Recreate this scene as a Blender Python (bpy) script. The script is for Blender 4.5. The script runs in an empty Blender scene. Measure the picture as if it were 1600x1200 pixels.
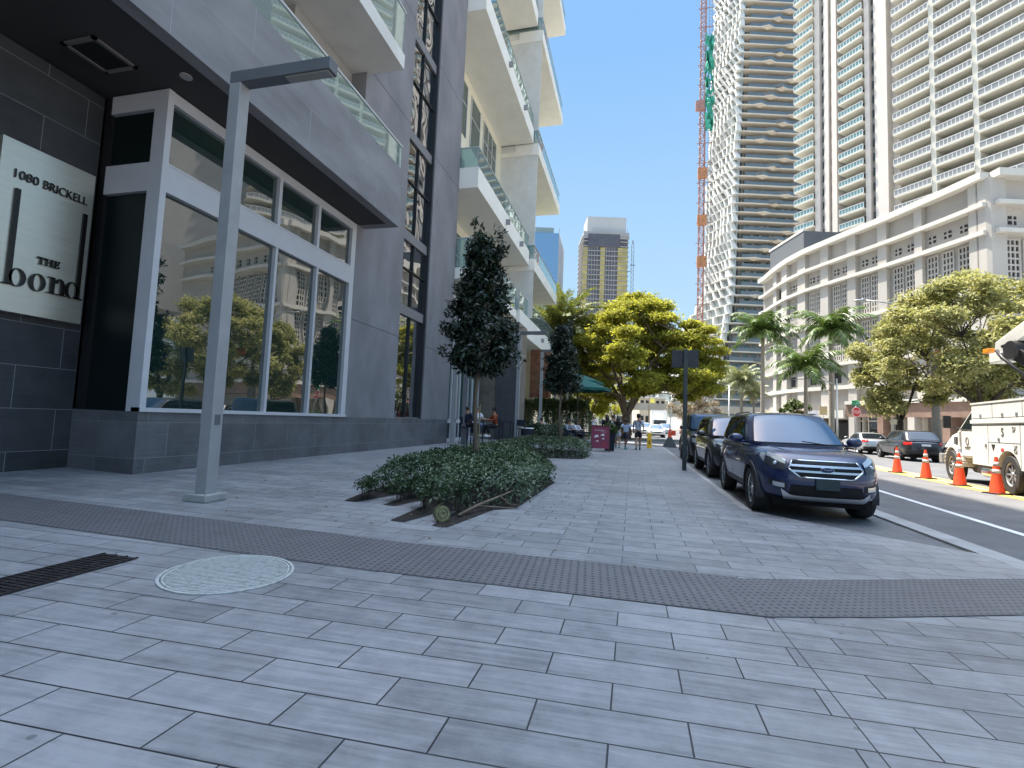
import bpy, bmesh, math, random
import numpy as np
from mathutils import Vector, Matrix, noise as mnoise
random.seed(7); rng = np.random.default_rng(7)
S = bpy.context.scene
rad = math.radians; PI = math.pi
# ------------------------------------------------------------ camera
cd = bpy.data.cameras.new('camera'); cam = bpy.data.objects.new('camera', cd); S.collection.objects.link(cam)
CAM_H = 1.27
def cam_basis(F=760., vp=(988, 663), roll=.040):
    cr, sr = math.cos(roll), math.sin(roll)
    u, v = vp[0]-800, -(vp[1]-600)
    a, b = u*cr-v*sr, u*sr+v*cr
    th = math.atan(-b/F); al = math.atan(a/F*math.cos(th))
    fwd = Vector((-math.sin(al)*math.cos(th), math.cos(al)*math.cos(th), math.sin(th)))
    rt = Vector((math.cos(al), math.sin(al), 0)); up = rt.cross(fwd)
    return cr*rt+sr*up, -sr*rt+cr*up, fwd
cX, cY, cF = cam_basis()
M = Matrix(((cX.x, cY.x, -cF.x, 0), (cX.y, cY.y, -cF.y, 0), (cX.z, cY.z, -cF.z, CAM_H), (0, 0, 0, 1)))
cam.matrix_world = M
cd.sensor_width = 36; cd.lens = 36*760/1600; cd.clip_end = 3000; cd.clip_start = .05
S.camera = cam
S.render.resolution_x = 1024; S.render.resolution_y = 768
# ------------------------------------------------------------ sky and sun
SUN_EL, SUN_AZ = rad(66), rad(33)       # azimuth measured from -x towards +y
sd = Vector((-math.cos(SUN_AZ)*math.cos(SUN_EL), math.sin(SUN_AZ)*math.cos(SUN_EL), math.sin(SUN_EL)))
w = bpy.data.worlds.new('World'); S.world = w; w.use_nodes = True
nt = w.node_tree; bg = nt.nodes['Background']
sky = nt.nodes.new('ShaderNodeTexSky'); sky.sky_type = 'NISHITA'; sky.sun_disc = False
sky.sun_elevation = SUN_EL; sky.sun_rotation = math.atan2(sd.x, sd.y)
sky.air_density = 1.35; sky.dust_density = .4; sky.ozone_density = 2.2
# nearer the horizon the clear sky is a paler, evenly lit blue; overhead, out of frame, a warm boost is added to light the shaded pavement
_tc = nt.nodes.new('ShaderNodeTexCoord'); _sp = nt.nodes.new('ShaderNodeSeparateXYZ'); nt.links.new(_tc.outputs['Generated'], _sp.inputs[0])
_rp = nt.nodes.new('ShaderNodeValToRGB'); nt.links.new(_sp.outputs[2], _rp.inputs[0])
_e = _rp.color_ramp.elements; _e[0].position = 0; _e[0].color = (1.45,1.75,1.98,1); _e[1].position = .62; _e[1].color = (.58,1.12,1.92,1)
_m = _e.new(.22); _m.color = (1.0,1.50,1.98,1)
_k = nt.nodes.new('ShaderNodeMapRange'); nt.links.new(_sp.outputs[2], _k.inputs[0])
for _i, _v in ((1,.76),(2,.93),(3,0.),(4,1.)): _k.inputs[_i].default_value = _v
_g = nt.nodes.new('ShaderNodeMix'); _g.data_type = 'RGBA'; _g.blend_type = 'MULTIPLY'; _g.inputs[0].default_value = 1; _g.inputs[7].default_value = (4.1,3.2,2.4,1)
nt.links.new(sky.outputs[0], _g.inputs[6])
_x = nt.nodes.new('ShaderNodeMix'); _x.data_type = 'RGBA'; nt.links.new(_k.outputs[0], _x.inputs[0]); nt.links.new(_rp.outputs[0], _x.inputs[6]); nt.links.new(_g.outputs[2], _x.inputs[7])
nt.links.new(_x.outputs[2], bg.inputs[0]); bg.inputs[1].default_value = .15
sl = bpy.data.lights.new('sun', 'SUN'); sl.energy = 4.0; sl.angle = rad(.53); sl.color = (1, .93, .82)
so = bpy.data.objects.new('sun', sl); S.collection.objects.link(so)
so.rotation_euler = sd.to_track_quat('Z', 'Y').to_euler(); so.location = (0, 0, 60)
S.view_settings.view_transform = 'Standard'; S.view_settings.look = 'None'
S.view_settings.gamma = 1; S.view_settings.exposure = 1.78; S.view_settings.use_curve_mapping = False
S.cycles.max_bounces = 8; S.cycles.transparent_max_bounces = 16; S.cycles.caustics_reflective = False; S.cycles.caustics_refractive = False
# ------------------------------------------------------------ helpers
COL = S.collection
class MB:
    def __init__(s): s.v = []; s.f = []; s.m = []
    def add(s, vs, fs, m=0):
        o = len(s.v); s.v += [tuple(p) for p in vs]
        for f in fs: s.f.append(tuple(i+o for i in f)); s.m.append(m)
        return s
    def box(s, x0, y0, z0, x1, y1, z1, m=0):
        x0, x1 = min(x0, x1), max(x0, x1); y0, y1 = min(y0, y1), max(y0, y1); z0, z1 = min(z0, z1), max(z0, z1)
        return s.add([(x0,y0,z0),(x1,y0,z0),(x1,y1,z0),(x0,y1,z0),(x0,y0,z1),(x1,y0,z1),(x1,y1,z1),(x0,y1,z1)],
                     [(0,3,2,1),(4,5,6,7),(0,1,5,4),(1,2,6,5),(2,3,7,6),(3,0,4,7)], m)
    def prism(s, poly, z0, z1, m=0):
        a = sum(poly[i][0]*poly[(i+1)%len(poly)][1]-poly[(i+1)%len(poly)][0]*poly[i][1] for i in range(len(poly)))
        if a < 0: poly = poly[::-1]
        n = len(poly)
        zz0 = z0 if callable(z0) else (lambda x, y: z0); zz1 = z1 if callable(z1) else (lambda x, y: z1)
        vs = [(p[0], p[1], zz0(*p)) for p in poly]+[(p[0], p[1], zz1(*p)) for p in poly]
        fs = [tuple(range(n-1, -1, -1)), tuple(range(n, 2*n))]+[(i, (i+1)%n, n+(i+1)%n, n+i) for i in range(n)]
        return s.add(vs, fs, m)
    def hull8(s, lo, hi, m=0):          # two quads (4 points each) joined
        return s.add(list(lo)+list(hi), [(3,2,1,0),(4,5,6,7),(0,1,5,4),(1,2,6,5),(2,3,7,6),(3,0,4,7)], m)
    def tube(s, pts, r, n=8, m=0, caps=True, squash=1):
        pts = [Vector(p) for p in pts]
        rs = r if isinstance(r, (list, tuple)) else [r]*len(pts)
        vs = []; prev = None
        for i, p in enumerate(pts):
            t = (pts[min(i+1, len(pts)-1)]-pts[max(i-1, 0)]).normalized()
            if prev is None:
                a = Vector((0,0,1)) if abs(t.z) < .9 else Vector((1,0,0))
                u = t.cross(a).normalized()
            else: u = (prev-t*prev.dot(t)).normalized()
            prev = u; q = t.cross(u)
            for k in range(n):
                an = 2*PI*k/n; vs.append(p+u*math.cos(an)*rs[i]+q*math.sin(an)*rs[i]*squash)
        fs = []
        for i in range(len(pts)-1):
            for k in range(n):
                a = i*n+k; b = i*n+(k+1)%n; fs.append((a, b, b+n, a+n))
        if caps: fs += [tuple(range(n-1, -1, -1)), tuple(range((len(pts)-1)*n, len(pts)*n))]
        return s.add(vs, fs, m)
    def lathe(s, prof, c=(0,0,0), n=20, m=0, axis='z', caps=True):
        vs = []; fs = []
        for r, z in prof:
            for k in range(n):
                a = 2*PI*k/n; x, y = r*math.cos(a), r*math.sin(a)
                q = (x, y, z) if axis == 'z' else ((z, x, y) if axis == 'x' else (y, z, x))
                vs.append((q[0]+c[0], q[1]+c[1], q[2]+c[2]))
        for i in range(len(prof)-1):
            for k in range(n):
                a = i*n+k; b = i*n+(k+1)%n; fs.append((a, b, b+n, a+n))
        if caps and prof[0][0] > 1e-5: fs.append(tuple(range(n-1, -1, -1)))
        if caps and prof[-1][0] > 1e-5: fs.append(tuple(range((len(prof)-1)*n, len(prof)*n)))
        return s.add(vs, fs, m)
    def ball(s, c, r, nu=10, nv=7, m=0):
        r = r if isinstance(r, (list, tuple)) else (r, r, r); vs = []; fs = []
        for j in range(nv+1):
            ph = PI*j/nv
            for i in range(nu):
                th = 2*PI*i/nu
                vs.append((c[0]+r[0]*math.sin(ph)*math.cos(th), c[1]+r[1]*math.sin(ph)*math.sin(th), c[2]+r[2]*math.cos(ph)))
        for j in range(nv):
            for i in range(nu):
                a = j*nu+i; b = j*nu+(i+1)%nu; fs.append((a, a+nu, b+nu, b))
        return s.add(vs, fs, m)
    def xf(s, loc=(0,0,0), rz=0, i0=0):
        c, q = math.cos(rz), math.sin(rz)
        s.v = s.v[:i0]+[(x*c-y*q+loc[0], x*q+y*c+loc[1], z+loc[2]) for x, y, z in s.v[i0:]]
        return s
    def build(s, name, mat, parent=None, smooth=False, bevel=0):
        me = bpy.data.meshes.new(name); me.from_pydata(s.v, [], s.f); me.update()
        mats = mat if isinstance(mat, (list, tuple)) else [mat]
        for q in mats: me.materials.append(q)
        if len(mats) > 1:
            for i, p in enumerate(me.polygons): p.material_index = s.m[i]
        o = bpy.data.objects.new(name, me); COL.objects.link(o)
        if smooth:
            for p in me.polygons: p.use_smooth = True
            if smooth == 'auto':
                bmm = bmesh.new(); bmm.from_mesh(me)
                for e in bmm.edges:
                    if len(e.link_faces) == 2 and e.calc_face_angle() > rad(38): e.smooth = False
                bmm.to_mesh(me); bmm.free()
        if bevel:
            b = o.modifiers.new('bevel', 'BEVEL'); b.width = bevel; b.segments = 2; b.limit_method = 'ANGLE'
        if parent is not None: o.parent = parent
        return o
def tag(o, label=None, cat=None, group=None, kind=None):
    if label: o['label'] = label
    if cat: o['category'] = cat
    if group: o['group'] = group
    if kind: o['kind'] = kind
    return o
def thing(name, label, cat, loc=(0,0,0), rz=0, group=None):
    o = bpy.data.objects.new(name, None); COL.objects.link(o); o.empty_display_size = .2
    o.location = loc; o.rotation_euler = (0, 0, rz); return tag(o, label, cat, group)
def dup(o, loc=None, rz=None, label=None, scale=None, parent=None, top=True):
    c = o.copy(); COL.objects.link(c)
    if parent is not None: c.parent = parent
    if loc is not None: c.location = loc
    if rz is not None: c.rotation_euler = (0, 0, rz)
    if scale is not None: c.scale = (scale,)*3 if not isinstance(scale, (tuple, list)) else scale
    if label: c['label'] = label
    for ch in list(KIDS(o)): dup(ch, parent=c)
    return c
def KIDS(o): return [q for q in COL.objects if q.parent == o]
def gz(x): return -.02*min(x, 1.9)
ROADZ = -.075
# ------------------------------------------------------------ materials
def newmat(name):
    m = bpy.data.materials.new(name); m.use_nodes = True; nt = m.node_tree
    return m, nt, nt.nodes['Principled BSDF']
def N(nt, t, **kw):
    n = nt.nodes.new(t)
    for k, v in kw.items():
        if k.startswith('i_'): n.inputs[k[2:]].default_value = v
        elif k.startswith('n'): n.inputs[int(k[1:])].default_value = v
        else: setattr(n, k, v)
    return n
def mathn(nt, op, a, b=None, c=None, clamp=False):
    n = nt.nodes.new('ShaderNodeMath'); n.operation = op; n.use_clamp = clamp
    for i, q in enumerate((a, b, c)):
        if q is None: continue
        if isinstance(q, (int, float)): n.inputs[i].default_value = q
        else: nt.links.new(q, n.inputs[i])
    return n.outputs[0]
def mixc(nt, f, a, b, mode='MIX'):
    n = nt.nodes.new('ShaderNodeMix'); n.data_type = 'RGBA'; n.blend_type = mode
    for q, s in ((f, n.inputs[0]), (a, n.inputs[6]), (b, n.inputs[7])):
        if isinstance(q, (int, float)): s.default_value = q
        elif isinstance(q, (tuple, list)): s.default_value = tuple(q)+((1,) if len(q) == 3 else ())
        else: nt.links.new(q, s)
    return n.outputs[2]
def mat(name, col, rough=.6, metal=0, var=.12, scale=3, bump=0, bscale=30, stretch=None, spec=None, coat=0, dirt=0, coord='Object', sub=0, emit=None):
    m, nt, b = newmat(name)
    tc = N(nt, 'ShaderNodeTexCoord'); co = tc.outputs[coord]
    mp = N(nt, 'ShaderNodeMapping'); nt.links.new(co, mp.inputs[0])
    if stretch: mp.inputs[3].default_value = stretch
    co = mp.outputs[0]
    col = tuple(col)+(1,)
    if var > 0:
        n1 = N(nt, 'ShaderNodeTexNoise', i_Scale=scale, i_Detail=6, i_Roughness=.6); nt.links.new(co, n1.inputs[0])
        lo = tuple(c*(1-var*1.6) for c in col[:3]); hi = tuple(min(1, c*(1+var*1.3)) for c in col[:3])
        f = mathn(nt, 'MULTIPLY_ADD', n1.outputs[0], 2.2, -.6, clamp=True)
        c1 = mixc(nt, f, lo, hi)
        if dirt:
            n3 = N(nt, 'ShaderNodeTexNoise', i_Scale=scale*.23, i_Detail=8, i_Roughness=.7); nt.links.new(co, n3.inputs[0])
            f3 = mathn(nt, 'MULTIPLY_ADD', n3.outputs[0], 4, -1.9, clamp=True)
            f3 = mathn(nt, 'MULTIPLY', f3, dirt)
            c1 = mixc(nt, f3, c1, tuple(c*.45 for c in col[:3]))
        nt.links.new(c1, b.inputs['Base Color'])
        r = mathn(nt, 'MULTIPLY_ADD', n1.outputs[0], .25, rough-.12, clamp=True); nt.links.new(r, b.inputs['Roughness'])
    else:
        b.inputs['Base Color'].default_value = col; b.inputs['Roughness'].default_value = rough
    if var > 0 and rough < .12: nt.links.remove(b.inputs['Roughness'].links[0]); b.inputs['Roughness'].default_value = rough
    b.inputs['Metallic'].default_value = metal
    if spec is not None: b.inputs['Specular IOR Level'].default_value = spec
    if coat: b.inputs['Coat Weight'].default_value = coat; b.inputs['Coat Roughness'].default_value = .03
    if bump:
        n2 = N(nt, 'ShaderNodeTexNoise', i_Scale=bscale, i_Detail=4); nt.links.new(co, n2.inputs[0])
        bp = N(nt, 'ShaderNodeBump'); bp.inputs['Strength'].default_value = bump; bp.inputs['Distance'].default_value = .01
        nt.links.new(n2.outputs[0], bp.inputs['Height']); nt.links.new(bp.outputs[0], b.inputs['Normal'])
    if emit: b.inputs['Emission Color'].default_value = tuple(emit[:3])+(1,); b.inputs['Emission Strength'].default_value = emit[3]
    return m
def mirror_glass(name, col, ior=2.4, wav=0., wscale=1.2, rough=.01, spec_tint=(1,1,1)):
    m, nt, b = newmat(name)
    b.inputs['Base Color'].default_value = tuple(col)+(1,); b.inputs['Roughness'].default_value = rough
    b.inputs['IOR'].default_value = ior; b.inputs['Specular Tint'].default_value = tuple(spec_tint)+(1,)
    if wav:
        tc = N(nt, 'ShaderNodeTexCoord'); n = N(nt, 'ShaderNodeTexNoise', i_Scale=wscale, i_Detail=1); nt.links.new(tc.outputs['Object'], n.inputs[0])
        bp = N(nt, 'ShaderNodeBump'); bp.inputs['Strength'].default_value = wav; bp.inputs['Distance'].default_value = .05
        nt.links.new(n.outputs[0], bp.inputs['Height']); nt.links.new(bp.outputs[0], b.inputs['Normal'])
    return m
def clear_glass(name, tint, refl=.25, alpha=.8):
    m, nt, b = newmat(name); nt.nodes.remove(b)
    out = nt.nodes['Material Output']
    tr = N(nt, 'ShaderNodeBsdfTransparent'); tr.inputs[0].default_value = tuple(tint)+(1,)
    gl = N(nt, 'ShaderNodeBsdfGlossy'); gl.inputs['Roughness'].default_value = .02; gl.inputs[0].default_value = (.85, 1, .97, 1)
    fr = N(nt, 'ShaderNodeFresnel'); fr.inputs[0].default_value = 1.5
    f = mathn(nt, 'ADD', fr.outputs[0], refl, clamp=True)
    df = N(nt, 'ShaderNodeBsdfDiffuse'); df.inputs[0].default_value = tuple(t*.8 for t in tint)+(1,)
    m1 = N(nt, 'ShaderNodeMixShader'); m1.inputs[0].default_value = 1-alpha; nt.links.new(tr.outputs[0], m1.inputs[1]); nt.links.new(df.outputs[0], m1.inputs[2])
    m2 = N(nt, 'ShaderNodeMixShader'); nt.links.new(f, m2.inputs[0]); nt.links.new(m1.outputs[0], m2.inputs[1]); nt.links.new(gl.outputs[0], m2.inputs[2])
    nt.links.new(m2.outputs[0], out.inputs[0]); return m
def leaf_mat(name, c1, c2, trans=.35, rough=.5, scale=6):
    m, nt, b = newmat(name)
    out = nt.nodes['Material Output']
    g = N(nt, 'ShaderNodeNewGeometry'); tc = N(nt, 'ShaderNodeTexCoord')
    n = N(nt, 'ShaderNodeTexNoise', i_Scale=scale*.12, i_Detail=3); nt.links.new(tc.outputs['Object'], n.inputs[0])
    f = mathn(nt, 'MULTIPLY_ADD', g.outputs['Random Per Island'], .6, mathn(nt, 'MULTIPLY_ADD', n.outputs[0], 1.2, -.4), clamp=True)
    c = mixc(nt, f, c1, c2)
    nt.links.new(c, b.inputs['Base Color']); b.inputs['Roughness'].default_value = rough
    t = N(nt, 'ShaderNodeBsdfTranslucent'); ct = mixc(nt, .5, c, (1, .95, .25), 'MULTIPLY'); nt.links.new(mixc(nt, .5, ct, (.5,.6,.05)) if False else ct, t.inputs[0])
    mx = N(nt, 'ShaderNodeMixShader'); mx.inputs[0].default_value = trans
    nt.links.new(b.outputs[0], mx.inputs[1]); nt.links.new(t.outputs[0], mx.inputs[2]); nt.links.new(mx.outputs[0], out.inputs[0])
    return m
def tile_mat(name, tint=(1,1,1), W=.653, H=.234, offx=-.0665, offy=.208, shear=.077, lo=(.145,.15,.158), hi=(.315,.32,.33), mortar=(.02,.022,.026), ms=.0042, seam=None, rough=.45):
    m, nt, b = newmat(name)
    g = N(nt, 'ShaderNodeNewGeometry'); sp = N(nt, 'ShaderNodeSeparateXYZ'); nt.links.new(g.outputs['Position'], sp.inputs[0])
    x = sp.outputs[0]; y = sp.outputs[1]
    u = mathn(nt, 'SUBTRACT', x, offx); v = mathn(nt, 'SUBTRACT', mathn(nt, 'MULTIPLY_ADD', x, -shear, y), offy)
    cb = N(nt, 'ShaderNodeCombineXYZ'); nt.links.new(u, cb.inputs[0]); nt.links.new(v, cb.inputs[1])
    br = N(nt, 'ShaderNodeTexBrick'); br.offset = .5; br.offset_frequency = 2
    nt.links.new(cb.outputs[0], br.inputs[0])
    br.inputs['Scale'].default_value = 1; br.inputs['Brick Width'].default_value = W; br.inputs['Row Height'].default_value = H
    br.inputs['Mortar Size'].default_value = ms; br.inputs['Mortar Smooth'].default_value = 0; br.inputs['Bias'].default_value = 0
    br.inputs['Color1'].default_value = (0, 0, 0, 1); br.inputs['Color2'].default_value = (1, 1, 1, 1); br.inputs['Mortar'].default_value = (.5, .5, .5, 1)
    tint1 = br.outputs[0]
    # streaks along the plank, shifted per tile
    cb2 = N(nt, 'ShaderNodeCombineXYZ')
    sv = mathn(nt, 'MULTIPLY_ADD', tint1, 7.3, v)
    nt.links.new(mathn(nt, 'MULTIPLY', u, 1.6), cb2.inputs[0]); nt.links.new(mathn(nt, 'MULTIPLY', sv, 26), cb2.inputs[1])
    n1 = N(nt, 'ShaderNodeTexNoise', i_Scale=1.0, i_Detail=8, i_Roughness=.65); nt.links.new(cb2.outputs[0], n1.inputs[0])
    n2 = N(nt, 'ShaderNodeTexNoise', i_Scale=5, i_Detail=6, i_Roughness=.7); nt.links.new(g.outputs['Position'], n2.inputs[0])
    n3 = N(nt, 'ShaderNodeTexNoise', i_Scale=.45, i_Detail=5, i_Roughness=.6); nt.links.new(g.outputs['Position'], n3.inputs[0])
    f = mathn(nt, 'MULTIPLY_ADD', n1.outputs[0], 1.9, -.95)
    f = mathn(nt, 'ADD', f, mathn(nt, 'MULTIPLY_ADD', n2.outputs[0], 1.3, -.65))
    f = mathn(nt, 'ADD', f, mathn(nt, 'MULTIPLY_ADD', n3.outputs[0], 1.5, -.75))
    f = mathn(nt, 'ADD', f, mathn(nt, 'MULTIPLY_ADD', tint1, .4, .32), clamp=True)
    c = mixc(nt, f, lo, hi)
    # stains
    vo = N(nt, 'ShaderNodeTexNoise', i_Scale=2.3, i_Detail=9, i_Roughness=.72, i_Distortion=.3); nt.links.new(g.outputs['Position'], vo.inputs[0])
    st = mathn(nt, 'MULTIPLY_ADD', vo.outputs[0], 9, -5.9, clamp=True)
    c = mixc(nt, mathn(nt, 'MULTIPLY', st, .5), c, (.12, .125, .13))
    v2 = N(nt, 'ShaderNodeTexVoronoi', i_Scale=1.1); nt.links.new(g.outputs['Position'], v2.inputs[0])
    v2n = mathn(nt, 'MULTIPLY_ADD', n2.outputs[0], .05, v2.outputs[0])
    sp2 = mathn(nt, 'LESS_THAN', v2n, .052)
    c = mixc(nt, mathn(nt, 'MULTIPLY', sp2, .6), c, (.6, .62, .62))
    v4 = N(nt, 'ShaderNodeTexVoronoi', i_Scale=3.1); nt.links.new(g.outputs['Position'], v4.inputs[0])
    gum = mathn(nt, 'LESS_THAN', mathn(nt, 'MULTIPLY_ADD', n2.outputs[0], .06, v4.outputs[0]), .075)
    c = mixc(nt, mathn(nt, 'MULTIPLY', gum, .55), c, (.07, .07, .075))
    mo = br.outputs['Fac']
    if seam is not None:
        s1 = mathn(nt, 'ABSOLUTE', mathn(nt, 'ADD', mathn(nt, 'MULTIPLY_ADD', y, .028, x), -seam))
        s1 = mathn(nt, 'LESS_THAN', s1, .0035); s2 = mathn(nt, 'LESS_THAN', y, 4.1)
        mo = mathn(nt, 'MAXIMUM', mo, mathn(nt, 'MULTIPLY', s1, s2))
    c = mixc(nt, mo, c, mortar)
    c = mixc(nt, 1., c, tuple(tint), 'MULTIPLY')
    nt.links.new(c, b.inputs['Base Color'])
    nt.links.new(mathn(nt, 'MULTIPLY_ADD', n1.outputs[0], .3, rough-.15), b.inputs['Roughness'])
    bp = N(nt, 'ShaderNodeBump'); bp.inputs['Strength'].default_value = .5; bp.inputs['Distance'].default_value = .004
    hgt = mathn(nt, 'MULTIPLY_ADD', mo, -1, mathn(nt, 'MULTIPLY', n1.outputs[0], .25)); nt.links.new(hgt, bp.inputs['Height']); nt.links.new(bp.outputs[0], b.inputs['Normal'])
    return m
def tactile_mat():
    m, nt, b = newmat('tactile paving')
    tc = N(nt, 'ShaderNodeTexCoord'); sp = N(nt, 'ShaderNodeSeparateXYZ'); nt.links.new(tc.outputs['Object'], sp.inputs[0])
    P = .0625
    row = mathn(nt, 'FLOOR', mathn(nt, 'DIVIDE', sp.outputs[1], P))
    fx = mathn(nt, 'SUBTRACT', mathn(nt, 'FRACT', mathn(nt, 'DIVIDE', sp.outputs[0], P)), .5)
    fy = mathn(nt, 'SUBTRACT', mathn(nt, 'FRACT', mathn(nt, 'DIVIDE', sp.outputs[1], P)), .5)
    r = mathn(nt, 'SQRT', mathn(nt, 'ADD', mathn(nt, 'MULTIPLY', fx, fx), mathn(nt, 'MULTIPLY', fy, fy)))
    dome = mathn(nt, 'SUBTRACT', 1, mathn(nt, 'MULTIPLY', r, 3.6), clamp=True)
    fl = mathn(nt, 'MULTIPLY', mathn(nt, 'SUBTRACT', .25, r), 14, clamp=True)
    jx = mathn(nt, 'LESS_THAN', mathn(nt, 'ABSOLUTE', mathn(nt, 'SUBTRACT', mathn(nt, 'FRACT', mathn(nt, 'DIVIDE', sp.outputs[0], P*7)), .5)), .008)
    jy = mathn(nt, 'LESS_THAN', mathn(nt, 'ABSOLUTE', mathn(nt, 'SUBTRACT', mathn(nt, 'FRACT', mathn(nt, 'DIVIDE', sp.outputs[1], P*7)), .02)), .008)
    n = N(nt, 'ShaderNodeTexNoise', i_Scale=4, i_Detail=7, i_Roughness=.7); nt.links.new(tc.outputs['Object'], n.inputs[0])
    c = mixc(nt, n.outputs[0], (.085, .085, .09), (.165, .16, .165))
    c = mixc(nt, mathn(nt, 'MULTIPLY', fl, .92), c, (.02, .022, .03))
    c = mixc(nt, mathn(nt, 'MULTIPLY', mathn(nt, 'MAXIMUM', jx, jy), .6), c, (.05, .05, .055))
    nt.links.new(c, b.inputs['Base Color']); b.inputs['Roughness'].default_value = .55
    bp = N(nt, 'ShaderNodeBump'); bp.inputs['Strength'].default_value = 1; bp.inputs['Distance'].default_value = .006
    nt.links.new(dome, bp.inputs['Height']); nt.links.new(bp.outputs[0], b.inputs['Normal'])
    return m
MT = {}
MT['tile'] = tile_mat('wood-look paving tiles', seam=1.065)
MT['tactile'] = tactile_mat()
MT['layby'] = tile_mat('dark lay-by pavers', W=.3, H=.15, lo=(.09,.093,.10), hi=(.17,.175,.18), ms=.003, mortar=(.03,.03,.03), rough=.6)
MT['asphalt'] = mat('asphalt', (.125,.125,.127), .85, var=.2, scale=1.2, bump=.5, bscale=120, dirt=.25)
MT['concrete'] = mat('concrete', (.33,.33,.32), .8, var=.15, scale=2.5, bump=.3, bscale=60, dirt=.3)
MT['earth'] = mat('dark earth', (.018,.014,.011), .95, var=.3, scale=12, bump=.8, bscale=40)
MT['groundfar'] = mat('pale ground', (.26,.25,.23), .9, var=.2, scale=.2)
MT['white_paint'] = mat('road paint white', (.75,.75,.73), .6, var=.1, scale=5, dirt=.5)
MT['yellow_paint'] = mat('road paint yellow', (.62,.42,.08), .6, var=.15, scale=3, dirt=.6)
MT['steel'] = mat('dull steel', (.35,.36,.37), .45, .6, var=.1, scale=8)
MT['dark_metal'] = mat('dark metal', (.03,.033,.036), .45, .3, var=.1, scale=8)
MT['grey_paint'] = mat('light grey coated metal', (.33,.335,.34), .42, .1, var=.06, scale=4, dirt=.15)
MT['grey_dark'] = mat('grey coated metal arm', (.13,.14,.155), .4, .15, var=.06, scale=4)
MT['black'] = mat('black plastic', (.012,.012,.013), .45, var=.1)
MT['rubber'] = mat('tyre rubber', (.022,.022,.022), .75, var=.2, scale=20)
MT['bark'] = mat('bark', (.16,.12,.085), .9, var=.3, scale=6, bump=1, bscale=18, stretch=(1,1,.3))
MT['bark_dark'] = mat('dark bark', (.055,.045,.035), .9, var=.3, scale=6, bump=1, bscale=18, stretch=(1,1,.3))
MT['palm_trunk'] = mat('palm trunk', (.30,.26,.21), .85, var=.2, scale=3, bump=1, bscale=9, stretch=(.3,.3,4))
MT['white'] = mat('white paint', (.78,.77,.73), .5, var=.04, scale=2)
MT['chrome'] = mat('chrome trim', (.62,.64,.66), .12, 1, var=0)
# ============================================================ GROUND
def sheet(name, poly, zf, mt, kind='structure', sub=None):
    mb = MB(); mb.add([(x, y, zf(x, y)) for x, y in poly], [tuple(range(len(poly)))]); o = mb.build(name, mt); o['kind'] = kind; return o
sheet('ground', [(-900,-300),(900,-300),(900,1200),(-900,1200)], lambda x,y: -.16, MT['groundfar'])
sheet('road', [(1.5,-60),(18.5,-60),(19,45),(26,75),(60,110),(70,125),(-10,140),(-3,75),(-1.5,31.1),(1.5,31.1)], lambda x,y: ROADZ, MT['asphalt'])
sheet('lay_by_paving', [(1.5,4),(3.9,4),(3.9,60),(1.5,60)], lambda x,y: ROADZ+.006, MT['layby'])
# pavement slabs (cross slope 2 % down to the kerb)
mb = MB()
for poly in ([(-16,-8),(1.76,-8),(1.76,31),(-16,31)],):
    mb.prism(poly, lambda x,y: gz(x)-.2, lambda x,y: gz(x))
mb.prism([(1.76,-8),(3.86,-8),(3.86,6.75),(3.1,7.35),(1.76,8.75)], lambda x,y: -.25, lambda x,y: gz(1.76)-.0008)
sw = mb.build('pavement', MT['tile']); sw['kind'] = 'structure'
mb = MB()
mb.prism([(-60,31),(-1.5,31),(-3,75),(-12,160),(-80,160)], lambda x,y: -.12, lambda x,y: .1)
o = mb.build('terrace_paving', mat('terrace paving', (.34,.33,.31), .7, var=.15, scale=1.5, dirt=.3)); o['kind'] = 'structure'
mb = MB()
mb.prism([(1.76,8.76),(1.9,8.64),(1.9,31),(1.76,31)], -.3, lambda x,y: gz(1.76)+.003)
mb.add([], [])
o = mb.build('kerb', MT['concrete'], bevel=.012); o['kind'] = 'structure'
mb = MB()
mb.prism([(3.862,-20),(4.15,-20),(4.15,60),(3.862,60)], -.3, lambda x,y: -.034 if y < 0 else -.05)
o = mb.build('flush_kerb_band', MT['concrete']); o['kind'] = 'structure'
mb = MB(); mb.box(3.875, 5.6, -.2, 3.905, 8.3, -.0445)
t = mb.build('slot_drain', MT['steel']); tag(t, 'thin steel slot drain running beside the concrete band in front of the blue car', 'drain')
# far kerb and pavement
mb = MB(); mb.prism([(18.5,-60),(60,-60),(60,60),(30,80),(60,112),(58,114),(26,76),(19,45)], -.1, .06)
o = mb.build('far_pavement', mat('far pavement', (.42,.40,.37), .8, var=.12, scale=1, dirt=.2)); o['kind'] = 'structure'
# painted markings
def stripe(name, pts, wd, mt, label):
    mb = MB(); L = []; R = []
    for i, p in enumerate(pts):
        a = Vector(pts[max(i-1,0)]); b_ = Vector(pts[min(i+1,len(pts)-1)]); d = (b_-a).normalized(); n = Vector((d.y, -d.x))
        L.append((p[0]-n.x*wd/2, p[1]-n.y*wd/2, ROADZ+.005)); R.append((p[0]+n.x*wd/2, p[1]+n.y*wd/2, ROADZ+.005))
    k = len(pts); mb.add(L+R, [(i, k+i, k+i+1, i+1) for i in range(k-1)])
    return tag(mb.build(name, mt), kind='structure')
stripe('lane_marking', [(4.3,-8),(4.83,0),(5.42,8.6),(5.75,13.6),(6.0,20),(5.9,32)], .13, MT['white_paint'], '')
stripe('median_marking', [(7.75,0),(8.4,10),(8.95,18),(9.5,26),(9.9,36)], .28, MT['yellow_paint'], '')
stripe('median_marking', [(8.3,0),(8.95,10),(9.5,18),(10.0,26),(10.4,36)], .14, MT['yellow_paint'], '')
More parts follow.
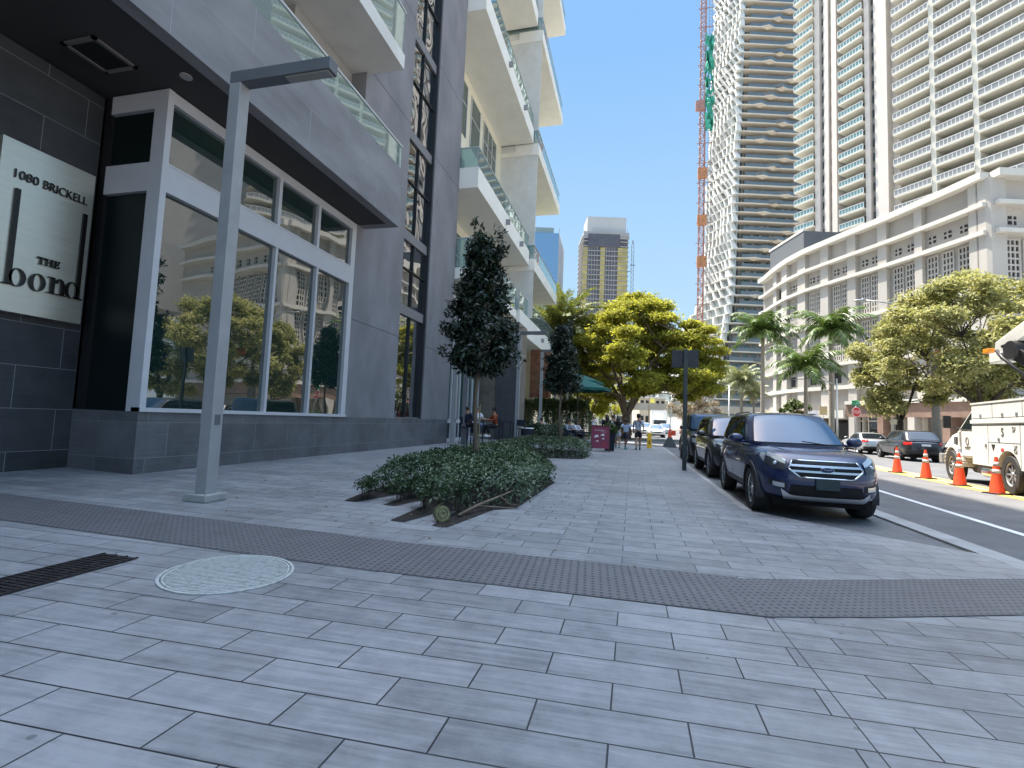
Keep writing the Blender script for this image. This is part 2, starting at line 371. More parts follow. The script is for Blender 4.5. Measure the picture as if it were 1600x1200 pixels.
stripe('edge_marking', [(14.9,0),(15.4,20),(16,40)], .12, MT['white_paint'], '')
for k in range(4): stripe('crossing_marking', [(-.5+.0*k,37+k*1.6),(9,38+k*1.6)], .5, MT['white_paint'], '')
# tactile strip: two runs meeting at a kink
def strip_run(name, a, b_, wd, ztop):
    a = Vector(a); b_ = Vector(b_); d = b_-a; L = d.length; rz = math.atan2(d.y, d.x)
    mb = MB(); n = 24; vs = []
    for i in range(n+1):
        for s in (0, wd):
            x = i*L/n; wx = a.x+math.cos(rz)*x-math.sin(rz)*s
            z = (gz(min(wx,1.76)))+.005
            vs.append((x, s, z))
    mb.add(vs, [(2*i, 2*i+2, 2*i+3, 2*i+1) for i in range(n)])
    o = mb.build(name, MT['tactile']); o.location = (a.x, a.y, ztop); o.rotation_euler = (0,0,rz); o['kind'] = 'structure'; return o
strip_run('tactile_paving', (-9.2,3.32), (-1.9,3.55), .88, 0)
strip_run('tactile_paving', (-1.9,3.56), (.98,3.80), .88, .0006)
strip_run('tactile_paving', (.96,3.80), (4.12,5.07), .80, .0012)
# planting bed cut-outs: earth sheets just above the paving, with a steel edge
def bed(poly):
    mb = MB(); mb.add([(x, y, gz(x)+.006) for x, y in poly], [tuple(range(len(poly)))]); o = mb.build('planting_bed', MT['earth']); o['kind'] = 'structure'
H1 = [(-3.95,6.7),(-1.62,6.62),(-1.55,9.9),(-2.5,12.2),(-3.1,15.2),(-4.35,15.2)]
H2 = [(-4.35,16.3),(-2.6,16.0),(-1.62,16.6),(-1.5,18.6),(-2.3,21.0),(-4.3,21.0)]
bed([(-3.95,6.9),(-3.78,5.98),(-3.6,5.98),(-3.42,6.85),(-3.24,6.7),(-3.2,6.0),(-3.04,6.0),(-2.9,6.6),(-2.72,6.2),(-2.68,5.2),(-2.5,5.2),(-2.36,6.0),(-2.2,6.1),(-2.16,5.2),(-1.98,5.2),(-1.8,6.45),(-1.55,6.75),(-1.5,9.95),(-2.5,12.3),(-3.05,15.3),(-4.4,15.3)])
bed(H2)
# manhole cover
def manhole(x, y, r):
    z = gz(x)+.006
    mc = mat('manhole cover paint', (.46,.48,.465), .7, var=.08, scale=110, bump=.6, bscale=25, dirt=.9)
    t = thing('manhole_cover', 'round pale speckled manhole cover with raised rim set in the paving', 'manhole cover', (x, y, z))
    mb = MB(); mb.lathe([(0,.0),(r*.9,0)], n=48)
    mb.build('lid', mc, t)
    mb = MB(); mb.lathe([(r*.9,-.004),(r*.9,.003),(r*.93,.003),(r*.93,-.004)], n=64); mb.lathe([(r*.955,-.004),(r*.955,.004),(r,.004),(r,-.004)], n=64); mb.build('rim', mc, t)
    mb = MB()
    for k in range(-12, 13):
        q = k*r*.07; h = math.sqrt(max(0, (r*.88)**2-q*q))
        mb.box(-h, q-.006, -.002, h, q+.006, .0035)
    rb = mb.build('ribs', mc, t)
    t.rotation_euler = (Matrix.Rotation(rad(1.146), 3, 'Y') @ Matrix.Rotation(rad(35), 3, 'Z')).to_euler()
manhole(-2.86, 3.08, .44)
# drain grate
t = thing('drain_grate', 'long dark slotted steel drain grate at the lower left of the paving', 'drain', (-3.87, 3.07, gz(-3.87)+.004))
mb = MB(); mb.add([(-.17,-2.5,.001),(.17,-2.5,.001),(.17,0,.001),(-.17,0,.001)], [(0,1,2,3)]); mb.build('channel', MT['black'], t)
mb = MB()
for k in range(0, 62): mb.box(-.16, -2.49+k*.04, .0, .16, -2.478+k*.04, .008)
for x in (-.17,-.055,.055,.16): mb.box(x, -2.5, .0, x+.01, 0, .0095)
mb.build('bars', mat('rusty dark steel', (.05,.04,.04), .6, .4, var=.3, scale=10), t)

# ============================================================ APARTMENT BUILDING ON THE LEFT
SKY_G = mirror_glass('storefront glass', (.012,.03,.026), 3.0, wav=.10, wscale=.9)
DARK_G = mirror_glass('curtain wall glass', (.01,.014,.018), 3.6, wav=.35, wscale=.8)
RES_G = mirror_glass('apartment glass', (.06,.10,.09), 1.9, wav=.1)
RAIL_G = clear_glass('balcony glass', (.70,.88,.85), .16, .70)
m_st = mat('grey stucco', (.215,.212,.225), .85, var=.14, scale=1.1, bump=.35, bscale=160, dirt=.4, stretch=(1,1,.5))
m_fa = mat('grey fascia stucco', (.225,.225,.235), .85, var=.2, scale=1.2, bump=.3, bscale=150, dirt=.55, stretch=(1,.35,1))
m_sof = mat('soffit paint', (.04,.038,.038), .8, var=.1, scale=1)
m_wht = mat('white aluminium frame', (.56,.565,.59), .4, .0, var=.04, scale=2)
m_cream = mat('cream render', (.76,.72,.58), .85, var=.05, scale=1, bump=.15, bscale=120)
m_slab = mat('white balcony slab', (.66,.66,.63), .8, var=.07, scale=1.2, dirt=.12)
def stone_mat(name, lo, hi, W=1.2, H=.32, axis=1):
    m, nt, b = newmat(name)
    g = N(nt, 'ShaderNodeNewGeometry'); sp = N(nt, 'ShaderNodeSeparateXYZ'); nt.links.new(g.outputs['Position'], sp.inputs[0])
    h = mathn(nt, 'ADD', sp.outputs[0], sp.outputs[1]); z = mathn(nt, 'ADD', sp.outputs[2], .18)
    cb = N(nt, 'ShaderNodeCombineXYZ'); nt.links.new(h, cb.inputs[0]); nt.links.new(z, cb.inputs[1])
    br = N(nt, 'ShaderNodeTexBrick'); br.offset = .37; nt.links.new(cb.outputs[0], br.inputs[0])
    for k, v in (('Scale',1),('Brick Width',W),('Row Height',H),('Mortar Size',.004),('Mortar Smooth',0)): br.inputs[k].default_value = v
    br.inputs['Color1'].default_value = (0,0,0,1); br.inputs['Color2'].default_value = (1,1,1,1)
    cb2 = N(nt, 'ShaderNodeCombineXYZ'); nt.links.new(mathn(nt,'MULTIPLY',h,1.2), cb2.inputs[0]); nt.links.new(mathn(nt,'MULTIPLY',z,55), cb2.inputs[1])
    n1 = N(nt, 'ShaderNodeTexNoise', i_Scale=1, i_Detail=6, i_Roughness=.7); nt.links.new(cb2.outputs[0], n1.inputs[0])
    n2 = N(nt, 'ShaderNodeTexNoise', i_Scale=1.6, i_Detail=7, i_Roughness=.65); nt.links.new(g.outputs['Position'], n2.inputs[0])
    f = mathn(nt,'ADD', mathn(nt,'MULTIPLY_ADD', n1.outputs[0], 1.1, -.55), mathn(nt,'MULTIPLY_ADD', n2.outputs[0], 1.6, -.8))
    f = mathn(nt,'ADD', f, mathn(nt,'MULTIPLY_ADD', br.outputs[0], .35, .33), clamp=True)
    c = mixc(nt, f, lo, hi); c = mixc(nt, br.outputs['Fac'], c, (.22,.23,.24))
    nt.links.new(c, b.inputs['Base Color']); b.inputs['Roughness'].default_value = .55
    bp = N(nt,'ShaderNodeBump'); bp.inputs['Strength'].default_value = .6; bp.inputs['Distance'].default_value = .006
    nt.links.new(n1.outputs[0], bp.inputs['Height']); nt.links.new(bp.outputs[0], b.inputs['Normal']); return m
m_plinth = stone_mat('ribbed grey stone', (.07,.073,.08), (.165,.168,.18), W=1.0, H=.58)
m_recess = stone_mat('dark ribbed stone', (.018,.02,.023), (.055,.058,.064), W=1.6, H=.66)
BX = -7.72; FX = -6.6; SZ = 6.62
B = thing('apartment_building', 'grey and white apartment block with glass-railed balconies and a white-framed shop window along the pavement', 'building', (-8, 6, .1))
Boff = Vector(B.location)
def P(mb, name, mt, parent=None, **kw):       # world coordinates -> part of the building
    par = parent or B; o = mb.build(name, mt, par, **kw)
    o.location = -Boff if par is B else (0,0,0); return o
# plinth
mb = MB(); mb.box(BX, 6.17, 0, -14, 19.72, 1.155); P(mb, 'plinth', m_plinth)
# recessed wall with the sign, and wing wall
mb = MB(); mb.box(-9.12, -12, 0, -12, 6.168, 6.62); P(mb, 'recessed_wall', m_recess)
# grey piers
mb = MB()
mb.box(BX, 11.98, 1.156, -14, 14.85, 41)
mb.box(BX, 17.05, 1.156, -14, 19.7, 41)
mb.box(-8.6, 14.852, 1.156, -14, 17.048, 38)
P(mb, 'grey_wall', m_st)
mb = MB()      # joint lines of the render, laid on as thin dark strips
m_jg = mat('dark render joint', (.07,.07,.08), .9, var=0)
for z in (3.9, 11.4, 15.2):
    for y0, y1 in ((12.0,14.84),(17.06,19.69)): mb = MB(); mb.box(BX+.003, y0, z, BX-.03, y1, z+.018); P(mb, 'render_joint', m_jg)
# soffit slab and fascia
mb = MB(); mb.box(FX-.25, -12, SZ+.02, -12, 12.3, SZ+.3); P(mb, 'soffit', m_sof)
mb = MB(); mb.box(FX, -14, SZ, FX-.25, 12.32, 8.33); mb.box(FX-.25, 12.07, SZ, BX+.0, 12.32, 8.33); mb.box(FX-.25,-14,8.2,-12,12.07,8.3)
P(mb, 'fascia', m_fa)
mb = MB()
mb.box(FX+.003, -14, 7.5, FX-.02, 12.3, 7.512)
for y in (3.6, 6.7, 9.6): mb.box(FX+.003, y, 7.51, FX-.02, y+.014, 8.33)
for y in (2.2, 5.2, 8.3, 11): mb.box(FX+.003, y, 6.63, FX-.02, y+.014, 7.5)
P(mb, 'fascia_joint', mat('pale joint', (.30,.31,.33), .8, var=0))
# soffit vent and downlight
mb = MB()
for a in ((-8.42,5.02,-7.78,5.08),(-8.42,5.62,-7.78,5.68),(-8.42,5.02,-8.36,5.68),(-7.84,5.02,-7.78,5.68)): mb.box(a[0],a[1],SZ-.012,a[2],a[3],SZ+.03)
v = P(mb, 'soffit_vent', mat('vent frame', (.16,.15,.15), .5, var=0))
mb = MB(); mb.box(-8.36,5.08,SZ+.005,-7.84,5.62,SZ+.025); P(mb, 'vent_grille', MT['black'])
mb = MB(); mb.lathe([(0,0),(.09,0),(.09,.02)], (-7.18,6.0,SZ-.002)); P(mb, 'downlight', mat('downlight rim', (.35,.35,.35), .4, var=0))
# second downlight box seen over the lamp arm
# rail on the fascia
def railing(par, y0, y1, x, z0, z1, ret=None, n=6, top=.05, name='railing', close=None):
    mb = MB(); mb.box(x-.01, y0, z0, x+.005, y1, z1-.02)
    if ret: mb.box(ret, y0-.005, z0, x-.01, y0+.01, z1-.02)
    if close: mb.box(close, y1-.01, z0, x-.01, y1+.005, z1-.02)
    g = P(mb, name, RAIL_G, par if par is not None else None)
    if par is None: pass
    mb = MB(); mb.box(x-.035, y0-.02, z1-.03, x+.03, y1+.02, z1+.015)
    if ret: mb.box(ret, y0-.02, z1-.03, x-.036, y0+.04, z1+.015)
    if close: mb.box(close, y1-.04, z1-.03, x-.036, y1+.02, z1+.015)
    for i in range(n+1):
        y = y0+(y1-y0)*i/n; mb.box(x-.03, y-.012, z0-.05, x-.0125, y+.012, z1-.03)
    hr = mb.build('handrail', m_rail, g); return g
m_rail = mat('rail aluminium', (.62,.64,.66), .3, .5, var=0)
railing(None, -12, 12.28, FX-.03, 8.28, 9.0, n=14, close=BX)
# balcony above the fascia
mb = MB(); mb.box(FX, -12, 11.2, -12, 12.1, 11.62); bp_ = P(mb, 'balcony_slab', m_slab)
railing(None, -12, 12.05, FX-.03, 11.62, 12.9, n=14, close=BX)
mb = MB(); mb.box(-8.9, -12, 8.31, -12, 12.0, 43.5); P(mb, 'upper_wall', m_cream)
for y0, y1 in ((-2,1.5),(2.4,6),(7,11)):
    mb = MB(); mb.box(-8.88, y0, 8.4, -8.92, y1, 10.9); w_ = P(mb, 'balcony_window', RES_G)
mb = MB(); mb.box(-8.85, 9.5, 8.33, -8.2, 12.06, 11.19); P(mb, 'return_wall', mat('warm grey return', (.32,.31,.30), .85, var=.05))
# storefront: frame with seven panes
SF = MB()
def vbar(y0, y1, z0, z1, d=.0): SF.box(BX+d, y0, z0, BX-.16, y1, z1)
vbar(6.172, 6.28, 1.157, SZ, .01); vbar(11.78, 11.978, 1.157, SZ)
SF.box(BX+.03, 6.172, 1.157, BX-.16, 11.978, 1.225)
SF.box(BX, 6.28, 6.42, BX-.16, 11.78, SZ)
SF.box(BX, 6.28, 4.86, BX-.16, 11.78, 5.36)
SF.box(BX+.012, 6.28, 4.86, BX, 11.78, 4.895); SF.box(BX+.012, 6.28, 5.325, BX, 11.78, 5.36)
LOW = [6.28, 7.72, 8.95, 10.38, 11.78]; UPP = [6.28, 7.66, 8.94, 10.33, 11.78]
for y in LOW[1:-1]: vbar(y-.036, y+.036, 1.225, 4.86)
for y in UPP[1:-1]: vbar(y-.045, y+.045, 5.36, 6.42)
# end return facing the camera: white corner post, then dark door slot
SF.box(BX-.16, 6.172, 1.157, BX-.27, 6.33, SZ); SF.box(-8.95, 6.176, 4.86, BX-.27, 6.3, 5.36); SF.box(-8.95, 6.176, 6.3, BX-.27, 6.3, SZ)
fr = P(SF, 'window_frame', m_wht)
for ys, z0, z1 in ((LOW,1.225,4.86),(UPP,5.36,6.42)):
    for i in range(4):
        mb = MB(); mb.box(BX-.09, ys[i]+.03*(i>0), z0, BX-.11, ys[i+1]-.03*(i<3), z1); P(mb, 'window_pane', SKY_G)
mb = MB(); mb.box(BX-.27, 6.25, 1.157, -8.95, 6.27, 4.86); mb.box(BX-.27, 6.25, 5.36, -8.95, 6.27, 6.3); P(mb, 'end_pane', mat('dim side glass', (.004,.010,.010), .45, var=0, spec=.25))
mb = MB(); mb.box(-8.95, 6.2, 1.157, -9.12, 6.3, SZ); P(mb, 'dark_jamb', MT['black'])
mb = MB(); mb.box(BX-.3, 6.4, 1.156, -12, 11.97, 1.2); mb.box(-11.5,6.4,1.2,-11.6,11.97,SZ); P(mb, 'shop_interior', MT['black'])
# curtain-wall strip between the piers: spandrels + panes
mb = MB(); zs = [1.157, 4.9, 7.55, 11.2, 14.9, 18.6, 22.3, 26, 29.7, 33.4, 37.9]
m_span = mat('grey spandrel', (.20,.20,.21), .5, .2, var=.05)
for z in zs[1:-1]: mb = MB(); mb.box(BX-.12, 14.85, z-.12, BX-.5, 17.05, z+.22); P(mb, 'spandrel', m_span)
mb = MB(); mb.box(BX-.12,14.85,1.158,BX-.5,17.05,1.2); P(mb, 'sill', m_span)
mb = MB(); mb.box(BX-.13, 15.9, 1.2, BX-.3, 15.94, 37.9)
for i in range(1,len(zs)-1): mb.box(BX-.14, 14.85, (zs[i]+zs[i+1])/2+.2, BX-.3, 17.05, (zs[i]+zs[i+1])/2+.235)
mb.box(BX-.05,16.98,1.2,BX-.5,17.048,37.9)
P(mb, 'mullion', MT['dark_metal'])
for i in range(len(zs)-1):
    mb = MB(); mb.box(BX-.2, 14.852, zs[i]+.2 if i else 1.2, BX-.22, 17.048, zs[i+1]-.12); P(mb, 'curtain_pane', DARK_G)
# ---- residential part beyond y 19.7: recessed cream wall with windows, staggered balconies
WX = -9.15
mb = MB(); mb.box(WX, 19.71, 7.2, -14, 41.5, 44); mb.box(-14.1,-12,8.3,-30,41.5,38); mb.box(-12,-12,35,-14.1,41.5,38); P(mb, 'cream_wall', m_cream)
for lv in (7.7, 11.9, 16.1, 20.3, 24.5, 28.7, 32.9):
    for (y0, y1) in ((20.3,21.9),(22.6,23.9),(24.6,26.2),(26.9,29.6),(31.5,33),(33.9,36.4),(37.3,38.6)):
        mb = MB(); mb.box(WX+.02, y0, lv+.3, WX-.1, y1, lv+3.2); wn = P(mb, 'apartment_window', RES_G)
        mb = MB(); n = max(1, int((y1-y0)/.9))
        for k in range(n+1): yy = y0+(y1-y0)*k/n; mb.box(WX+.06, yy-.03, lv+.3, WX+.02, yy+.03, lv+3.2)
        mb.box(WX+.05, y0, lv+2.0, WX+.02, y1, lv+2.05); mb.build('frame', m_wht, wn)
def balcony(y0, y1, x, z, hh, side=True, rail=.95, mt=None):
    mb = MB(); mb.box(x, y0, z, WX-.0, y1, z+.28); mb.box(x, y0, z+.28, x-.16, y1, z+hh); mb.box(x-.16, y0, z+.28, WX+1.0 if y0 > 25 else WX+.0, y0+.16, z+hh); mb.box(x-.16, y1-.16, z+.28, WX, y1, z+hh)
    s = P(mb, 'balcony', mt or m_slab)
    r = railing(s, y0+.05, y1-.05, x-.06, z+hh, z+hh+rail, ret=WX, n=8, close=WX); r.location = (0,0,0)
    return s
m_lt = mat('balcony underside and parapet', (.80,.785,.72), .8, var=.04, scale=1, dirt=.06)
for z in (11.45, 19.85, 28.2): balcony(19.75, 30.7, -6.85, z, .95, mt=m_lt)
for z in (11.15, 19.1, 27.2, 35.5): balcony(30.8, 40.5, -6.5, z, .78, mt=m_lt)
# privacy wall between the two stacks
mb = MB(); mb.box(-6.56, 30.86, 7.96, WX, 30.93, 38); P(mb, 'divider_wall', m_slab)
# wall lights under the parapets
for y, z in ((24.6,11.75),(27.9,11.75),(23.9,20.2),(27.6,20.2)):
    mb = MB(); mb.box(-6.85, y, z, -6.62, y+.12, z+.28); P(mb, 'wall_light', mat('grey wall light', (.25,.25,.26), .4, var=0) if 'grey wall light' not in bpy.data.materials else bpy.data.materials['grey wall light'])
# lower glass-railed terrace over the shop
mb = MB(); mb.box(-6.95, 19.75, 7.35, -14, 28.2, 7.85); mb.box(-6.75, 28.3, 6.6, -14, 42.0, 7.75); mb.box(-6.75,28.3,7.75,-6.95,42,7.95); ls = P(mb, 'terrace_slab', m_lt)
railing(None, 19.8, 28.1, -7.0, 7.85, 9.2, ret=-9, n=7)
railing(None, 28.4, 41.9, -6.85, 7.95, 9.1, n=9, close=-9)
for y in (35.5, 40.3):
    mb = MB(); mb.box(-6.75, y, 7.1, -6.55, y+.15, 7.4); P(mb, 'wall_light', bpy.data.materials['grey wall light'])
# ground floor shop front beyond the grey pier
mb = MB(); mb.box(-9.6, 19.71, 0, -14, 25.0, 7.2); P(mb, 'shop_back_wall', MT['black'])
mb = MB(); gy = [19.75, 20.9, 22.0, 23.0, 23.9, 24.9]
for y in gy: mb.box(-8.05, y-.05, .15, -8.2, y+.05, 6.9)
for z in (.15, 1.0, 4.2, 6.7): mb.box(-8.03, 19.72, z, -8.2, 25.0, z+.16)
mb.box(-8.02,22.05,3.6,-8.2,22.95,4.2)
P(mb, 'shop_front_frame', m_wht)
m_shopg = mirror_glass('shop glass', (.03,.07,.06), 2.0)
for i in range(5):
    mb = MB(); mb.box(-8.12, gy[i]+.05, 1.16 if i != 2 else .3, -8.14, gy[i+1]-.05, 4.2); mb.box(-8.12, gy[i]+.05, 4.36, -8.14, gy[i+1]-.05, 6.7); P(mb, 'shop_pane', m_shopg)
mb = MB(); mb.box(-8.06, 19.75, .1, -8.11, 21.95, 1.0); P(mb, 'low_panel', mat('navy panel', (.015,.02,.035), .5, var=.1))
mb = MB(); mb.box(-6.95, 19.9, .1, -7.15, 20.1, 7.35); P(mb, 'column', m_st)
m_dkc = mat('dark stone column face', (.07,.07,.075), .7, var=.15, scale=2); m_brc = stone_mat('brown stone blocks', (.13,.11,.09), (.24,.21,.17), W=.6, H=.3)
mb = MB(); mb.box(-6.1, 25.6, .1, -7.3, 27.6, 6.6); mb.box(-7.3,25.6,.1,-14,26.1,6.6); P(mb, 'stone_column', m_brc)
mb = MB(); mb.box(-6.12, 25.55, .1, -7.3, 25.598, 6.6); P(mb, 'column_cladding', m_dkc)
mb = MB(); mb.box(-6.15, 36, 3.0, -7.6, 37, 6.6); P(mb, 'copper_column', mat('copper cladding', (.22,.10,.06), .5, .3, var=.3, scale=3))
mb = MB(); mb.box(-7.6,37.2,.1,-14,38,6.6); P(mb, 'back_wall', mat('cream wall', (.60,.57,.42), .8, var=.05))
# ---- sign plate
t = thing('building_sign', 'brushed metal sign plate reading 1080 BRICKELL THE bond on the dark stone wall', 'sign', (-9.0, 5.4, 3.8))
m_pl = mat('brushed metal plate', (.60,.58,.50), .36, .8, var=.05, scale=2, stretch=(1,1,12)); m_lt2 = mat('bronze letters', (.022,.02,.018), .25, .6, var=0)
sx = .045; SY0, SY1, SZ0, SZ1 = 4.78, 6.04, 2.56, 5.11
mb = MB(); mb.box(-9.12+9.0, SY0-5.4, SZ0-3.8, sx, SY1-5.4, SZ1-3.8); mb.build('plate', m_pl, t, bevel=.003)
# letters: local sign plane coordinates (u along +y, v up); u 0..1.2, v 0..2.55
def sy(u): return SY0-5.4+u
SZC = 2.52-3.8
def sz(v): return SZC+v
LX0, LX1 = sx+.004, sx+.035
def txt(body, size, u, v, wfit=None, depth=.012, font=None):
    c = bpy.data.curves.new('letters', 'FONT'); c.body = body; c.size = size; c.extrude = depth; c.offset = 0
    o = bpy.data.objects.new('letters', c); COL.objects.link(o)
    bpy.context.view_layer.update()
    me = bpy.data.meshes.new_from_object(o.evaluated_get(bpy.context.evaluated_depsgraph_get()))
    bpy.data.objects.remove(o)
    xs = [q.co.x for q in me.vertices]; x0, x1 = min(xs), max(xs)
    k = (wfit/(x1-x0)) if wfit else 1
    for q in me.vertices: q.co = Vector(((q.co.x-x0)*k, q.co.y, q.co.z))
    return me
def put_text(name, me, mt, parent, mtx):
    me.materials.clear(); me.materials.append(mt)
    o = bpy.data.objects.new(name, me); COL.objects.link(o); o.parent = parent; o.matrix_local = mtx; return o
def plane_yz(x, y, z):   # text reading along +y, facing +x
    return Matrix(((0,0,1,x),(1,0,0,y),(0,1,0,z),(0,0,0,1)))
me = txt('1080', .19, 0, 0, wfit=.30, depth=.010); put_text('number_letters', me, m_lt2, t, plane_yz(sx+.014, sy(.175), SZC+2.035))
me = txt('BRICKELL', .19, 0, 0, wfit=.62, depth=.010); put_text('street_letters', me, m_lt2, t, plane_yz(sx+.014, sy(.54), SZC+2.035))
def ring(mb, cu, cv, ru, rv, iu, iv, du=0, n=28, a0=0, a1=2*PI):
    vs = []; 
    for k in range(n+1):
        a = a0+(a1-a0)*k/n
        for (r1, r2, off) in ((ru, rv, 0), (iu, iv, du)):
            for x in (LX0, LX1): vs.append((x, sy(cu+off+r1*math.cos(a)), sz(cv+r2*math.sin(a))))
    fs = []
    for k in range(n):
        o = 4*k; q = o+4
        fs += [(o+1,q+1,q+3,o+3),(o,q,q+1,o+1),(o+2,o+3,q+3,q+2)]
    mb.add(vs, fs)
def bar(mb, u0, u1, v0, v1): mb.box(LX0, sy(u0), sz(v0), LX1, sy(u1), sz(v1))
mb = MB()
# b
bar(mb, .20,.263,.44,1.88); bar(mb,.165,.263,.435,.455); ring(mb,.335,.565,.108,.138,.062,.127,-.005)
# o
ring(mb,.592,.56,.105,.138,.055,.128)
# n
bar(mb,.765,.82,.44,.69); bar(mb,.72,.86,.435,.452); bar(mb,.725,.82,.68,.698); bar(mb,.905,.96,.44,.60); bar(mb,.87,.985,.435,.452)
ring(mb,.885,.59,.075,.108,.022,.09,-.003,a0=0,a1=PI*.92)
# d
bar(mb,1.115,1.18,.44,1.88); bar(mb,1.115,1.225,.435,.455); ring(mb,1.06,.565,.093,.138,.055,.127,.008)
mb.build('name_letters', m_lt2, t)
mb = MB()
bar(mb,0.564,0.659,0.951,0.965); bar(mb,0.564,0.571,0.929,0.951); bar(mb,0.651,0.659,0.929,0.951); bar(mb,0.600,0.622,0.857,0.951); bar(mb,0.586,0.637,0.850,0.861)
bar(mb,0.677,0.695,0.857,0.958); bar(mb,0.739,0.758,0.857,0.958); bar(mb,0.695,0.739,0.904,0.915); bar(mb,0.666,0.706,0.850,0.861); bar(mb,0.728,0.769,0.850,0.861); bar(mb,0.666,0.706,0.954,0.965); bar(mb,0.728,0.769,0.954,0.965)
bar(mb,0.790,0.812,0.857,0.958); bar(mb,0.783,0.856,0.850,0.861); bar(mb,0.783,0.856,0.954,0.965); bar(mb,0.812,0.838,0.902,0.913); bar(mb,0.849,0.856,0.861,0.886); bar(mb,0.849,0.856,0.929,0.954); bar(mb,0.834,0.840,0.890,0.925)
mb.build('article_letters', m_lt2, t)
# ============================================================ STREET LAMPS
def lamp(x, y, label, z=None):
    z0 = gz(x)
    t = thing('street_lamp', label, 'street lamp', (x, y, z0), 0, 'angular grey lamp posts along the pavement')
    mb = MB(); mb.box(-.17,-.17,0,.17,.17,.09); mb.build('base', MT['concrete'], t, bevel=.01)
    mb = MB(); mb.box(-.085,-.085,.09,.085,.085,5.47); mb.build('pole', MT['grey_paint'], t, bevel=.006)
    mb = MB(); mb.box(-.085,-.085,5.472,1.42,.085,5.63); mb.build('arm', MT['grey_dark'], t, bevel=.005)
    mb = MB(); mb.box(.75,-.06,5.455,1.38,.06,5.471); mb.build('light_panel', mat('lamp lens', (.3,.3,.28), .3, var=0) if 'lamp lens' not in bpy.data.materials else bpy.data.materials['lamp lens'], t)
    mb = MB(); mb.box(.086,-.04,.95,.09,.04,1.08); mb.build('hatch', MT['grey_dark'], t)
    for a in (-1,1):
        for b_ in (-1,1): mb = MB(); mb.lathe([(.014,.09),(.014,.105),(0,.108)], (a*.135,b_*.135,0), 6); mb.build('bolt', MT['steel'], t)
    return t
L0 = lamp(-5.2, 5.12, 'tall angular lamp post nearest the camera in front of the shop window')
for x, y, lb in ((-6.98,18.5,'lamp post behind the small clipped street tree, by the end of the grey wall'),(-5.63,23.8,'lamp post in front of the dark stone column'),
                 (-5.6,30.0,'thin lamp post beyond the stone column, beside the second small tree'),(-5.9,37.5,'farther lamp post of the row, behind the second small tree'),(-5.9,45,'farthest lamp post of the row, by the tall hedge')):
    dup(L0, (x, y, gz(x)), 0, lb)
stripe('median_surface', [(8.05,-2),(8.7,10),(9.25,18),(9.8,26),(10.2,38)], .9, mat('worn median paint and sunlit asphalt tan', (.42,.33,.20), .8, var=.2, scale=1.5, dirt=.4), '')  # worn yellow paint, with the warmth of sunlit asphalt put into the tan
for o in list(COL.objects):
    if o.name.startswith('median_surface'): o.location.z = -.0025
# ============================================================ VEGETATION
def leaf_obj(name, pts, size, mt, parent=None, aspect=.45, nrm=None, tilt=.9, fold=.25, jitter=.4, seed=1, droop=0):
    """many small pointed leaves at pts (n,3); one mesh"""
    r = np.random.default_rng(seed); n = len(pts); pts = np.asarray(pts, float)
    if nrm is None: nrm = np.tile([0,0,1.], (n,1))
    nv = nrm+r.normal(0, tilt, (n,3))*.6; nv /= np.linalg.norm(nv, axis=1)[:,None]+1e-9
    d = r.normal(0, 1, (n,3)); d[:,2] -= droop; d -= nv*(d*nv).sum(1)[:,None]; d /= np.linalg.norm(d, axis=1)[:,None]+1e-9
    s = np.cross(nv, d); L = size*(1+r.uniform(-jitter, jitter, n))[:,None]; W = L*aspect*.5
    base = pts; tip = pts+d*L-nv*L*.12; ml = pts+d*L*.45+s*W+nv*W*fold; mr = pts+d*L*.45-s*W+nv*W*fold
    V = np.stack([base, ml, tip, mr], 1).reshape(-1,3)
    me = bpy.data.meshes.new(name); me.vertices.add(4*n); me.vertices.foreach_set('co', V.ravel())
    me.loops.add(4*n); me.loops.foreach_set('vertex_index', np.arange(4*n)); me.polygons.add(n)
    me.polygons.foreach_set('loop_start', np.arange(0,4*n,4)); me.polygons.foreach_set('loop_total', np.full(n,4)); me.update(); me.validate()
    me.materials.append(mt); o = bpy.data.objects.new(name, me); COL.objects.link(o)
    if parent is not None: o.parent = parent
    return o
LF = {}
LF['dark'] = leaf_mat('dark glossy leaf', (.006,.014,.010), (.022,.045,.020), .12, .38)
LF['hedge'] = leaf_mat('hedge leaf', (.012,.036,.014), (.075,.125,.05), .15, .42)
LF['hedge_pale'] = leaf_mat('pale hedge leaf', (.10,.15,.09), (.19,.24,.13), .2, .4)
LF['yellow'] = leaf_mat('yellow green leaf', (.19,.195,.025), (.50,.50,.085), .58, .8)
LF['oak'] = leaf_mat('oak leaf', (.16,.18,.065), (.52,.50,.23), .4, .75)
LF['palm'] = leaf_mat('palm frond leaf', (.025,.065,.015), (.15,.22,.05), .25, .4)
LF['palm_pale'] = leaf_mat('pale palm frond', (.14,.17,.08), (.30,.31,.16), .25, .5)
LF['date'] = leaf_mat('date palm frond', (.04,.065,.02), (.26,.28,.08), .3, .5)
LF['bush'] = leaf_mat('bush leaf', (.03,.06,.015), (.13,.17,.04), .3, .5)
LF['bare'] = leaf_mat('dry twig leaf', (.2,.15,.1), (.42,.36,.26), .2, .7)
def ellip(n, c, r, seed=0, shell=.35, flat_bottom=False):
    q = np.random.default_rng(seed); d = q.normal(0,1,(n,3)); d /= np.linalg.norm(d,axis=1)[:,None]
    if flat_bottom: d[:,2] = np.where(d[:,2] < 0, d[:,2]*.35, d[:,2])
    rr = q.uniform(0,1,n)**shell
    return np.asarray(c)+d*rr[:,None]*np.asarray(r), d
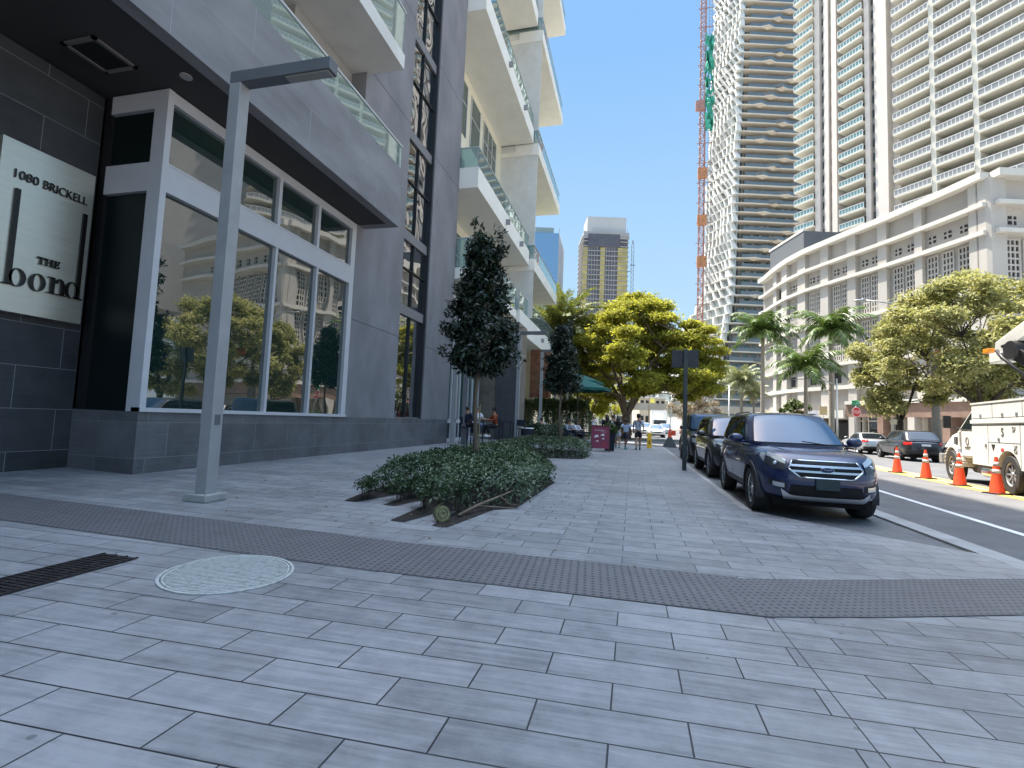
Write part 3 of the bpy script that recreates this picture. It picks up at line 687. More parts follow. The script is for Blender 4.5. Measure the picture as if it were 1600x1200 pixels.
def branch(mb, a, b, r0, r1, wob=.1, n=5, seed=0):
    q = random.Random(seed); a = Vector(a); b = Vector(b); L = (b-a).length; pts = []; rs = []
    for i in range(n+1):
        t = i/n; p = a.lerp(b, t)
        if 0 < i < n: p += Vector((q.uniform(-1,1), q.uniform(-1,1), q.uniform(-.5,.8)))*wob*L
        pts.append(p); rs.append(r0+(r1-r0)*t)
    mb.tube(pts, rs, 7, caps=False); return pts
# --- clipped street trees
def clipped_tree(x, y, label, seed, H=5.15, zb=2.15, R=.71):
    z0 = gz(x)
    t = thing('clipped_tree', label, 'tree', (x, y, z0), 0, 'small clipped trees in the planting beds')
    mb = MB(); mb.tube([(0,0,-.05),(.03,.01,.8),(-.01,-.02,1.6),(.04,.02,2.4),(.06,0,3.4),(.1,0,4.6)], [.055,.046,.042,.038,.028,.012], 9)
    q = random.Random(seed)
    for k in range(26):
        z = q.uniform(zb, H-.7); a = q.uniform(0, 2*PI); r = R*(1.05-.75*(z-zb)/(H-zb))
        branch(mb, (.04,0,z-.1), (math.cos(a)*r, math.sin(a)*r, z+.25), .014, .004, .05, 3, seed+k)
    mb.build('trunk', MT['bark'], t, smooth=True)
    mb = MB(); mb.tube([(.09,.05,-.02),(.085,.04,1.5)], .016, 6); mb.build('stake', mat('bamboo stake', (.25,.2,.11), .7, var=.1) if 'bamboo stake' not in bpy.data.materials else bpy.data.materials['bamboo stake'], t)
    P_ = []; Nn = []; r = np.random.default_rng(seed)
    for k in range(125):          # twig clumps
        f = r.uniform(0,1)**1.25; z = zb+.1+f*(H-zb-.25); prof = R*(.55+.5*math.sin(min(1,(f+.12)*2.2)*PI/2))*(1-.80*f**1.3)*r.uniform(.80,1.14)
        a = r.uniform(0,2*PI); rr = prof*r.uniform(.2,1)**.4
        c = np.array([math.cos(a)*rr+.05, math.sin(a)*rr, z]); p, d = ellip(115, c, (.2,.2,.17), seed*1000+k, .5)
        P_.append(p); Nn.append(d*.6+np.array([0,0,.4])+c*[.3,.3,0])
    for k in range(26):           # protruding sprigs
        a = r.uniform(0,2*PI); f = r.uniform(0,1); z = zb+.2+f*(H-zb); rr = R*(1.22-.72*f)
        c = np.array([math.cos(a)*rr, math.sin(a)*rr, z]); p, d = ellip(26, c, (.13,.13,.16), seed*77+k, .6); P_.append(p); Nn.append(d)
    p = np.concatenate(P_); nn = np.concatenate(Nn)
    leaf_obj('crown', p, .125, LF['dark'], t, .38, nn, seed=seed, jitter=.35)
    return t
clipped_tree(-3.17, 9.64, 'nearer small clipped tree with dark narrow crown rising from the front hedge', 3)
clipped_tree(-2.7, 18.5, 'farther small clipped tree with dark narrow crown rising from the second hedge', 9, H=4.95, zb=2.3, R=.66)
# --- low hedges
def poly_mask(poly, p):
    x, y = p[:,0], p[:,1]; ins = np.zeros(len(p), bool); n = len(poly)
    for i in range(n):
        x1, y1 = poly[i]; x2, y2 = poly[(i+1)%n]
        c = ((y1 > y) != (y2 > y)) & (x < (x2-x1)*(y-y1)/(y2-y1+1e-12)+x1); ins ^= c
    return ins
def edge_dist(poly, p):
    best = np.full(len(p), 9.); n = len(poly)
    for i in range(n):
        a = np.array(poly[i], float); b = np.array(poly[(i+1)%n], float); ab = b-a
        t = np.clip(((p[:,:2]-a)@ab)/(ab@ab), 0, 1); best = np.minimum(best, np.linalg.norm(p[:,:2]-(a+t[:,None]*ab), axis=1))
    return best
def hedge(name, label, cat, poly, h, n, size, seed, mt='hedge', grow=.12, extra=(), z0=None, pale=.3, group=None):
    r = np.random.default_rng(seed); xs = [p[0] for p in poly]; ys = [p[1] for p in poly]
    x0, x1, y0, y1 = min(xs)-grow, max(xs)+grow, min(ys)-grow, max(ys)+grow
    cx, cy = sum(xs)/len(xs), sum(ys)/len(ys); zb = gz(cx) if z0 is None else z0
    t = thing(name, label, cat, (cx, cy, zb), 0, group)
    p = np.stack([r.uniform(x0,x1,n*4), r.uniform(y0,y1,n*4), np.zeros(n*4)], 1)
    ins = poly_mask(poly, p); ed = edge_dist(poly, p); keep = ins | (ed < grow*r.uniform(.2,1,len(p))); p = p[keep]; ed = np.where(ins, ed, -ed)[keep]
    hn = np.array([mnoise.noise(Vector((a*1.7, b*1.7, seed)))*.16+mnoise.noise(Vector((a*5, b*5, seed+3)))*.10 for a, b in p[:,:2]])
    top = h*(1+hn)*np.clip(.72+ed*1.6, .55, 1.0)
    u = r.uniform(0,1,len(p)); side = (ed < (.22 if h < 1 else .5))
    z = np.where(side, top*np.where(u<.5, u*2, 1-.12*u), top*(1-.25*u**2))
    p[:,2] = z; pick = r.permutation(len(p))[:n]; p = p[pick]; side = side[pick]
    loc = p-np.array([cx, cy, 0])
    nn = np.tile([0,0,.8], (len(p),1)); c2 = loc.copy(); c2[:,2] = 0; c2 /= np.linalg.norm(c2,axis=1)[:,None]+1e-6; nn = nn+c2*side[:,None]*.9
    k = int(len(p)*pale)
    leaf_obj('leaves', loc[k:], size, LF[mt], t, .42, nn[k:], tilt=1.1, seed=seed)
    if k: leaf_obj('young_leaves', loc[:k]+[0,0,.015], size*.85, LF['hedge_pale'], t, .42, nn[:k], tilt=1.0, seed=seed+1)
    mb = MB(); q = random.Random(seed)
    for i in range(int(90)):
        while True:
            a, b = q.uniform(x0,x1), q.uniform(y0,y1)
            if poly_mask(poly, np.array([[a,b,0]]))[0]: break
        for j in range(3):
            mb.tube([(a-cx,b-cy,0),(a-cx+q.uniform(-.12,.12), b-cy+q.uniform(-.12,.12), h*.45),(a-cx+q.uniform(-.2,.2), b-cy+q.uniform(-.2,.2), h*q.uniform(.7,.9))], [.009,.007,.004], 5)
    mb.build('stems', MT['bark_dark'], t)
    return t
hp1 = [(-3.85,6.95),(-3.2,6.75),(-2.9,6.9),(-2.5,6.35),(-1.95,6.55),(-1.62,7.0),(-1.56,9.85),(-2.5,12.2),(-3.1,15.2),(-4.3,15.2),(-4.15,9.5)]
hedge('low_hedge', 'nearer low bushy hedge spilling over comb-shaped bed cut-outs in the paving', 'hedge', hp1, .52, 44000, .062, 5, group='low hedges in the paving')
hedge('low_hedge', 'farther low clipped hedge between the nearer hedge and the pink menu board', 'hedge', H2, .56, 19000, .062, 6, group='low hedges in the paving')
for i, (x, y, s, lb) in enumerate(((-3.62,6.15,.30,'sprig of hedge plant at the tip of the leftmost bed cut-out'),(-3.14,6.35,.34,'sprig of hedge plant in the second bed cut-out from the left'),(-2.62,5.95,.42,'leafy hedge sprig in the second bed cut-out from the right'),(-2.14,5.9,.44,'leafy hedge sprig beside the round ground light'))):
    t = thing('shrub', lb, 'shrub', (x, y, gz(x)), 0, 'sprigs in the bed cut-outs')
    P_ = []
    mb = MB(); q = random.Random(i)
    for k in range(9):
        a = q.uniform(0,6.28); rr = q.uniform(.02,.13); yy = q.uniform(-.2,.35)
        e = (math.cos(a)*rr, yy+math.sin(a)*rr, s*q.uniform(.6,1)); mb.tube([(0,yy*.6,0),(e[0]*.5,e[1]*.8,e[2]*.6),e], [.006,.005,.003], 5)
        p, d = ellip(60, (e[0],e[1],e[2]*.85), (.11,.12,s*.28), i*50+k, .5); p[:,2] = np.abs(p[:,2])+.02; P_.append(p)
    mb.build('stems', MT['bark_dark'], t); leaf_obj('leaves', np.concatenate(P_), .055, LF['hedge'], t, .45, seed=i)
# fallen branch and roots in the right hand cut-out
mb = MB()
mb.tube([(-2.05,5.75,.07),(-1.95,6.2,.13),(-1.72,6.7,.22),(-1.65,6.95,.25)], [.02,.018,.014,.008], 7)
mb.tube([(-1.95,6.2,.12),(-1.85,6.4,.09),(-1.66,6.62,.05),(-1.5,6.68,.045)], [.015,.012,.008,.004], 6)
mb.tube([(-1.75,6.6,.2),(-1.62,6.65,.1),(-1.5,6.9,.05)], [.009,.007,.003], 5)
tag(mb.build('dead_branch', MT['bark'], smooth=True), 'bare forked dead branch lying in the front right bed cut-out', 'branch')
# tall hedge block and terrace planting
hedge('tall_hedge', 'tall square-clipped hedge behind the outdoor seating', 'hedge', [(-8.6,34),(-2.9,34),(-2.9,35.4),(-8.6,35.4)], 2.65, 26000, .12, 8, mt='bush', z0=.1, pale=.0)
hedge('low_hedge', 'dark low hedge in front of the seated man by the stone column', 'hedge', [(-5.6,25.4),(-3.4,25.4),(-3.4,26.6),(-5.6,26.6)], .95, 7000, .085, 12, z0=.1, pale=.05)
# --- broad trees
def grow(mb, tips, a, d, L, r, lvl, q, spread=.6, up=.15, ratio=.74):
    a = Vector(a); d = Vector(d).normalized(); pts = [a]; rs = [r]; c = a.copy(); dd = d.copy()
    for i in range(4):
        dd = (dd+Vector((q.uniform(-1,1), q.uniform(-1,1), q.uniform(-.6,1)))*.16).normalized(); c = c+dd*L/4; pts.append(c.copy()); rs.append(r*(1-.4*(i+1)/4))
    mb.tube(pts, rs, 7 if lvl < 3 else 5, caps=False)
    if lvl <= 0: tips.append(c); tips.append(pts[2]); return
    for k in range(3 if lvl > 1 else 3):
        an = q.uniform(0, 2*PI); ax = dd.orthogonal().normalized(); ax.rotate(Matrix.Rotation(an, 3, dd))
        nd = (dd+ax*spread*q.uniform(.7,1.25)+Vector((0,0,up))).normalized()
        grow(mb, tips, pts[-1] if k < 2 else pts[2], nd, L*ratio*q.uniform(.85,1.1), rs[-1]*.78, lvl-1, q, spread, up, ratio)
def broad_tree(name, label, x, y, z0, trunk, clumps, lm, lsize, ln, seed, barkm, th=2.2, tr=.3, cr=(1,1,.5), group=None, droop=0, links=True, lean=(0,0), shell=.5, tips_w=0):
    t = thing(name, label, 'tree', (x, y, z0), 0, group)
    mb = MB(); q = random.Random(seed); r = np.random.default_rng(seed)
    fork = [Vector((lean[0]*.5, lean[1]*.5, th)), ]
    mb.tube([(0,0,-.1),(lean[0]*.1,0,th*.35),(lean[0]*.3,lean[1]*.3,th*.7),fork[0]], [tr*1.35,tr*1.02,tr*.92,tr*.95], 12)
    nmain = 6; mains = []
    for k in range(nmain):
        a = 2*PI*k/nmain+q.uniform(-.3,.3); tgt = trunk(a, q)
        mid = fork[0].lerp(tgt, .5)+Vector((0,0,.12*(tgt-fork[0]).length)); pts = [fork[0]-Vector((0,0,.15)), fork[0].lerp(mid,.5)+Vector((q.uniform(-.2,.2),q.uniform(-.2,.2),.1)), mid, mid.lerp(tgt,.5)+Vector((0,0,.1)), tgt]
        mb.tube(pts, [tr*.55,tr*.42,tr*.32,tr*.2,tr*.1], 8, caps=False); mains += pts[1:]
    P_ = []; Nn = []
    for i, (c, rr, w) in enumerate(clumps):
        c = Vector(c)
        m_ = min(mains, key=lambda p: (p-c).length+max(0, (p.z-c.z))*1.5)
        branch(mb, m_, c-Vector((0,0,rr[2]*.3)), tr*.13, .02, .06, 4, seed*100+i)
        for k in range(4):
            e = c+Vector((q.uniform(-.8,.8)*rr[0], q.uniform(-.8,.8)*rr[1], q.uniform(-.3,.5)*rr[2])); branch(mb, c-Vector((0,0,rr[2]*.3)), e, .018, .005, .08, 3, seed*300+i*5+k)
        n = int(ln*w); p, d = ellip(n, c, rr, seed*999+i, shell)
        # break up into twiglets
        tw = r.integers(0, max(2, n//14), n); off = r.normal(0, 1, (max(2, n//14), 3))*np.array(rr)*.42; p = p*.55+(np.array(c)+off[tw])*.45+r.normal(0,.10*min(rr),(n,3))
        P_.append(p); Nn.append(d*.5+[0,0,.5])
    mb.build('trunk', barkm, t, smooth=True)
    leaf_obj('crown', np.concatenate(P_), lsize, lm, t, .5, np.concatenate(Nn), tilt=.9, seed=seed, droop=droop)
    return t
# the big yellow-green tree beside the road
def pads(n, cz0, cz1, R, seed, rr=(1.5,1.5,.42), shape=None, c0=(0,0), minr=.0):
    r = random.Random(seed); out = []
    for k in range(n):
        f = (k+.5)/n; z = cz0+(cz1-cz0)*f; Rz = shape(f)*R; a = r.uniform(0,2*PI); rad_ = Rz*max(minr, r.uniform(0,1))**.5; s = r.uniform(.75,1.3)
        out.append(((c0[0]+math.cos(a)*rad_, c0[1]+math.sin(a)*rad_, z+r.uniform(-.3,.3)-.05*rad_), (rr[0]*s, rr[1]*s, rr[2]*s), s*s))
    return out
cl = pads(140, 4.4, 13.0, 7.0, 11, (1.5,1.5,.55), lambda f: .62+.42*math.sin((f*.9+.15)*PI)-.42*max(0,f-.62)/.38, (1.1,0))
_q = random.Random(4)
cl += [((_q.uniform(-3.6,3.4), _q.uniform(-3.5,1.5), _q.uniform(3.6,6.5)), (1.2,1.2,.42), .9) for _ in range(18)]+[((_q.uniform(3.5,7.6), _q.uniform(-2.5,2.5), _q.uniform(6.2,10.3)), (1.35,1.35,.45), 1.3) for _ in range(22)]+[((_q.uniform(-5.0,-2.6), _q.uniform(-2.5,2.5), _q.uniform(6.2,11.0)), (1.3,1.3,.45), .9) for _ in range(7)]
cl += [((5.8,-.5,5.4),(1.8,1.4,.35),1.6),((7.0,0,6.6),(1.6,1.4,.4),1.5),((7.4,.5,9.0),(1.3,1.2,.35),1.2),((-4.4,0,7.2),(1.3,1.3,.45),1.4),((-4.0,-.8,5.6),(1.2,1.3,.4),1.2),((4.4,0,4.6),(1.4,1.2,.3),1.2),((6.3,0,4.4),(1.2,1.1,.25),1.0)]
broad_tree('broad_tree', 'large spreading yellow-green tree at the end of the pavement', -.6, 46.2, 0, lambda a, q: Vector((math.cos(a)*4.4+1.1, math.sin(a)*4.4, q.uniform(7,10.5))), cl, LF['yellow'], .27, 820, 21, MT['bark'], th=2.0, tr=.42, shell=.5)
# oaks on the far side
cl = pads(72, 3.9, 11.4, 4.9, 31, (1.2,1.2,.75), lambda f: .75+.35*math.sin(f*PI)-.35*max(0,f-.6)/.4, (-.2,0))
broad_tree('street_tree', 'large olive-green tree with dark forked trunk behind the white utility truck', 21.0, 36.2, .06, lambda a, q: Vector((math.cos(a)*2.8, math.sin(a)*2.8, q.uniform(5,8))), cl, LF['oak'], .23, 620, 32, MT['bark_dark'], th=2.6, tr=.27, group='street trees across the road', shell=.45)
cl = pads(46, 3.3, 9.8, 2.7, 33, (.95,.95,.7), lambda f: .8+.4*math.sin(f*PI)-.55*max(0,f-.55)/.45, (0,0))
broad_tree('street_tree', 'olive-green tree left of the concrete lamp standard across the road', 18.9, 41.2, .06, lambda a, q: Vector((math.cos(a)*1.8, math.sin(a)*1.8, q.uniform(4,7))), cl, LF['oak'], .23, 620, 34, MT['bark_dark'], th=2.2, tr=.2, group='street trees across the road', shell=.45)
cl = pads(36, 2.6, 9.2, 3.2, 35, (1.1,1.1,.8), lambda f: .8+.3*math.sin(f*PI), (0,0))
broad_tree('street_tree', 'olive-green tree at the right edge behind the boom of the utility truck', 26.2, 35.0, .06, lambda a, q: Vector((math.cos(a)*2, math.sin(a)*2, q.uniform(4,7))), cl, LF['oak'], .23, 560, 36, MT['bark_dark'], th=2.2, tr=.22, group='street trees across the road', shell=.45)
# lighter smaller trees in the distance
for i, (x, y, R, h, mt, lb) in enumerate(((9.5,88,4.2,8.5,'bare','pale dry-looking tree far down the road beyond the black sign pole'),(12.5,100,4.5,9,'bare','second pale dry-looking tree far down the road, behind the first'),(-4.2,52,2.4,6.8,'yellow','small yellow-green tree left of the big tree trunk'),
       (-7.5,50,2.6,6.5,'bush','dark green tree behind the green umbrellas'),(-11.5,46,3,5.8,'bush','bushy tree between the tall hedge and the date palm'),(-3,78,4,7,'yellow','yellow-green tree in the background behind the big tree trunk'),(20.5,71,2.2,5.2,'bush','small green tree beside the far palms'))):
    cl = pads(20, h*.4, h, R, 60+i, (R*.34,R*.34,R*.2), lambda f: .9+.2*math.sin(f*PI)-.4*f)
    broad_tree('background_tree', lb, x, y, 0, lambda a, q: Vector((math.cos(a)*R*.5, math.sin(a)*R*.5, h*.65)), cl, LF[mt], .3, 260, 40+i, MT['bark'], th=h*.3, tr=.16, group='background trees')
# --- palms
def palm(name, label, x, y, z0, H, kind, seed, L=3.0, nf=16, trunk_r=.2, lean=0, mt='palm', group=None, crownshaft=True, scale=1):
    t = thing(name, label, 'palm tree', (x, y, z0), 0, group); q = random.Random(seed)
    mb = MB(); n = 14
    pts = [(lean*(i/n)**2, 0, H*i/n-.05) for i in range(n+1)]
    rs = [trunk_r*(1.15-.35*i/n)*(1+(.18*math.sin(i/n*PI) if kind == 'royal' else 0))+(.012 if i%2 else 0) for i in range(n+1)]
    mb.tube(pts, rs, 12); mb.build('trunk', MT['palm_trunk'], t, smooth=True)
    top = Vector((lean, 0, H))
    if kind == 'royal':
        mb = MB(); mb.tube([top-Vector((0,0,.05)), top+Vector((0,0,.5)), top+Vector((0,0,1.1))], [trunk_r*.85,trunk_r*.8,trunk_r*.35], 10); mb.build('crownshaft', mat('green crownshaft', (.12,.2,.05), .4, var=.1) if 'green crownshaft' not in bpy.data.materials else bpy.data.materials['green crownshaft'], t, smooth=True)
        top = top+Vector((0,0,1.0))
    V = []; F = []; rm = MB()
    for k in range(nf):
        a = 2*PI*k*.381966+q.uniform(-.15,.15); f = (k+.5)/nf
        el = {'royal': 1.25-1.5*f, 'date': 1.35-2.3*f, 'fan': 1.4-1.9*f}[kind]; LL = L*q.uniform(.85,1.1)
        dr = {'royal': 1.5, 'date': 1.15, 'fan': 1.2}[kind]
        p = top.copy(); pts = [p.copy()]; m_ = 16; e = el
        for i in range(m_):
            p = p+Vector((math.cos(a)*math.cos(e), math.sin(a)*math.cos(e), math.sin(e)))*LL/m_; e -= dr/m_*(.4+1.3*i/m_); pts.append(p.copy())
        rm.tube(pts, [.035*scale*(1-.85*i/m_)+.004 for i in range(m_+1)], 5)
        side = Vector((-math.sin(a), math.cos(a), 0))
        for i in range(2, m_*3):
            s = i/(m_*3); j = min(m_-1, int(s*m_)); c = pts[j].lerp(pts[j+1], s*m_-j); tg = (pts[j+1]-pts[j]).normalized(); upv = side.cross(tg).normalized()
            if upv.z < 0: upv = -upv
            ll = L*.26*math.sin(min(1, s*1.15+.12)*PI*.93)**.6*(1.0 if kind != 'date' else .8)+.05
            for sg in (-1, 1):
                dro = {'royal': .55, 'date': -.25, 'fan': .75}[kind]*q.uniform(.6,1.3)
                d = (side*sg*.85+tg*.55-Vector((0,0,1))*dro+upv*q.uniform(-.2,.5)).normalized()
                w = tg*.030*scale*({'royal':1.6,'date':1.5,'fan':.9}[kind])
                e1 = c+d*ll*.55; e2 = c+d*ll-Vector((0,0,ll*.22)); o = len(V)
                V += [c-w*.6, c+w*.6, e1+w, e1-w, e2]; F += [(o,o+1,o+2,o+3),(o+3,o+2,o+4)]
    rm.build('frond_stalks', bpy.data.materials['palm rachis'] if 'palm rachis' in bpy.data.materials else mat('palm rachis', (.22,.24,.08), .5, var=.1), t)
    me = bpy.data.meshes.new('fronds'); me.from_pydata([tuple(v) for v in V], [], F); me.materials.append(LF[mt]); o = bpy.data.objects.new('fronds', me); COL.objects.link(o); o.parent = t
    return t
G = 'palms along the far pavement'
palm('royal_palm', 'left royal palm in front of the curved podium, beyond the dark blue car', 16.0, 67.6, .06, 12.9, 'royal', 1, 4.9, 19, .22, group=G, scale=1.5)
palm('royal_palm', 'shortest royal palm between the two taller ones across the road', 17.2, 55.6, .06, 7.0, 'royal', 2, 4.3, 18, .17, group=G, scale=1.3)
palm('royal_palm', 'tall pale-trunked royal palm right of the red shop banner', 20.6, 58.6, .06, 11.2, 'royal', 3, 4.5, 19, .22, group=G, scale=1.4)
palm('fan_palm', 'pale silvery palm with drooping fronds behind the parked black cars', 16.2, 81, .06, 8.6, 'fan', 4, 3.9, 30, .25, mt='palm_pale', group=G, scale=1.5)
palm('fan_palm', 'thin pale palm just behind the silvery palm', 18.6, 84, .06, 7.0, 'fan', 5, 2.6, 20, .16, mt='palm_pale', group=G, scale=1.4)
palm('date_palm', 'big date palm with arching fronds behind the white balconies', -6.7, 45.0, .1, 9.6, 'date', 6, 5.2, 64, .38, mt='date', scale=1.6)
palm('date_palm', 'grey-green date palm low behind the second clipped tree', -5.6, 55, .1, 5.6, 'date', 7, 3.6, 34, .3, mt='date', scale=1.5)
# ground cover near the far palms
for i, (x, y, lb) in enumerate(((21.5,52.0,'low palm-like bush below the red shop banner'),(24.5,43.5,'low yellow-green bush below the dark shop window'),(17.4,74,'bright green bush at the foot of the silvery palm'))):
    t = thing('shrub', lb, 'shrub', (x, y, .06), 0, 'bushes along the far pavement')
    p, d = ellip(900, (0,0,.7), (1.1,1.1,.75), 800+i, .5); p[:,2] = np.abs(p[:,2]); leaf_obj('leaves', p, .22, LF['bush'] if i < 2 else LF['palm'], t, .3, d, seed=i)
    mb = MB(); mb.tube([(0,0,0),(.05,0,.6)], [.05,.02], 6); mb.build('stem', MT['bark'], t)

# fallen leaves scattered round the beds
_r = np.random.default_rng(77); _p = np.stack([_r.normal(-2.6,1.5,420), _r.uniform(4.6,17,420), np.zeros(420)], 1); _p = _p[_p[:,0] < 1.6]; _p = _p[~poly_mask(hp1, _p)]; _p[:,2] = -.02*_p[:,0]+.012
_o = leaf_obj('fallen_leaves', _p, .05, mat('dry leaf', (.16,.11,.05), .8, var=.3, scale=3), None, .45, tilt=.12, fold=.05, seed=5); tag(_o, 'dry leaves scattered on the paving round the planting beds', 'leaves', kind='stuff')
# ============================================================ BUILDINGS ACROSS THE ROAD
m_pod = mat('beige podium render', (.42,.395,.36), .85, var=.07, scale=.25, dirt=.15)
m_pod2 = mat('podium cornice', (.56,.54,.49), .85, var=.05, scale=.4, dirt=.1)
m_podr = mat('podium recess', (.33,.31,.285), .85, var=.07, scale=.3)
m_hole = mat('dark opening', (.025,.023,.022), .8, var=0)
m_tw = mat('tower concrete', (.66,.60,.54), .85, var=.05, scale=.3, dirt=.06)
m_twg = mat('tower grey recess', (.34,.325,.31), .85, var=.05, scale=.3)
m_tww = mat('tower white slab', (.60,.58,.50), .8, var=.03, scale=.4)
m_rw = mat('white balcony rail', (.62,.63,.62), .5, var=0)
G_TW = mirror_glass('tower window glass', (.015,.035,.035), 1.9)
G_TEAL = mirror_glass('teal window glass', (.03,.10,.095), 1.9)
RG2 = mirror_glass('balcony panel glass', (.14,.26,.26), 1.7)
RG3 = mirror_glass('balcony panel pale glass', (.27,.275,.27), 1.5)
POD = [(25.7,108.),(26.2,106.2),(26.52,101.16),(27.16,95.57),(28.64,90.4),(31.84,83.65),(34.84,77.82),(36.99,72.84),(38.5,69.18),(39.67,66.06)]
def plen(P_):
    s = [0]
    for i in range(1, len(P_)): s.append(s[-1]+math.hypot(P_[i][0]-P_[i-1][0], P_[i][1]-P_[i-1][1]))
    return s
PS = plen(POD)
def pod(s, off=0):
    """point on podium line at arc length s (0 = far left end), off>0 = outwards (towards the road)"""
    s = max(0, min(PS[-1], s))
    for i in range(1, len(POD)):
        if s <= PS[i]+1e-9: break
    t = (s-PS[i-1])/(PS[i]-PS[i-1]); x = POD[i-1][0]+(POD[i][0]-POD[i-1][0])*t; y = POD[i-1][1]+(POD[i][1]-POD[i-1][1])*t
    def nrm(k):
        dx, dy = POD[k][0]-POD[k-1][0], POD[k][1]-POD[k-1][1]; L = math.hypot(dx, dy); return (dy/L, -dx/L)
    n0 = nrm(i); n1 = nrm(min(len(POD)-1, i+1)) if t > .5 else nrm(max(1, i-1)); k = abs(t-.5)
    nx, ny = n0[0]*(1-k)+n1[0]*k, n0[1]*(1-k)+n1[1]*k; L = math.hypot(nx, ny)
    return (x+nx/L*off, y+ny/L*off)
# outward normal check: street is towards smaller x
if pod(30, 1)[0] > pod(30, 0)[0]: _f = -1
else: _f = 1
def pp(s, off): return pod(s, off*_f)
def band(mb, s0, s1, o0, o1, z0, z1, n=None):
    n = n or max(1, int((s1-s0)/2.2))
    for i in range(n):
        a, b_ = s0+(s1-s0)*i/n, s0+(s1-s0)*(i+1)/n
        A, B_, C, D = pp(a,o0), pp(b_,o0), pp(b_,o1), pp(a,o1)
        mb.hull8([(*A,z0),(*B_,z0),(*C,z0),(*D,z0)], [(*A,z1),(*B_,z1),(*C,z1),(*D,z1)])
PB = thing('parking_podium', 'beige curved parking podium with ledges, piers and lattice vents across the road', 'building', (40, 75, 0)); pofs = -Vector(PB.location)
def lerp(a, b, t): return a+(b-a)*t
def PP(mb, name, mt, par=None, **k):
    o = mb.build(name, mt, par or PB, **k)
    if par is None: o.location = pofs
    return o
E_ = PS[-1]; RL = (39.67,66.06); dR = Vector((4.0,1.1)).normalized(); RN = Vector((dR.y, -dR.x))   # right-hand face from the corner
def rp(s, off): return (RL[0]+dR.x*s+RN.x*off, RL[1]+dR.y*s+RN.y*off)
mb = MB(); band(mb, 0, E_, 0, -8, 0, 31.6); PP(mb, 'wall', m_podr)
mb = MB(); A = [rp(0,0), rp(30,0), rp(30,-30), (24.9+30,112), pp(0,-7.9)]
mb.prism([rp(0,-.01), rp(30,-.01), rp(30,-40), rp(0,-40)], 0, 31.6); PP(mb, 'right_wall', m_pod)
LED = [(31.25,32.1,1.25),(28.0,28.5,1.1),(24.7,25.2,1.05),(18.2,18.7,.95),(11.6,12.1,.95),(7.9,8.5,.8)]
for z0, z1, o in LED:
    mb = MB(); band(mb, 0, E_, o, -.3, z0, z1); 
    q = [rp(-.1,o), rp(30,o), rp(30,-.3), rp(0,-.3)]; mb.prism(q, z0+.002, z1-.002)
    PP(mb, 'cornice', m_pod2)
# piers: positions measured along the line
def s_of_px(px):
    best = None
    for k in range(0, 2000):
        s = E_*k/1999; x, y = pp(s, .5); q = Vector((x, y, 20-CAM_H)); X = 800+760*q.dot(cX)/q.dot(cF)
        if best is None or abs(X-px) < best[0]: best = (abs(X-px), s)
    return best[1]
piers = [(1209,1214),(1222,1230),(1247,1259),(1283,1295),(1325,1338),(1373,1387),(1431,1443),(1517,1532)]
PR = []
for a, b_ in piers:
    s0, s1 = s_of_px(a), s_of_px(b_); PR.append((s0, s1))
    mb = MB(); band(mb, s0, s1, .62, -.1, 0, 31.4, 1); PP(mb, 'pier', m_pod)
mb = MB(); mb.prism([pp(E_-.05,.62), pp(E_-1.1,.62), pp(E_-1.1,-.2), rp(0,-.3), rp(1.2,-.2), rp(1.2,.6), (RL[0]-.3, RL[1]-.55)], 0, 31.35); PP(mb, 'corner_pier', m_pod)
def vent4(s, z, sz=.62, gap=.16, plane='p', o=.03):
    f = pp if plane == 'p' else rp; W_ = 2*sz+gap
    def hb(mb, a, b_, o0, za, zb):
        A, B_, C, D = f(a,o0), f(b_,o0), f(b_,-.05), f(a,-.05); mb.hull8([(*A,za),(*B_,za),(*C,za),(*D,za)], [(*A,zb),(*B_,zb),(*C,zb),(*D,zb)])
    mb = MB(); hb(mb, s, s+W_, o, z, z+W_); v = PP(mb, 'vent', m_hole)
    mb = MB(); hb(mb, s+sz, s+sz+gap, o+.06, z-.02, z+W_+.02); hb(mb, s-.02, s+W_+.02, o+.062, z+sz, z+sz+gap); mb.build('vent_bars', m_pod, v)
def lattice(s, z0, z1, wd=1.9, cols=3, plane='p'):
    f = pp if plane == 'p' else rp
    def hb(mb, a, b_, o0, o1, za, zb):
        A, B_, C, D = f(a,o0), f(b_,o0), f(b_,o1), f(a,o1); mb.hull8([(*A,za),(*B_,za),(*C,za),(*D,za)], [(*A,zb),(*B_,zb),(*C,zb),(*D,zb)])
    mb = MB(); hb(mb, s, s+wd, .02, -.05, z0, z1); g = PP(mb, 'lattice_vent', m_hole)
    mb = MB(); cw = wd/cols
    for c in range(cols+1): hb(mb, s+c*cw-.09, s+c*cw+.09, .16, .021, z0, z1)
    n = int((z1-z0)/.68)
    for r_ in range(n+1): zz = z0+(z1-z0)*r_/n; hb(mb, s, s+wd, .15, .022, zz-.1, zz+.1)
    mb.build('lattice', m_pod, g)
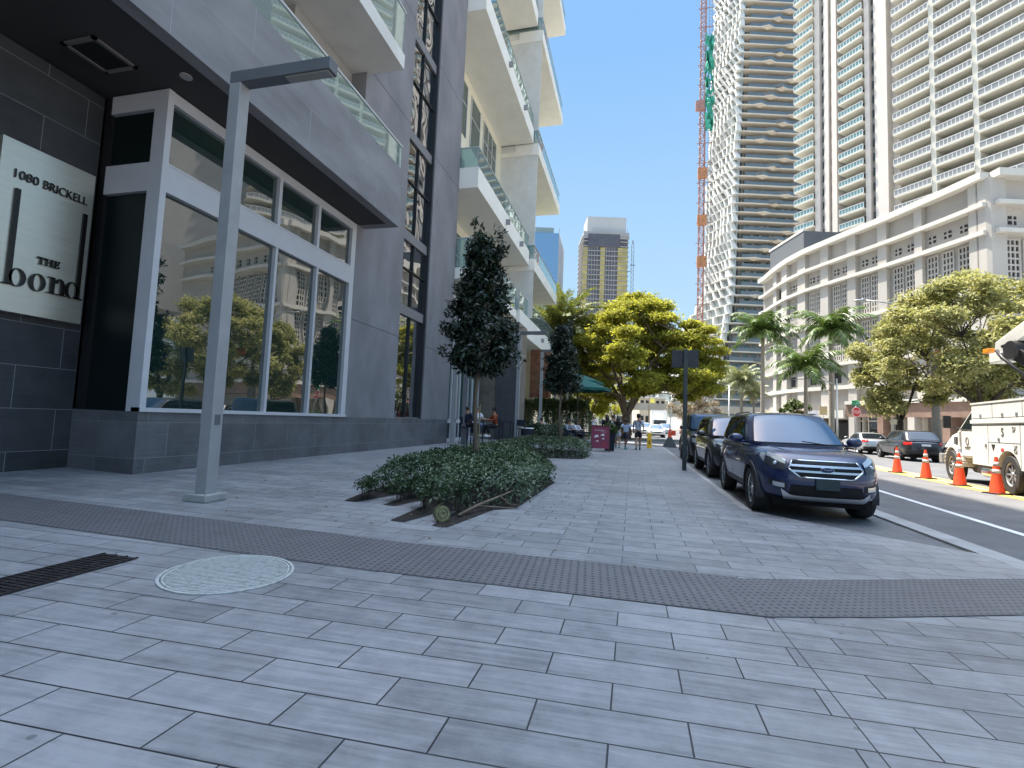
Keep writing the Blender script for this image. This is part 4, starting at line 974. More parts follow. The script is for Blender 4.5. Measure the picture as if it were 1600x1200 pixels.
for i in range(len(PR)):
    s0 = PR[i][1]; s1 = PR[i+1][0] if i+1 < len(PR) else E_-1.2
    L = s1-s0; 
    if i == 0 or L < 1.5: continue
    nv = 2 if i < 6 else 3
    if i == len(PR)-1: continue
    for k in range(nv):
        c = s0+L*(k+.5+ (.25 if nv == 2 else 0))/(nv+ (.25 if nv == 2 else 0))
        vent4(c-.5, 26.1, .36)
        wl_ = min(1.35, L/nv*.66); lattice(min(c-wl_/2, s1-wl_-.2), 18.9, 24.3, wl_, 3); lattice(min(c-wl_/2, s1-wl_-.2), 12.4, 17.8, wl_, 3)
        if k == 0: 
            mb = MB(); A, B_, C, D = pp(c-.6,.03), pp(c+.6,.03), pp(c+.6,-.05), pp(c-.6,-.05); mb.hull8([(*A,8.9),(*B_,8.9),(*C,8.9),(*D,8.9)], [(*A,10.6),(*B_,10.6),(*C,10.6),(*D,10.6)]); PP(mb, 'small_window', m_hole)
for k in range(8):
    vent4(2.0+k*2.6, 26.0, .42, plane='r'); lattice(1.5+k*2.1, 18.95, 24.2, 1.6, 3, 'r')
    lattice(1.5+k*2.1, 12.4, 17.7, 1.6, 3, 'r')
# dark openings at the far left end
mb = MB(); 
for z in (19.4,25.6):
    band(mb, s_of_px(1211)+.4, s_of_px(1221), .05, -.1, z, z+2.0, 1)
PP(mb, 'opening', m_hole)
# grey plant room on the far end of the roof
mb = MB(); a0, a1 = pp(1.5,-.5), pp(14,-1.5); b0, b1 = pp(1.5,-9), pp(14,-9)
mb.hull8([(*a0,32.1),(*a1,32.1),(*b1,32.1),(*b0,32.1)], [(*a0,37.5),(*a1,37.0),(*b1,37.0),(*b0,37.5)]); PP(mb, 'plant_room', mat('grey plant room', (.10,.11,.12), .7, var=.05))
mb = MB(); mb.hull8([(*pp(1.2,-.4),37.5),(*pp(14,-1.4),37.0),(*pp(14,-2),37.0),(*pp(1.2,-1),37.5)], [(*pp(1.2,-.4),37.9),(*pp(14,-1.4),37.4),(*pp(14,-2),37.4),(*pp(1.2,-1),37.9)]); PP(mb, 'plant_room_coping', m_pod2)
# shops along the base
m_brown = mat('brown shop fascia', (.20,.13,.10), .7, var=.15, scale=1); m_shopd = mirror_glass('dark shop window', (.01,.012,.014), 1.7)
mb = MB(); band(mb, s_of_px(1335), E_, 2.2, .6, 3.6, 5.4); mb.prism([rp(-.5,2.2), rp(30,2.2), rp(30,.0), rp(0,.0)], 3.6, 5.4); PP(mb, 'shop_fascia', m_brown)
mb = MB(); band(mb, s_of_px(1335), E_, 2.5, .6, 5.42, 5.9); mb.prism([rp(-.5,2.5), rp(30,2.5), rp(30,.0), rp(0,.0)], 5.42, 5.9); PP(mb, 'shop_canopy', m_pod2)
for a, b_ in ((1345,1352),(1362,1378),(1383,1396),(1400,1415),(1425,1445)):
    s0, s1 = s_of_px(a), s_of_px(b_); mb = MB(); band(mb, s0, s1, 1.2, .6, .3, 3.5, 1); w_ = PP(mb, 'shop_window', m_shopd)
    mb = MB(); band(mb, s0-.12, s0, 1.3, .6, .1, 3.6, 1); band(mb, s1, s1+.12, 1.3, .6, .1, 3.6, 1); band(mb, s0, s1, 1.3, 1.0, 3.0, 3.15, 1); mb.build('frame', m_pod2, w_)
for k in range(6): 
    s = s_of_px(1340)+k*4.4; mb = MB(); band(mb, s, s+.9, 2.35, .62, .1, 3.59, 1); PP(mb, 'shop_pier', m_brown if k%2 else m_pod)
mb = MB(); band(mb, 2, s_of_px(1335)-.2, 2.5, .3, 3.4, 4.6); PP(mb, 'white_fascia', m_pod2)
for k in range(8):
    s = s_of_px(1235)+k*3.6
    if s < s_of_px(1330): mb = MB(); band(mb, s, s+2.6, .75, .3, .2, 3.3, 1); PP(mb, 'shop_window', m_shopd)
# banners on the shop front
def banner(name, label, px0, px1, z0, z1, mtb, text=None, tcol=None, out=2.75):
    s0, s1 = s_of_px(px0), s_of_px(px1); a = Vector(pp(s0,out)); b_ = Vector(pp(s1,out)); c = (a+b_)/2; d = (b_-a); L = d.length; rz = math.atan2(d.y, d.x)
    t = thing(name, label, 'banner', (c.x, c.y, z0), rz)
    mb = MB(); mb.box(-L/2,-.04,0,L/2,.04,z1-z0); mb.build('panel', mtb, t)
    if text:
        me = txt(text, (z1-z0)*.95, 0, 0, wfit=L*.86, depth=.01)
        put_text('letters', me, tcol, t, Matrix(((1,0,0,-L*.43),(0,0,-1,-.055),(0,1,0,(z1-z0)*.15),(0,0,0,1))))
m_red = mat('red banner', (.62,.04,.03), .6, var=.05); m_yel = mat('yellow banner', (.65,.60,.12), .6, var=.1)
banner('shop_banner', 'red banner reading HALL in white letters on the shop front', 1262, 1279, 3.3, 4.6, m_red, 'HALL', MT['white'])
banner('shop_banner', 'grey and white banner just right of the red one', 1280, 1296, 3.3, 4.5, mat('grey banner', (.42,.42,.48), .6, var=.25, scale=2), None, None)
banner('shop_banner', 'pale yellow banner left of the short royal palm', 1204, 1222, 3.0, 4.5, m_yel)
# low planter wall along the far pavement
mb = MB(); mb.prism([(24,40),(50,52),(50,52.4),(24,40.4)], .06, .85); tag(mb.build('planter_wall', MT['concrete']), 'low pale planter wall behind the silver car', 'wall')

# ---- condominium tower above the podium
TW = thing('condominium_tower', 'tall cream apartment tower with stacked white-railed balconies at the right edge', 'building', (46, 104, 0)); tof = -Vector(TW.location)
def TP(mb, name, mt, par=None, **k):
    o = mb.build(name, mt, par or TW, **k)
    if par is None: o.location = tof
    return o
def fpt(px, D):
    d = cX*((px-800)/760)+cF; d2 = Vector((d.x, d.y, 0)); fz = Vector((cF.x, cF.y, 0)).normalized(); k = D/d2.dot(fz); return d2.x*k, d2.y*k
T0 = Vector(fpt(1402, 89)); dl = cX*(-.455)+cF*1.0; dl = Vector((dl.x, dl.y)).normalized()   # direction along facade to the left/back
nl = Vector((-dl.y, dl.x)); 
if nl.dot(Vector((-T0.x,-T0.y))) < 0: nl = -nl       # outward
def tp(s, o): return (T0.x+dl.x*s+nl.x*o, T0.y+dl.y*s+nl.y*o)     # s>0 to the left
def tb(mb, s0, s1, o0, o1, z0, z1):
    A, B_, C, D = tp(s0,o0), tp(s1,o0), tp(s1,o1), tp(s0,o1); mb.hull8([(*A,z0),(*B_,z0),(*C,z0),(*D,z0)], [(*A,z1),(*B_,z1),(*C,z1),(*D,z1)])
def s_px(px):
    best = None
    for k in range(1600):
        s = -40+k*.05; x, y = tp(s, 0); X = 800+760*(Vector((x,y,35))-Vector((0,0,CAM_H))).dot(cX)/(Vector((x,y,35))-Vector((0,0,CAM_H))).dot(cF)
        if best is None or abs(X-px) < best[0]: best = (abs(X-px), s)
    return best[1]
Sx = {p: s_px(p) for p in (1245,1275,1283,1290,1297,1302,1310,1316,1355,1363,1371,1391,1403,1462,1470,1530,1539)}
HT = 135
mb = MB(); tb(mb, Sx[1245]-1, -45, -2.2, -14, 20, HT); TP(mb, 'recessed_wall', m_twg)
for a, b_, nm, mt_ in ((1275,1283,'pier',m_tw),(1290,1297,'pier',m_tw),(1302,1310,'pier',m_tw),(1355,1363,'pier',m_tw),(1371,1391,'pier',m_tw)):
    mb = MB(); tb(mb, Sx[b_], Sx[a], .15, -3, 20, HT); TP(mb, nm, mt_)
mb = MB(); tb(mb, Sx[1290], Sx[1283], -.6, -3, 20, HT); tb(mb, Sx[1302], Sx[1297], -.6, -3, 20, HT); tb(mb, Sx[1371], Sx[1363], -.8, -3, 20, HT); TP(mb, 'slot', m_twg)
FH = 3.0
zl = [21.5+FH*i for i in range(37)]
for i, z in enumerate(zl):
    if z > 24 and z < 125:
        for (a, b_) in ((1290,1283),(1302,1297),(1371,1363)):
            mb = MB(); tb(mb, Sx[a]+.15, Sx[b_]-.15, -.55, -.65, z+.6, z+2.2); TP(mb, 'slot_window', G_TW)
def tbalcony(s0, s1, z, front=.9, back=-2.2, glass=RG2, npan=8):
    mb = MB(); tb(mb, s0, s1, front, back, z, z+.32); sl_ = TP(mb, 'balcony', m_tww)
    mb = MB(); 
    for k in range(npan+1):
        s = s0+(s1-s0)*k/npan; tb(mb, s-.045, s+.045, front, front-.1, z+.33, z+1.32)
    tb(mb, s0, s1, front+.02, front-.1, z+1.3, z+1.42); tb(mb, s0, s1, front+.01, front-.09, z+.33, z+.43)
    n2 = 3
    for e in (s1,):
        for k in range(1, n2+1): o_ = front-(front-back)*k/n2*.95; tb(mb, e-.1, e, o_+.05, o_-.05, z+.33, z+1.32)
        tb(mb, e-.1, e, front, back, z+1.3, z+1.42); tb(mb, e-.1, e, front, back, z+.33, z+.43)
    mb.build('railing', m_rw, sl_)
    mb = MB(); tb(mb, s0+.05, s1-.05, front-.03, front-.05, z+.43, z+1.3); mb.build('rail_panel', glass, sl_)
for z in zl:
    if z < 122 and z > 33: tbalcony(Sx[1275]-.05, Sx[1245], z, npan=6)
    if z < 122 and z > 33: tbalcony(Sx[1355]+.05, Sx[1316], z, npan=8)
SR = -27
fins = [Sx[1466] if 1466 in Sx else (Sx[1462]+Sx[1470])/2, (Sx[1530]+Sx[1539])/2]
seg = [(fins[0]+.35, Sx[1403]), (fins[1]+.35, fins[0]-.35), (SR, fins[1]-.35)]
for i, z in enumerate(zl):
    if z > 24 and z < 110:
        for j, (a, b_) in enumerate(seg): tbalcony(a, b_, z, npan=9 if j < 2 else 16, glass=RG3)
for f in fins:
    mb = MB(); tb(mb, f-.35, f+.35, .7, -2.5, 20, HT); TP(mb, 'fin_wall', m_tww)
# windows behind balconies
rr = random.Random(5); m_curt = mat('drawn curtains behind glass', (.40,.38,.33), .3, var=.05)
for i, z in enumerate(zl):
    if not 24 < z < 110: continue
    for s0, s1 in ((seg[0][0]+.5, seg[0][1]-.9), (seg[1][0]+.4, seg[1][1]-.4), (seg[2][0]+.4, seg[2][1]-.4)):
        a = lerp(s0, s1, rr.uniform(0,.3)); b_ = lerp(s0, s1, rr.uniform(.65,1)); mb = MB(); tb(mb, a, b_, -2.1, -2.3, z+.33, z+2.5); w_ = TP(mb, 'balcony_door', rr.choice((G_TW,G_TW,G_TEAL,m_curt)))
        mb = MB(); n = max(2, int((b_-a)/1.1))
        for k in range(n+1): q = a+(b_-a)*k/n; tb(mb, q-.05, q+.05, -2.04, -2.09, z+.33, z+2.5)
        mb.build('door_frame', m_tww, w_)
    if z > 33:
        for a, b_ in ((1275,1245),(1355,1316)): mb = MB(); tb(mb, Sx[a]+.4, Sx[b_]-.4, -2.1, -2.3, z+.33, z+2.6); TP(mb, 'bay_window', G_TW)
mb = MB(); tb(mb, Sx[1245], SR, 1.0, -14, 20.5, 21.4); TP(mb, 'deck', m_tww)
tb_ = MB(); tb(tb_, Sx[1391]-.02, Sx[1403]+.1, -1.6, -3, 20, HT); TP(tb_, 'side_return', m_tw)

# ---- zigzag tower with the construction hoist
ZT = thing('zigzag_tower', 'tall tower with zigzag white balcony face and hoist, left of the cream tower', 'building', (40, 155, 0)); zof = -Vector(ZT.location)
def ZP(mb, name, mt, par=None, **k):
    o = mb.build(name, mt, par or ZT, **k)
    if par is None: o.location = zof
    return o
Z0 = Vector(fpt(1141, 143)); Zr = Vector((cX.x, cX.y)).normalized(); Zr.rotate(Matrix.Rotation(rad(1.5), 2)); Zl = Vector(fpt(1094, 156))-Z0; Zl.normalize()
Zb = Vector((-Zr.y, Zr.x))       # away from camera
m_zt = mat('tan slab edge', (.72,.63,.51), .8, var=.05, scale=.3); m_zw = mat('white fins', (.66,.66,.62), .7, var=.05, scale=.3)
m_zd = mat('dark balcony back', (.27,.28,.28), .7, var=.15, scale=.3)
ZG = clear_glass('tower balcony glass', (.45,.55,.58), .2, .6)
ZG = mirror_glass('tower balcony glass2', (.13,.17,.19), 1.6)
def zc(z):       # the corner leans back a little as it rises and flares at the foot
    sh = .030*(z-40) if z > 40 else -.22*(40-z)*.8
    return Z0+Zr*sh
FZ = 2.85; W1 = 30
zz0 = [4+FZ*i for i in range(52)]
mb = MB()
for z in zz0:
    c = zc(z); a = c+Zb*2.2+Zr*3.0; b_ = c+Zr*W1+Zb*2.2; e = b_+Zb*16; f = a+Zb*16
    mb.hull8([(*a,z),(*b_,z),(*e,z),(*f,z)], [(*a,z+FZ),(*b_,z+FZ),(*e,z+FZ),(*f,z+FZ)])
ZP(mb, 'core', m_zd)
rz_ = random.Random(3); m_zp = mat('grey brown panels', (.34,.33,.32), .7, var=.12, scale=.2)
for i, z in enumerate(zz0):
    c = zc(z); low = z < 44
    # slab with a kinked front edge whose peak wanders from floor to floor
    pk = 6.5+((i*3.3) % 14); fr_ = [(1.6,0),(3.0,0)]
    pts = [c+Zr*1.8, ]; 
    xs = sorted([3.0, pk-2.2, pk, pk+2.2, 12.2, 12.6, W1])
    prev = 0
    for x in xs:
        o = -.9 if abs(x-pk) < .01 else 0.0
        pts.append(c+Zr*x+Zb*o)
    pts += [c+Zr*W1+Zb*2.4, c+Zr*3.0+Zb*2.4, c+Zb*1.4+Zr*.6]
    mb = MB(); mb.prism([tuple(p) for p in pts], z-.10, z+.28); 
    hang = .5
    mb.add([(*(c+Zr*(pk-2.2)),z),(*(c+Zr*pk-Zb*.9),z),(*(c+Zr*(pk+2.2)),z),(*(c+Zr*pk+Zb*.2),z-.7)], [(0,1,3),(1,2,3),(2,0,3)])
    sl_ = ZP(mb, 'floor_slab', m_zt if not low else m_tww)
    mb = MB(); q = [c+Zr*3.0, c+Zr*(pk-2.2), c+Zr*pk-Zb*.85, c+Zr*(pk+2.2), c+Zr*W1]
    for a, b_ in zip(q, q[1:]):
        if (b_-a).dot(Zr) <= 0: continue
        mb.hull8([(*a,z+.28),(*b_,z+.28),(*(b_+Zb*.05),z+.28),(*(a+Zb*.05),z+.28)], [(*a,z+1.3),(*b_,z+1.3),(*(b_+Zb*.05),z+1.3),(*(a+Zb*.05),z+1.3)])
    mb.build('balustrade', ZG, sl_)
    def zr(mb, x0, x1, o0, o1, za, zb): a = c+Zr*x0; b_ = c+Zr*x1; mb.hull8([(*(a+Zb*o0),za),(*(b_+Zb*o0),za),(*(b_+Zb*o1),za),(*(a+Zb*o1),za)], [(*(a+Zb*o0),zb),(*(b_+Zb*o0),zb),(*(b_+Zb*o1),zb),(*(a+Zb*o1),zb)])
    mb = MB(); zr(mb, 3.6, W1-1, 2.12, 2.2, z+.3, z+2.5); rb = ZP(mb, 'ribbon_window', G_TEAL if (low or i%3 != 1) else G_TW)
    mb = MB(); x = 3.8
    while x < W1-2:
        wd = rz_.choice((.1,.1,.1,.9,1.6)); zr(mb, x, x+wd, 2.02, 2.11, z+.29, z+2.52); x += wd+rz_.uniform(.5,1.5)
    mb.build('wall_panels', m_zp, rb)
m_sg2 = mat('pale side panels', (.36,.40,.39), .35, var=.15, scale=.3)
# zigzag face: slanted white fins and slabs marching back from the corner
LZ = 13.5
for i, z in enumerate(zz0):
    c = zc(z); low = z < 44; n = 9; mb = MB(); dz = FZ
    c2 = zc(z+FZ)
    ext = LZ if not low else LZ+(44-z)*.9
    out = -Zr
    a = c; b_ = c+Zl*ext
    mb.hull8([(*a,z),(*b_,z),(*(b_+Zr*3.0),z),(*(a+Zr*1.9),z)], [(*a,z+.22),(*b_,z+.22),(*(b_+Zr*3.0),z+.22),(*(a+Zr*1.9),z+.22)])
    ZP(mb, 'side_slab', m_zw)
    mb = MB(); n = 8 if not low else 5; jt = random.Random(i)
    for k in range(n):
        s = ext*(k+.15)/n+jt.uniform(-.35,.35); ph = 1.5*math.sin(i*.9+k*.7)*jt.uniform(.5,1.2); w_ = jt.uniform(.3,.75)
        a = c+Zl*s+out*(.15+ph*.25); b2 = c2+Zl*(s+.9+.5*math.sin(i*.55))+out*(.15-ph*.25)
        mb.hull8([(*a,z+.2),(*(a+Zl*w_),z+.2),(*(a+Zl*w_+Zr*1.6),z+.2),(*(a+Zr*1.6),z+.2)], [(*b2,z+FZ),(*(b2+Zl*w_),z+FZ),(*(b2+Zl*w_+Zr*1.0),z+FZ),(*(b2+Zr*1.0),z+FZ)])
    ZP(mb, 'fin_row', m_zw)
    mb = MB(); a = c+Zr*1.3+Zl*.5; b_ = c+Zl*(ext-.3)+Zr*1.3
    mb.hull8([(*a,z+.22),(*b_,z+.22),(*(b_+Zr*.3),z+.22),(*(a+Zr*.3),z+.22)], [(*a,z+FZ),(*b_,z+FZ),(*(b_+Zr*.3),z+FZ),(*(a+Zr*.3),z+FZ)])
    ZP(mb, 'side_glazing', m_sg2)
# construction hoist: red lattice mast, cars and green netting, standing behind the white face
HM = thing('construction_hoist', 'red lattice hoist mast with green debris netting beside the zigzag tower', 'hoist', (*fpt(1089,146), 0))
m_hr = mat('red oxide steel', (.38,.20,.16), .6, .2, var=.2, scale=1)
mb = MB(); w_ = 1.5; Hh = 150
for dx in (0,w_):
    for dy in (0,w_): mb.box(dx-.12,dy-.12,0,dx+.12,dy+.12,Hh)
k = 0; z = 0
while z < Hh:
    for (a, b_) in (((0,0),(w_,0)),((0,w_),(w_,w_)),((0,0),(0,w_)),((w_,0),(w_,w_))):
        mb.tube([(a[0],a[1],z),(b_[0],b_[1],z)], .10, 4, caps=False); mb.tube([(a[0],a[1],z) if k%2 else (b_[0],b_[1],z),(b_[0],b_[1],z+1.6) if k%2 else (a[0],a[1],z+1.6)], .09, 4, caps=False)
    if k%4 == 0: mb.box(-.9,0,z,w_+2.2,.3,z+.12)
    z += 1.6; k += 1
mb.build('mast', m_hr, HM)
mb = MB()
for dx in (2.4,3.3): mb.box(dx-.06,-.06,0,dx+.06,.06,Hh)
z = 0
while z < Hh: mb.box(2.4,-.05,z,3.3,.05,z+.08); z += 1.1
mb.build('side_mast', mat('grey mast steel', (.3,.27,.25), .6, .2, var=.1), HM)
for z in (50, 63, 78): 
    mb = MB(); mb.box(-.6,-1.2,z,2.1,-.1,z+3.2); mb.build('hoist_car', mat('orange hoist car', (.45,.20,.09), .6, var=.3, scale=1) if 'orange hoist car' not in bpy.data.materials else bpy.data.materials['orange hoist car'], HM)
m_net = mat('green debris net', (.05,.36,.25), .7, var=.4, scale=.6)
mb = MB(); r3 = random.Random(9)
pts = []; nz = 26
vs = []; fs = []
for i in range(nz+1):
    z = 93+i*1.2; 
    for k in range(9):
        a = k/8; wob = 1.0*math.sin(i*.7+k*1.9)+.6*r3.uniform(-1,1); vs.append((1.2+a*2.5+.5*wob*(1-abs(a-.5)), -1.0+.7*math.sin(a*9+i*.9)+.5*r3.uniform(-1,1), z+.4*r3.uniform(-1,1)))
for i in range(nz):
    for k in range(8):
        if r3.random() < .9: fs.append((i*9+k, i*9+k+1, (i+1)*9+k+1, (i+1)*9+k))
mb.add(vs, fs); mb.build('debris_netting', m_net, HM)
mb = MB(); mb.box(-1.5,-1.2,100,1.2,-.1,103); mb.build('platform', m_hr, HM)
# ---- unfinished tower in the distance
CT = thing('unfinished_tower', 'distant unfinished tower with yellow sheathing panels and a bare concrete core on top', 'building', (-18, 303, 0))
ct_a = Vector(fpt(905,300)); ct_b = Vector(fpt(978,300)); cd_ = (ct_b-ct_a).normalized(); cn = Vector((-cd_.y, cd_.x)); WC = (ct_b-ct_a).length
def cp(s, o): v = ct_a+cd_*s*WC+cn*o; return (v.x+18, v.y-303)
def cb_(mb, s0, s1, o0, o1, z0, z1):
    A, B_, C, D = cp(s0,o0), cp(s1,o0), cp(s1,o1), cp(s0,o1); mb.hull8([(*A,z0),(*B_,z0),(*C,z0),(*D,z0)], [(*A,z1),(*B_,z1),(*C,z1),(*D,z1)])
m_grs = mat('raw concrete', (.36,.35,.34), .9, var=.08, scale=.1); m_ysh = mat('yellow sheathing', (.46,.38,.15), .8, var=.2, scale=.15)
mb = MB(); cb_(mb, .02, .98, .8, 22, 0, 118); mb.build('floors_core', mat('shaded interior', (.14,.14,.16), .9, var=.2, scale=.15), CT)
for i in range(39):
    z = 1+i*3.1; mb = MB(); cb_(mb, 0, 1, 0, 22.4, z, z+.45); cb_(mb, -.02, .04, .2, 22, z+.1, z+.4); mb.build('floor_slab', m_grs, CT)
for a, b_ in ((0,.10),(.38,.48),(.76,.97)):
    mb = MB(); cb_(mb, a, b_, .25, .8, 10, 112); mb.build('sheathing', m_ysh, CT)
mb = MB(); cb_(mb, .1, .8, -.3, .0, 112.5, 120.5); mb.build('safety_screen', mat('dark safety screen', (.10,.10,.12), .8, var=.15, scale=.2), CT)
mb = MB(); cb_(mb, 0, 1, 0, 22, 117.8, 122); mb.build('top_floor', m_grs, CT)
mb = MB(); cb_(mb, .09, .95, 3, 19, 122, 133); mb.build('core_top', mat('pale core concrete', (.48,.475,.46), .9, var=.06, scale=.1), CT)
mb = MB()
for k in range(12): cb_(mb, .02+k*.085, .027+k*.085, .2, .5, 122, 124.5)
mb.build('roof_posts', m_grs, CT)
mb = MB()
for i in range(34):
    z = 8+i*3.1
    for k in range(4): cb_(mb, .13+k*.06, .135+k*.06, .5, .7, z, z+2.8); cb_(mb, .51+k*.06, .515+k*.06, .5, .7, z, z+2.8)
mb.build('window_frames', m_rw, CT)
# crane beside it
t = thing('tower_crane', 'thin grey crane mast right of the unfinished tower', 'crane', (*fpt(984,310), 0))
mb = MB(); mb.box(-.9,-.9,0,-.6,-.6,118); mb.box(.6,-.9,0,.9,-.6,118)
for k in range(40): mb.tube([(-.75,-.75,k*3),(.75,-.75,k*3+1.5),(-.75,-.75,k*3+3)], .12, 4, caps=False)
for z in (40,70,100): mb.box(-7,-.9,z,-.8,-.6,z+.4)
mb.box(-1.6,-1,104,1.8,-.5,104.5); mb.build('mast', mat('crane steel', (.25,.30,.36), .6, .2, var=.1), t)
mb = MB(); mb.box(-.35,-.35,118,.35,.35,121); mb.build('mast_top', bpy.data.materials['crane steel'], t)
# blue glass tower
BG = thing('glass_tower', 'distant blue glass office tower behind the white balconies', 'building', (*fpt(852,280), 0), math.atan2(cX.y, cX.x))
m_bg = mirror_glass('blue glass', (.12,.26,.44), 1.9); 
mb = MB(); mb.hull8([(-12,0,0),(5,0,0),(9.5,14,0),(-12,14,0)], [(-12,0,112),(5,0,112),(9.5,14,106),(-12,14,112)]); mb.build('glass_body', m_bg, BG)
mb = MB(); 
for k in range(60): mb.hull8([(5.0,-.1,60+k*.9),(5.1,-.1,60+k*.9),(9.7,14,57+k*.83),(9.6,14,57+k*.83)], [(5.0,-.1,60.2+k*.9),(5.1,-.1,60.2+k*.9),(9.7,14,57.2+k*.83),(9.6,14,57.2+k*.83)])
mb.build('mullion_lines', m_rw, BG)
mb = MB(); mb.box(-9,2,112,2,12,116); mb.build('plant_floor', mat('grey green panel', (.22,.28,.27), .6, var=.05), BG); mb = MB(); mb.box(-11,-.1,60,-2,0,88); mb.build('grey_panel', bpy.data.materials['grey green panel'], BG)
mb = MB(); mb.box(5,0,112,5.3,.3,115); mb.build('roof_mast', MT['steel'], BG)
# distant low buildings at the end of the road
def simple_block(name, label, px0, px1, D, H, depth, mt_, rows, cols, wmt, z0=0):
    a = Vector(fpt(px0, D)); b_ = Vector(fpt(px1, D)); d = b_-a; L = d.length; rz = math.atan2(d.y, d.x)
    t = thing(name, label, 'building', (a.x, a.y, z0), rz)
    mb = MB(); mb.box(0,0,0,L,depth,H); mb.build('wall', mt_, t)
    mb = MB(); mb.box(-.3,-.3,H,L+.3,depth,H+.5); mb.build('parapet', m_rw, t)
    mw = MB(); fh = H/rows
    for r_ in range(rows):
        mb = MB()
        for c in range(cols): x = L*(c+.2)/cols; mb.box(x, -.12, r_*fh+fh*.3, x+L*.6/cols, .05, r_*fh+fh*.85)
        mb.build('window_row', wmt, t)
simple_block('distant_building', 'pale blue glass block framed below the branches of the big tree', 1033, 1068, 230, 27, 20, mat('pale blue panels', (.45,.52,.62), .5, var=.1, scale=.2), 10, 6, mirror_glass('pale blue glass', (.25,.38,.55), 1.8))
simple_block('distant_building', 'low beige building closing the end of the road', 1000, 1040, 150, 9.5, 15, mat('beige wall', (.55,.48,.36), .8, var=.1, scale=.2), 2, 5, m_hole)
simple_block('distant_building', 'white low-rise right of the pale blue block', 1066, 1100, 175, 12, 20, mat('off white wall', (.55,.55,.54), .8, var=.05, scale=.2), 4, 7, G_TW)
simple_block('distant_building', 'cream building glimpsed behind the big tree on the left', 905, 985, 120, 11, 15, m_cream, 3, 8, G_TW)
simple_block('distant_building', 'cream building glimpsed through the greenery behind the umbrellas', 840, 905, 95, 7, 12, m_cream, 2, 6, G_TW)
# elevated guideway crossing the street far away
t = thing('elevated_guideway', 'beige elevated rail guideway crossing the far end of the road', 'guideway', (*fpt(1030,130), 0), math.atan2(cX.y, cX.x))
mb = MB(); mb.box(-28,-2,5.2,34,2,7.0); mb.build('deck', mat('guideway concrete', (.50,.46,.38), .8, var=.1, scale=.2), t)
for x in (-22,-8,12,26): mb = MB(); mb.box(x-.7,-.7,0,x+.7,.7,5.2); mb.build('pier', bpy.data.materials['guideway concrete'], t)
# ============================================================ VEHICLES
def lerp(a, b, t): return a+(b-a)*t
def pw(xs, ys, x):
    if x <= xs[0]: return ys[0]
    for i in range(1, len(xs)):
        if x <= xs[i]:
            t = (x-xs[i-1])/(xs[i]-xs[i-1]); t = t*t*(3-2*t)*.5+t*.5; return lerp(ys[i-1], ys[i], t)
    return ys[-1]
def paint(name, col, coat=1, metal=.4, rough=.3):
    m, nt, b = newmat(name); b.inputs['Base Color'].default_value = tuple(col)+(1,); b.inputs['Metallic'].default_value = metal
    b.inputs['Roughness'].default_value = rough; b.inputs['Coat Weight'].default_value = coat; b.inputs['Coat Roughness'].default_value = .04; return m
m_cg = mirror_glass('car window glass', (.01,.014,.018), 1.7); m_ws = mirror_glass('windscreen glass', (.05,.10,.17), 1.6)
m_lens = mat('lamp lens clear', (.55,.58,.6), .08, .5, var=0); m_lens_d = mat('lamp housing dark', (.06,.065,.07), .15, .3, var=0)
m_tail = mat('red lamp lens', (.45,.02,.015), .15, var=0); m_amber = mat('amber lens', (.6,.22,.02), .2, var=0); m_plate = mat('dark front plate', (.01,.03,.035), .4, var=0)
m_alloy = mat('alloy wheel', (.45,.46,.47), .25, .9, var=0); m_clad = mat('black cladding', (.015,.015,.017), .5, var=.1); m_under = mat('black underside', (.004,.004,.004), .9, var=0)
class CarShape:
    def __init__(s, L, W, H, belt, hood, wb, fo, wr, cowl=-.36, sill=.30, nose=.2, nslope=.16, gh=(-.42,.97,-.16,.78), topw=.74, rear=.05, n=7, box=False):
        s.__dict__.update(locals())
        s.yf = -L/2+fo; s.yr = s.yf+wb
    def body(s, a, b, c):
        n = s.n; k = max(1e-6, (abs(a)**n+abs(b)**n+abs(c)**n))**(1/n); a, b, c = a/k, b/k, c/k
        zt = pw([-1,-.93,s.cowl,-.1,1], [s.hood-.12,s.hood-.05,s.belt-.02,s.belt,s.belt+.06], a)
        zb = pw([-1,-.8,.8,1], [s.sill-.06,s.sill-.02,s.sill-.02,s.sill+.02], a)
        z = lerp(zb, zt, (c+1)/2)
        y = a*s.L/2
        fr = max(0, (-a-.55)/.45)**1.6; rr_ = max(0, (a-.6)/.4)**1.6
        zf = max(0, (z-.62)/(s.hood-.62)); zl = max(0, (.42-z)/.3)
        y += fr*(s.nose*abs(b)**2.2+s.nslope*zf**1.5+.10*zl)
        y -= rr_*(s.nose*.45*b*b+s.rear*max(0,(z-.6)/.5)+.06*zl)
        wz = pw([.2,.45,.72,s.belt], [.955,.985,1.0,.93], z)
        x = b*s.W/2*wz*(1-.05*fr)
        return Vector((x, y, z))
    def cabin(s, a, b, c):
        n = 9; k = max(1e-6, (abs(a)**n+abs(b)**n+abs(c)**n))**(1/n); a, b, c = a/k, b/k, c/k
        t = (c+1)/2; y0, y1, t0, t1 = [q*s.L/2 for q in s.gh]
        yy = lerp(lerp(y0, y1, (a+1)/2), lerp(t0, t1, (a+1)/2), t if s.box else (t**1.0))
        z = lerp(s.belt-.08, s.H-.045, t)+(.045*(1-b*b)+.02*(1-a*a))*t
        if a < 0: yy += .10*(-a)**4*b*b*(1-.3*t)
        x = b*s.W/2*lerp(.925, s.topw, t**1.25)
        return Vector((x, yy, z))
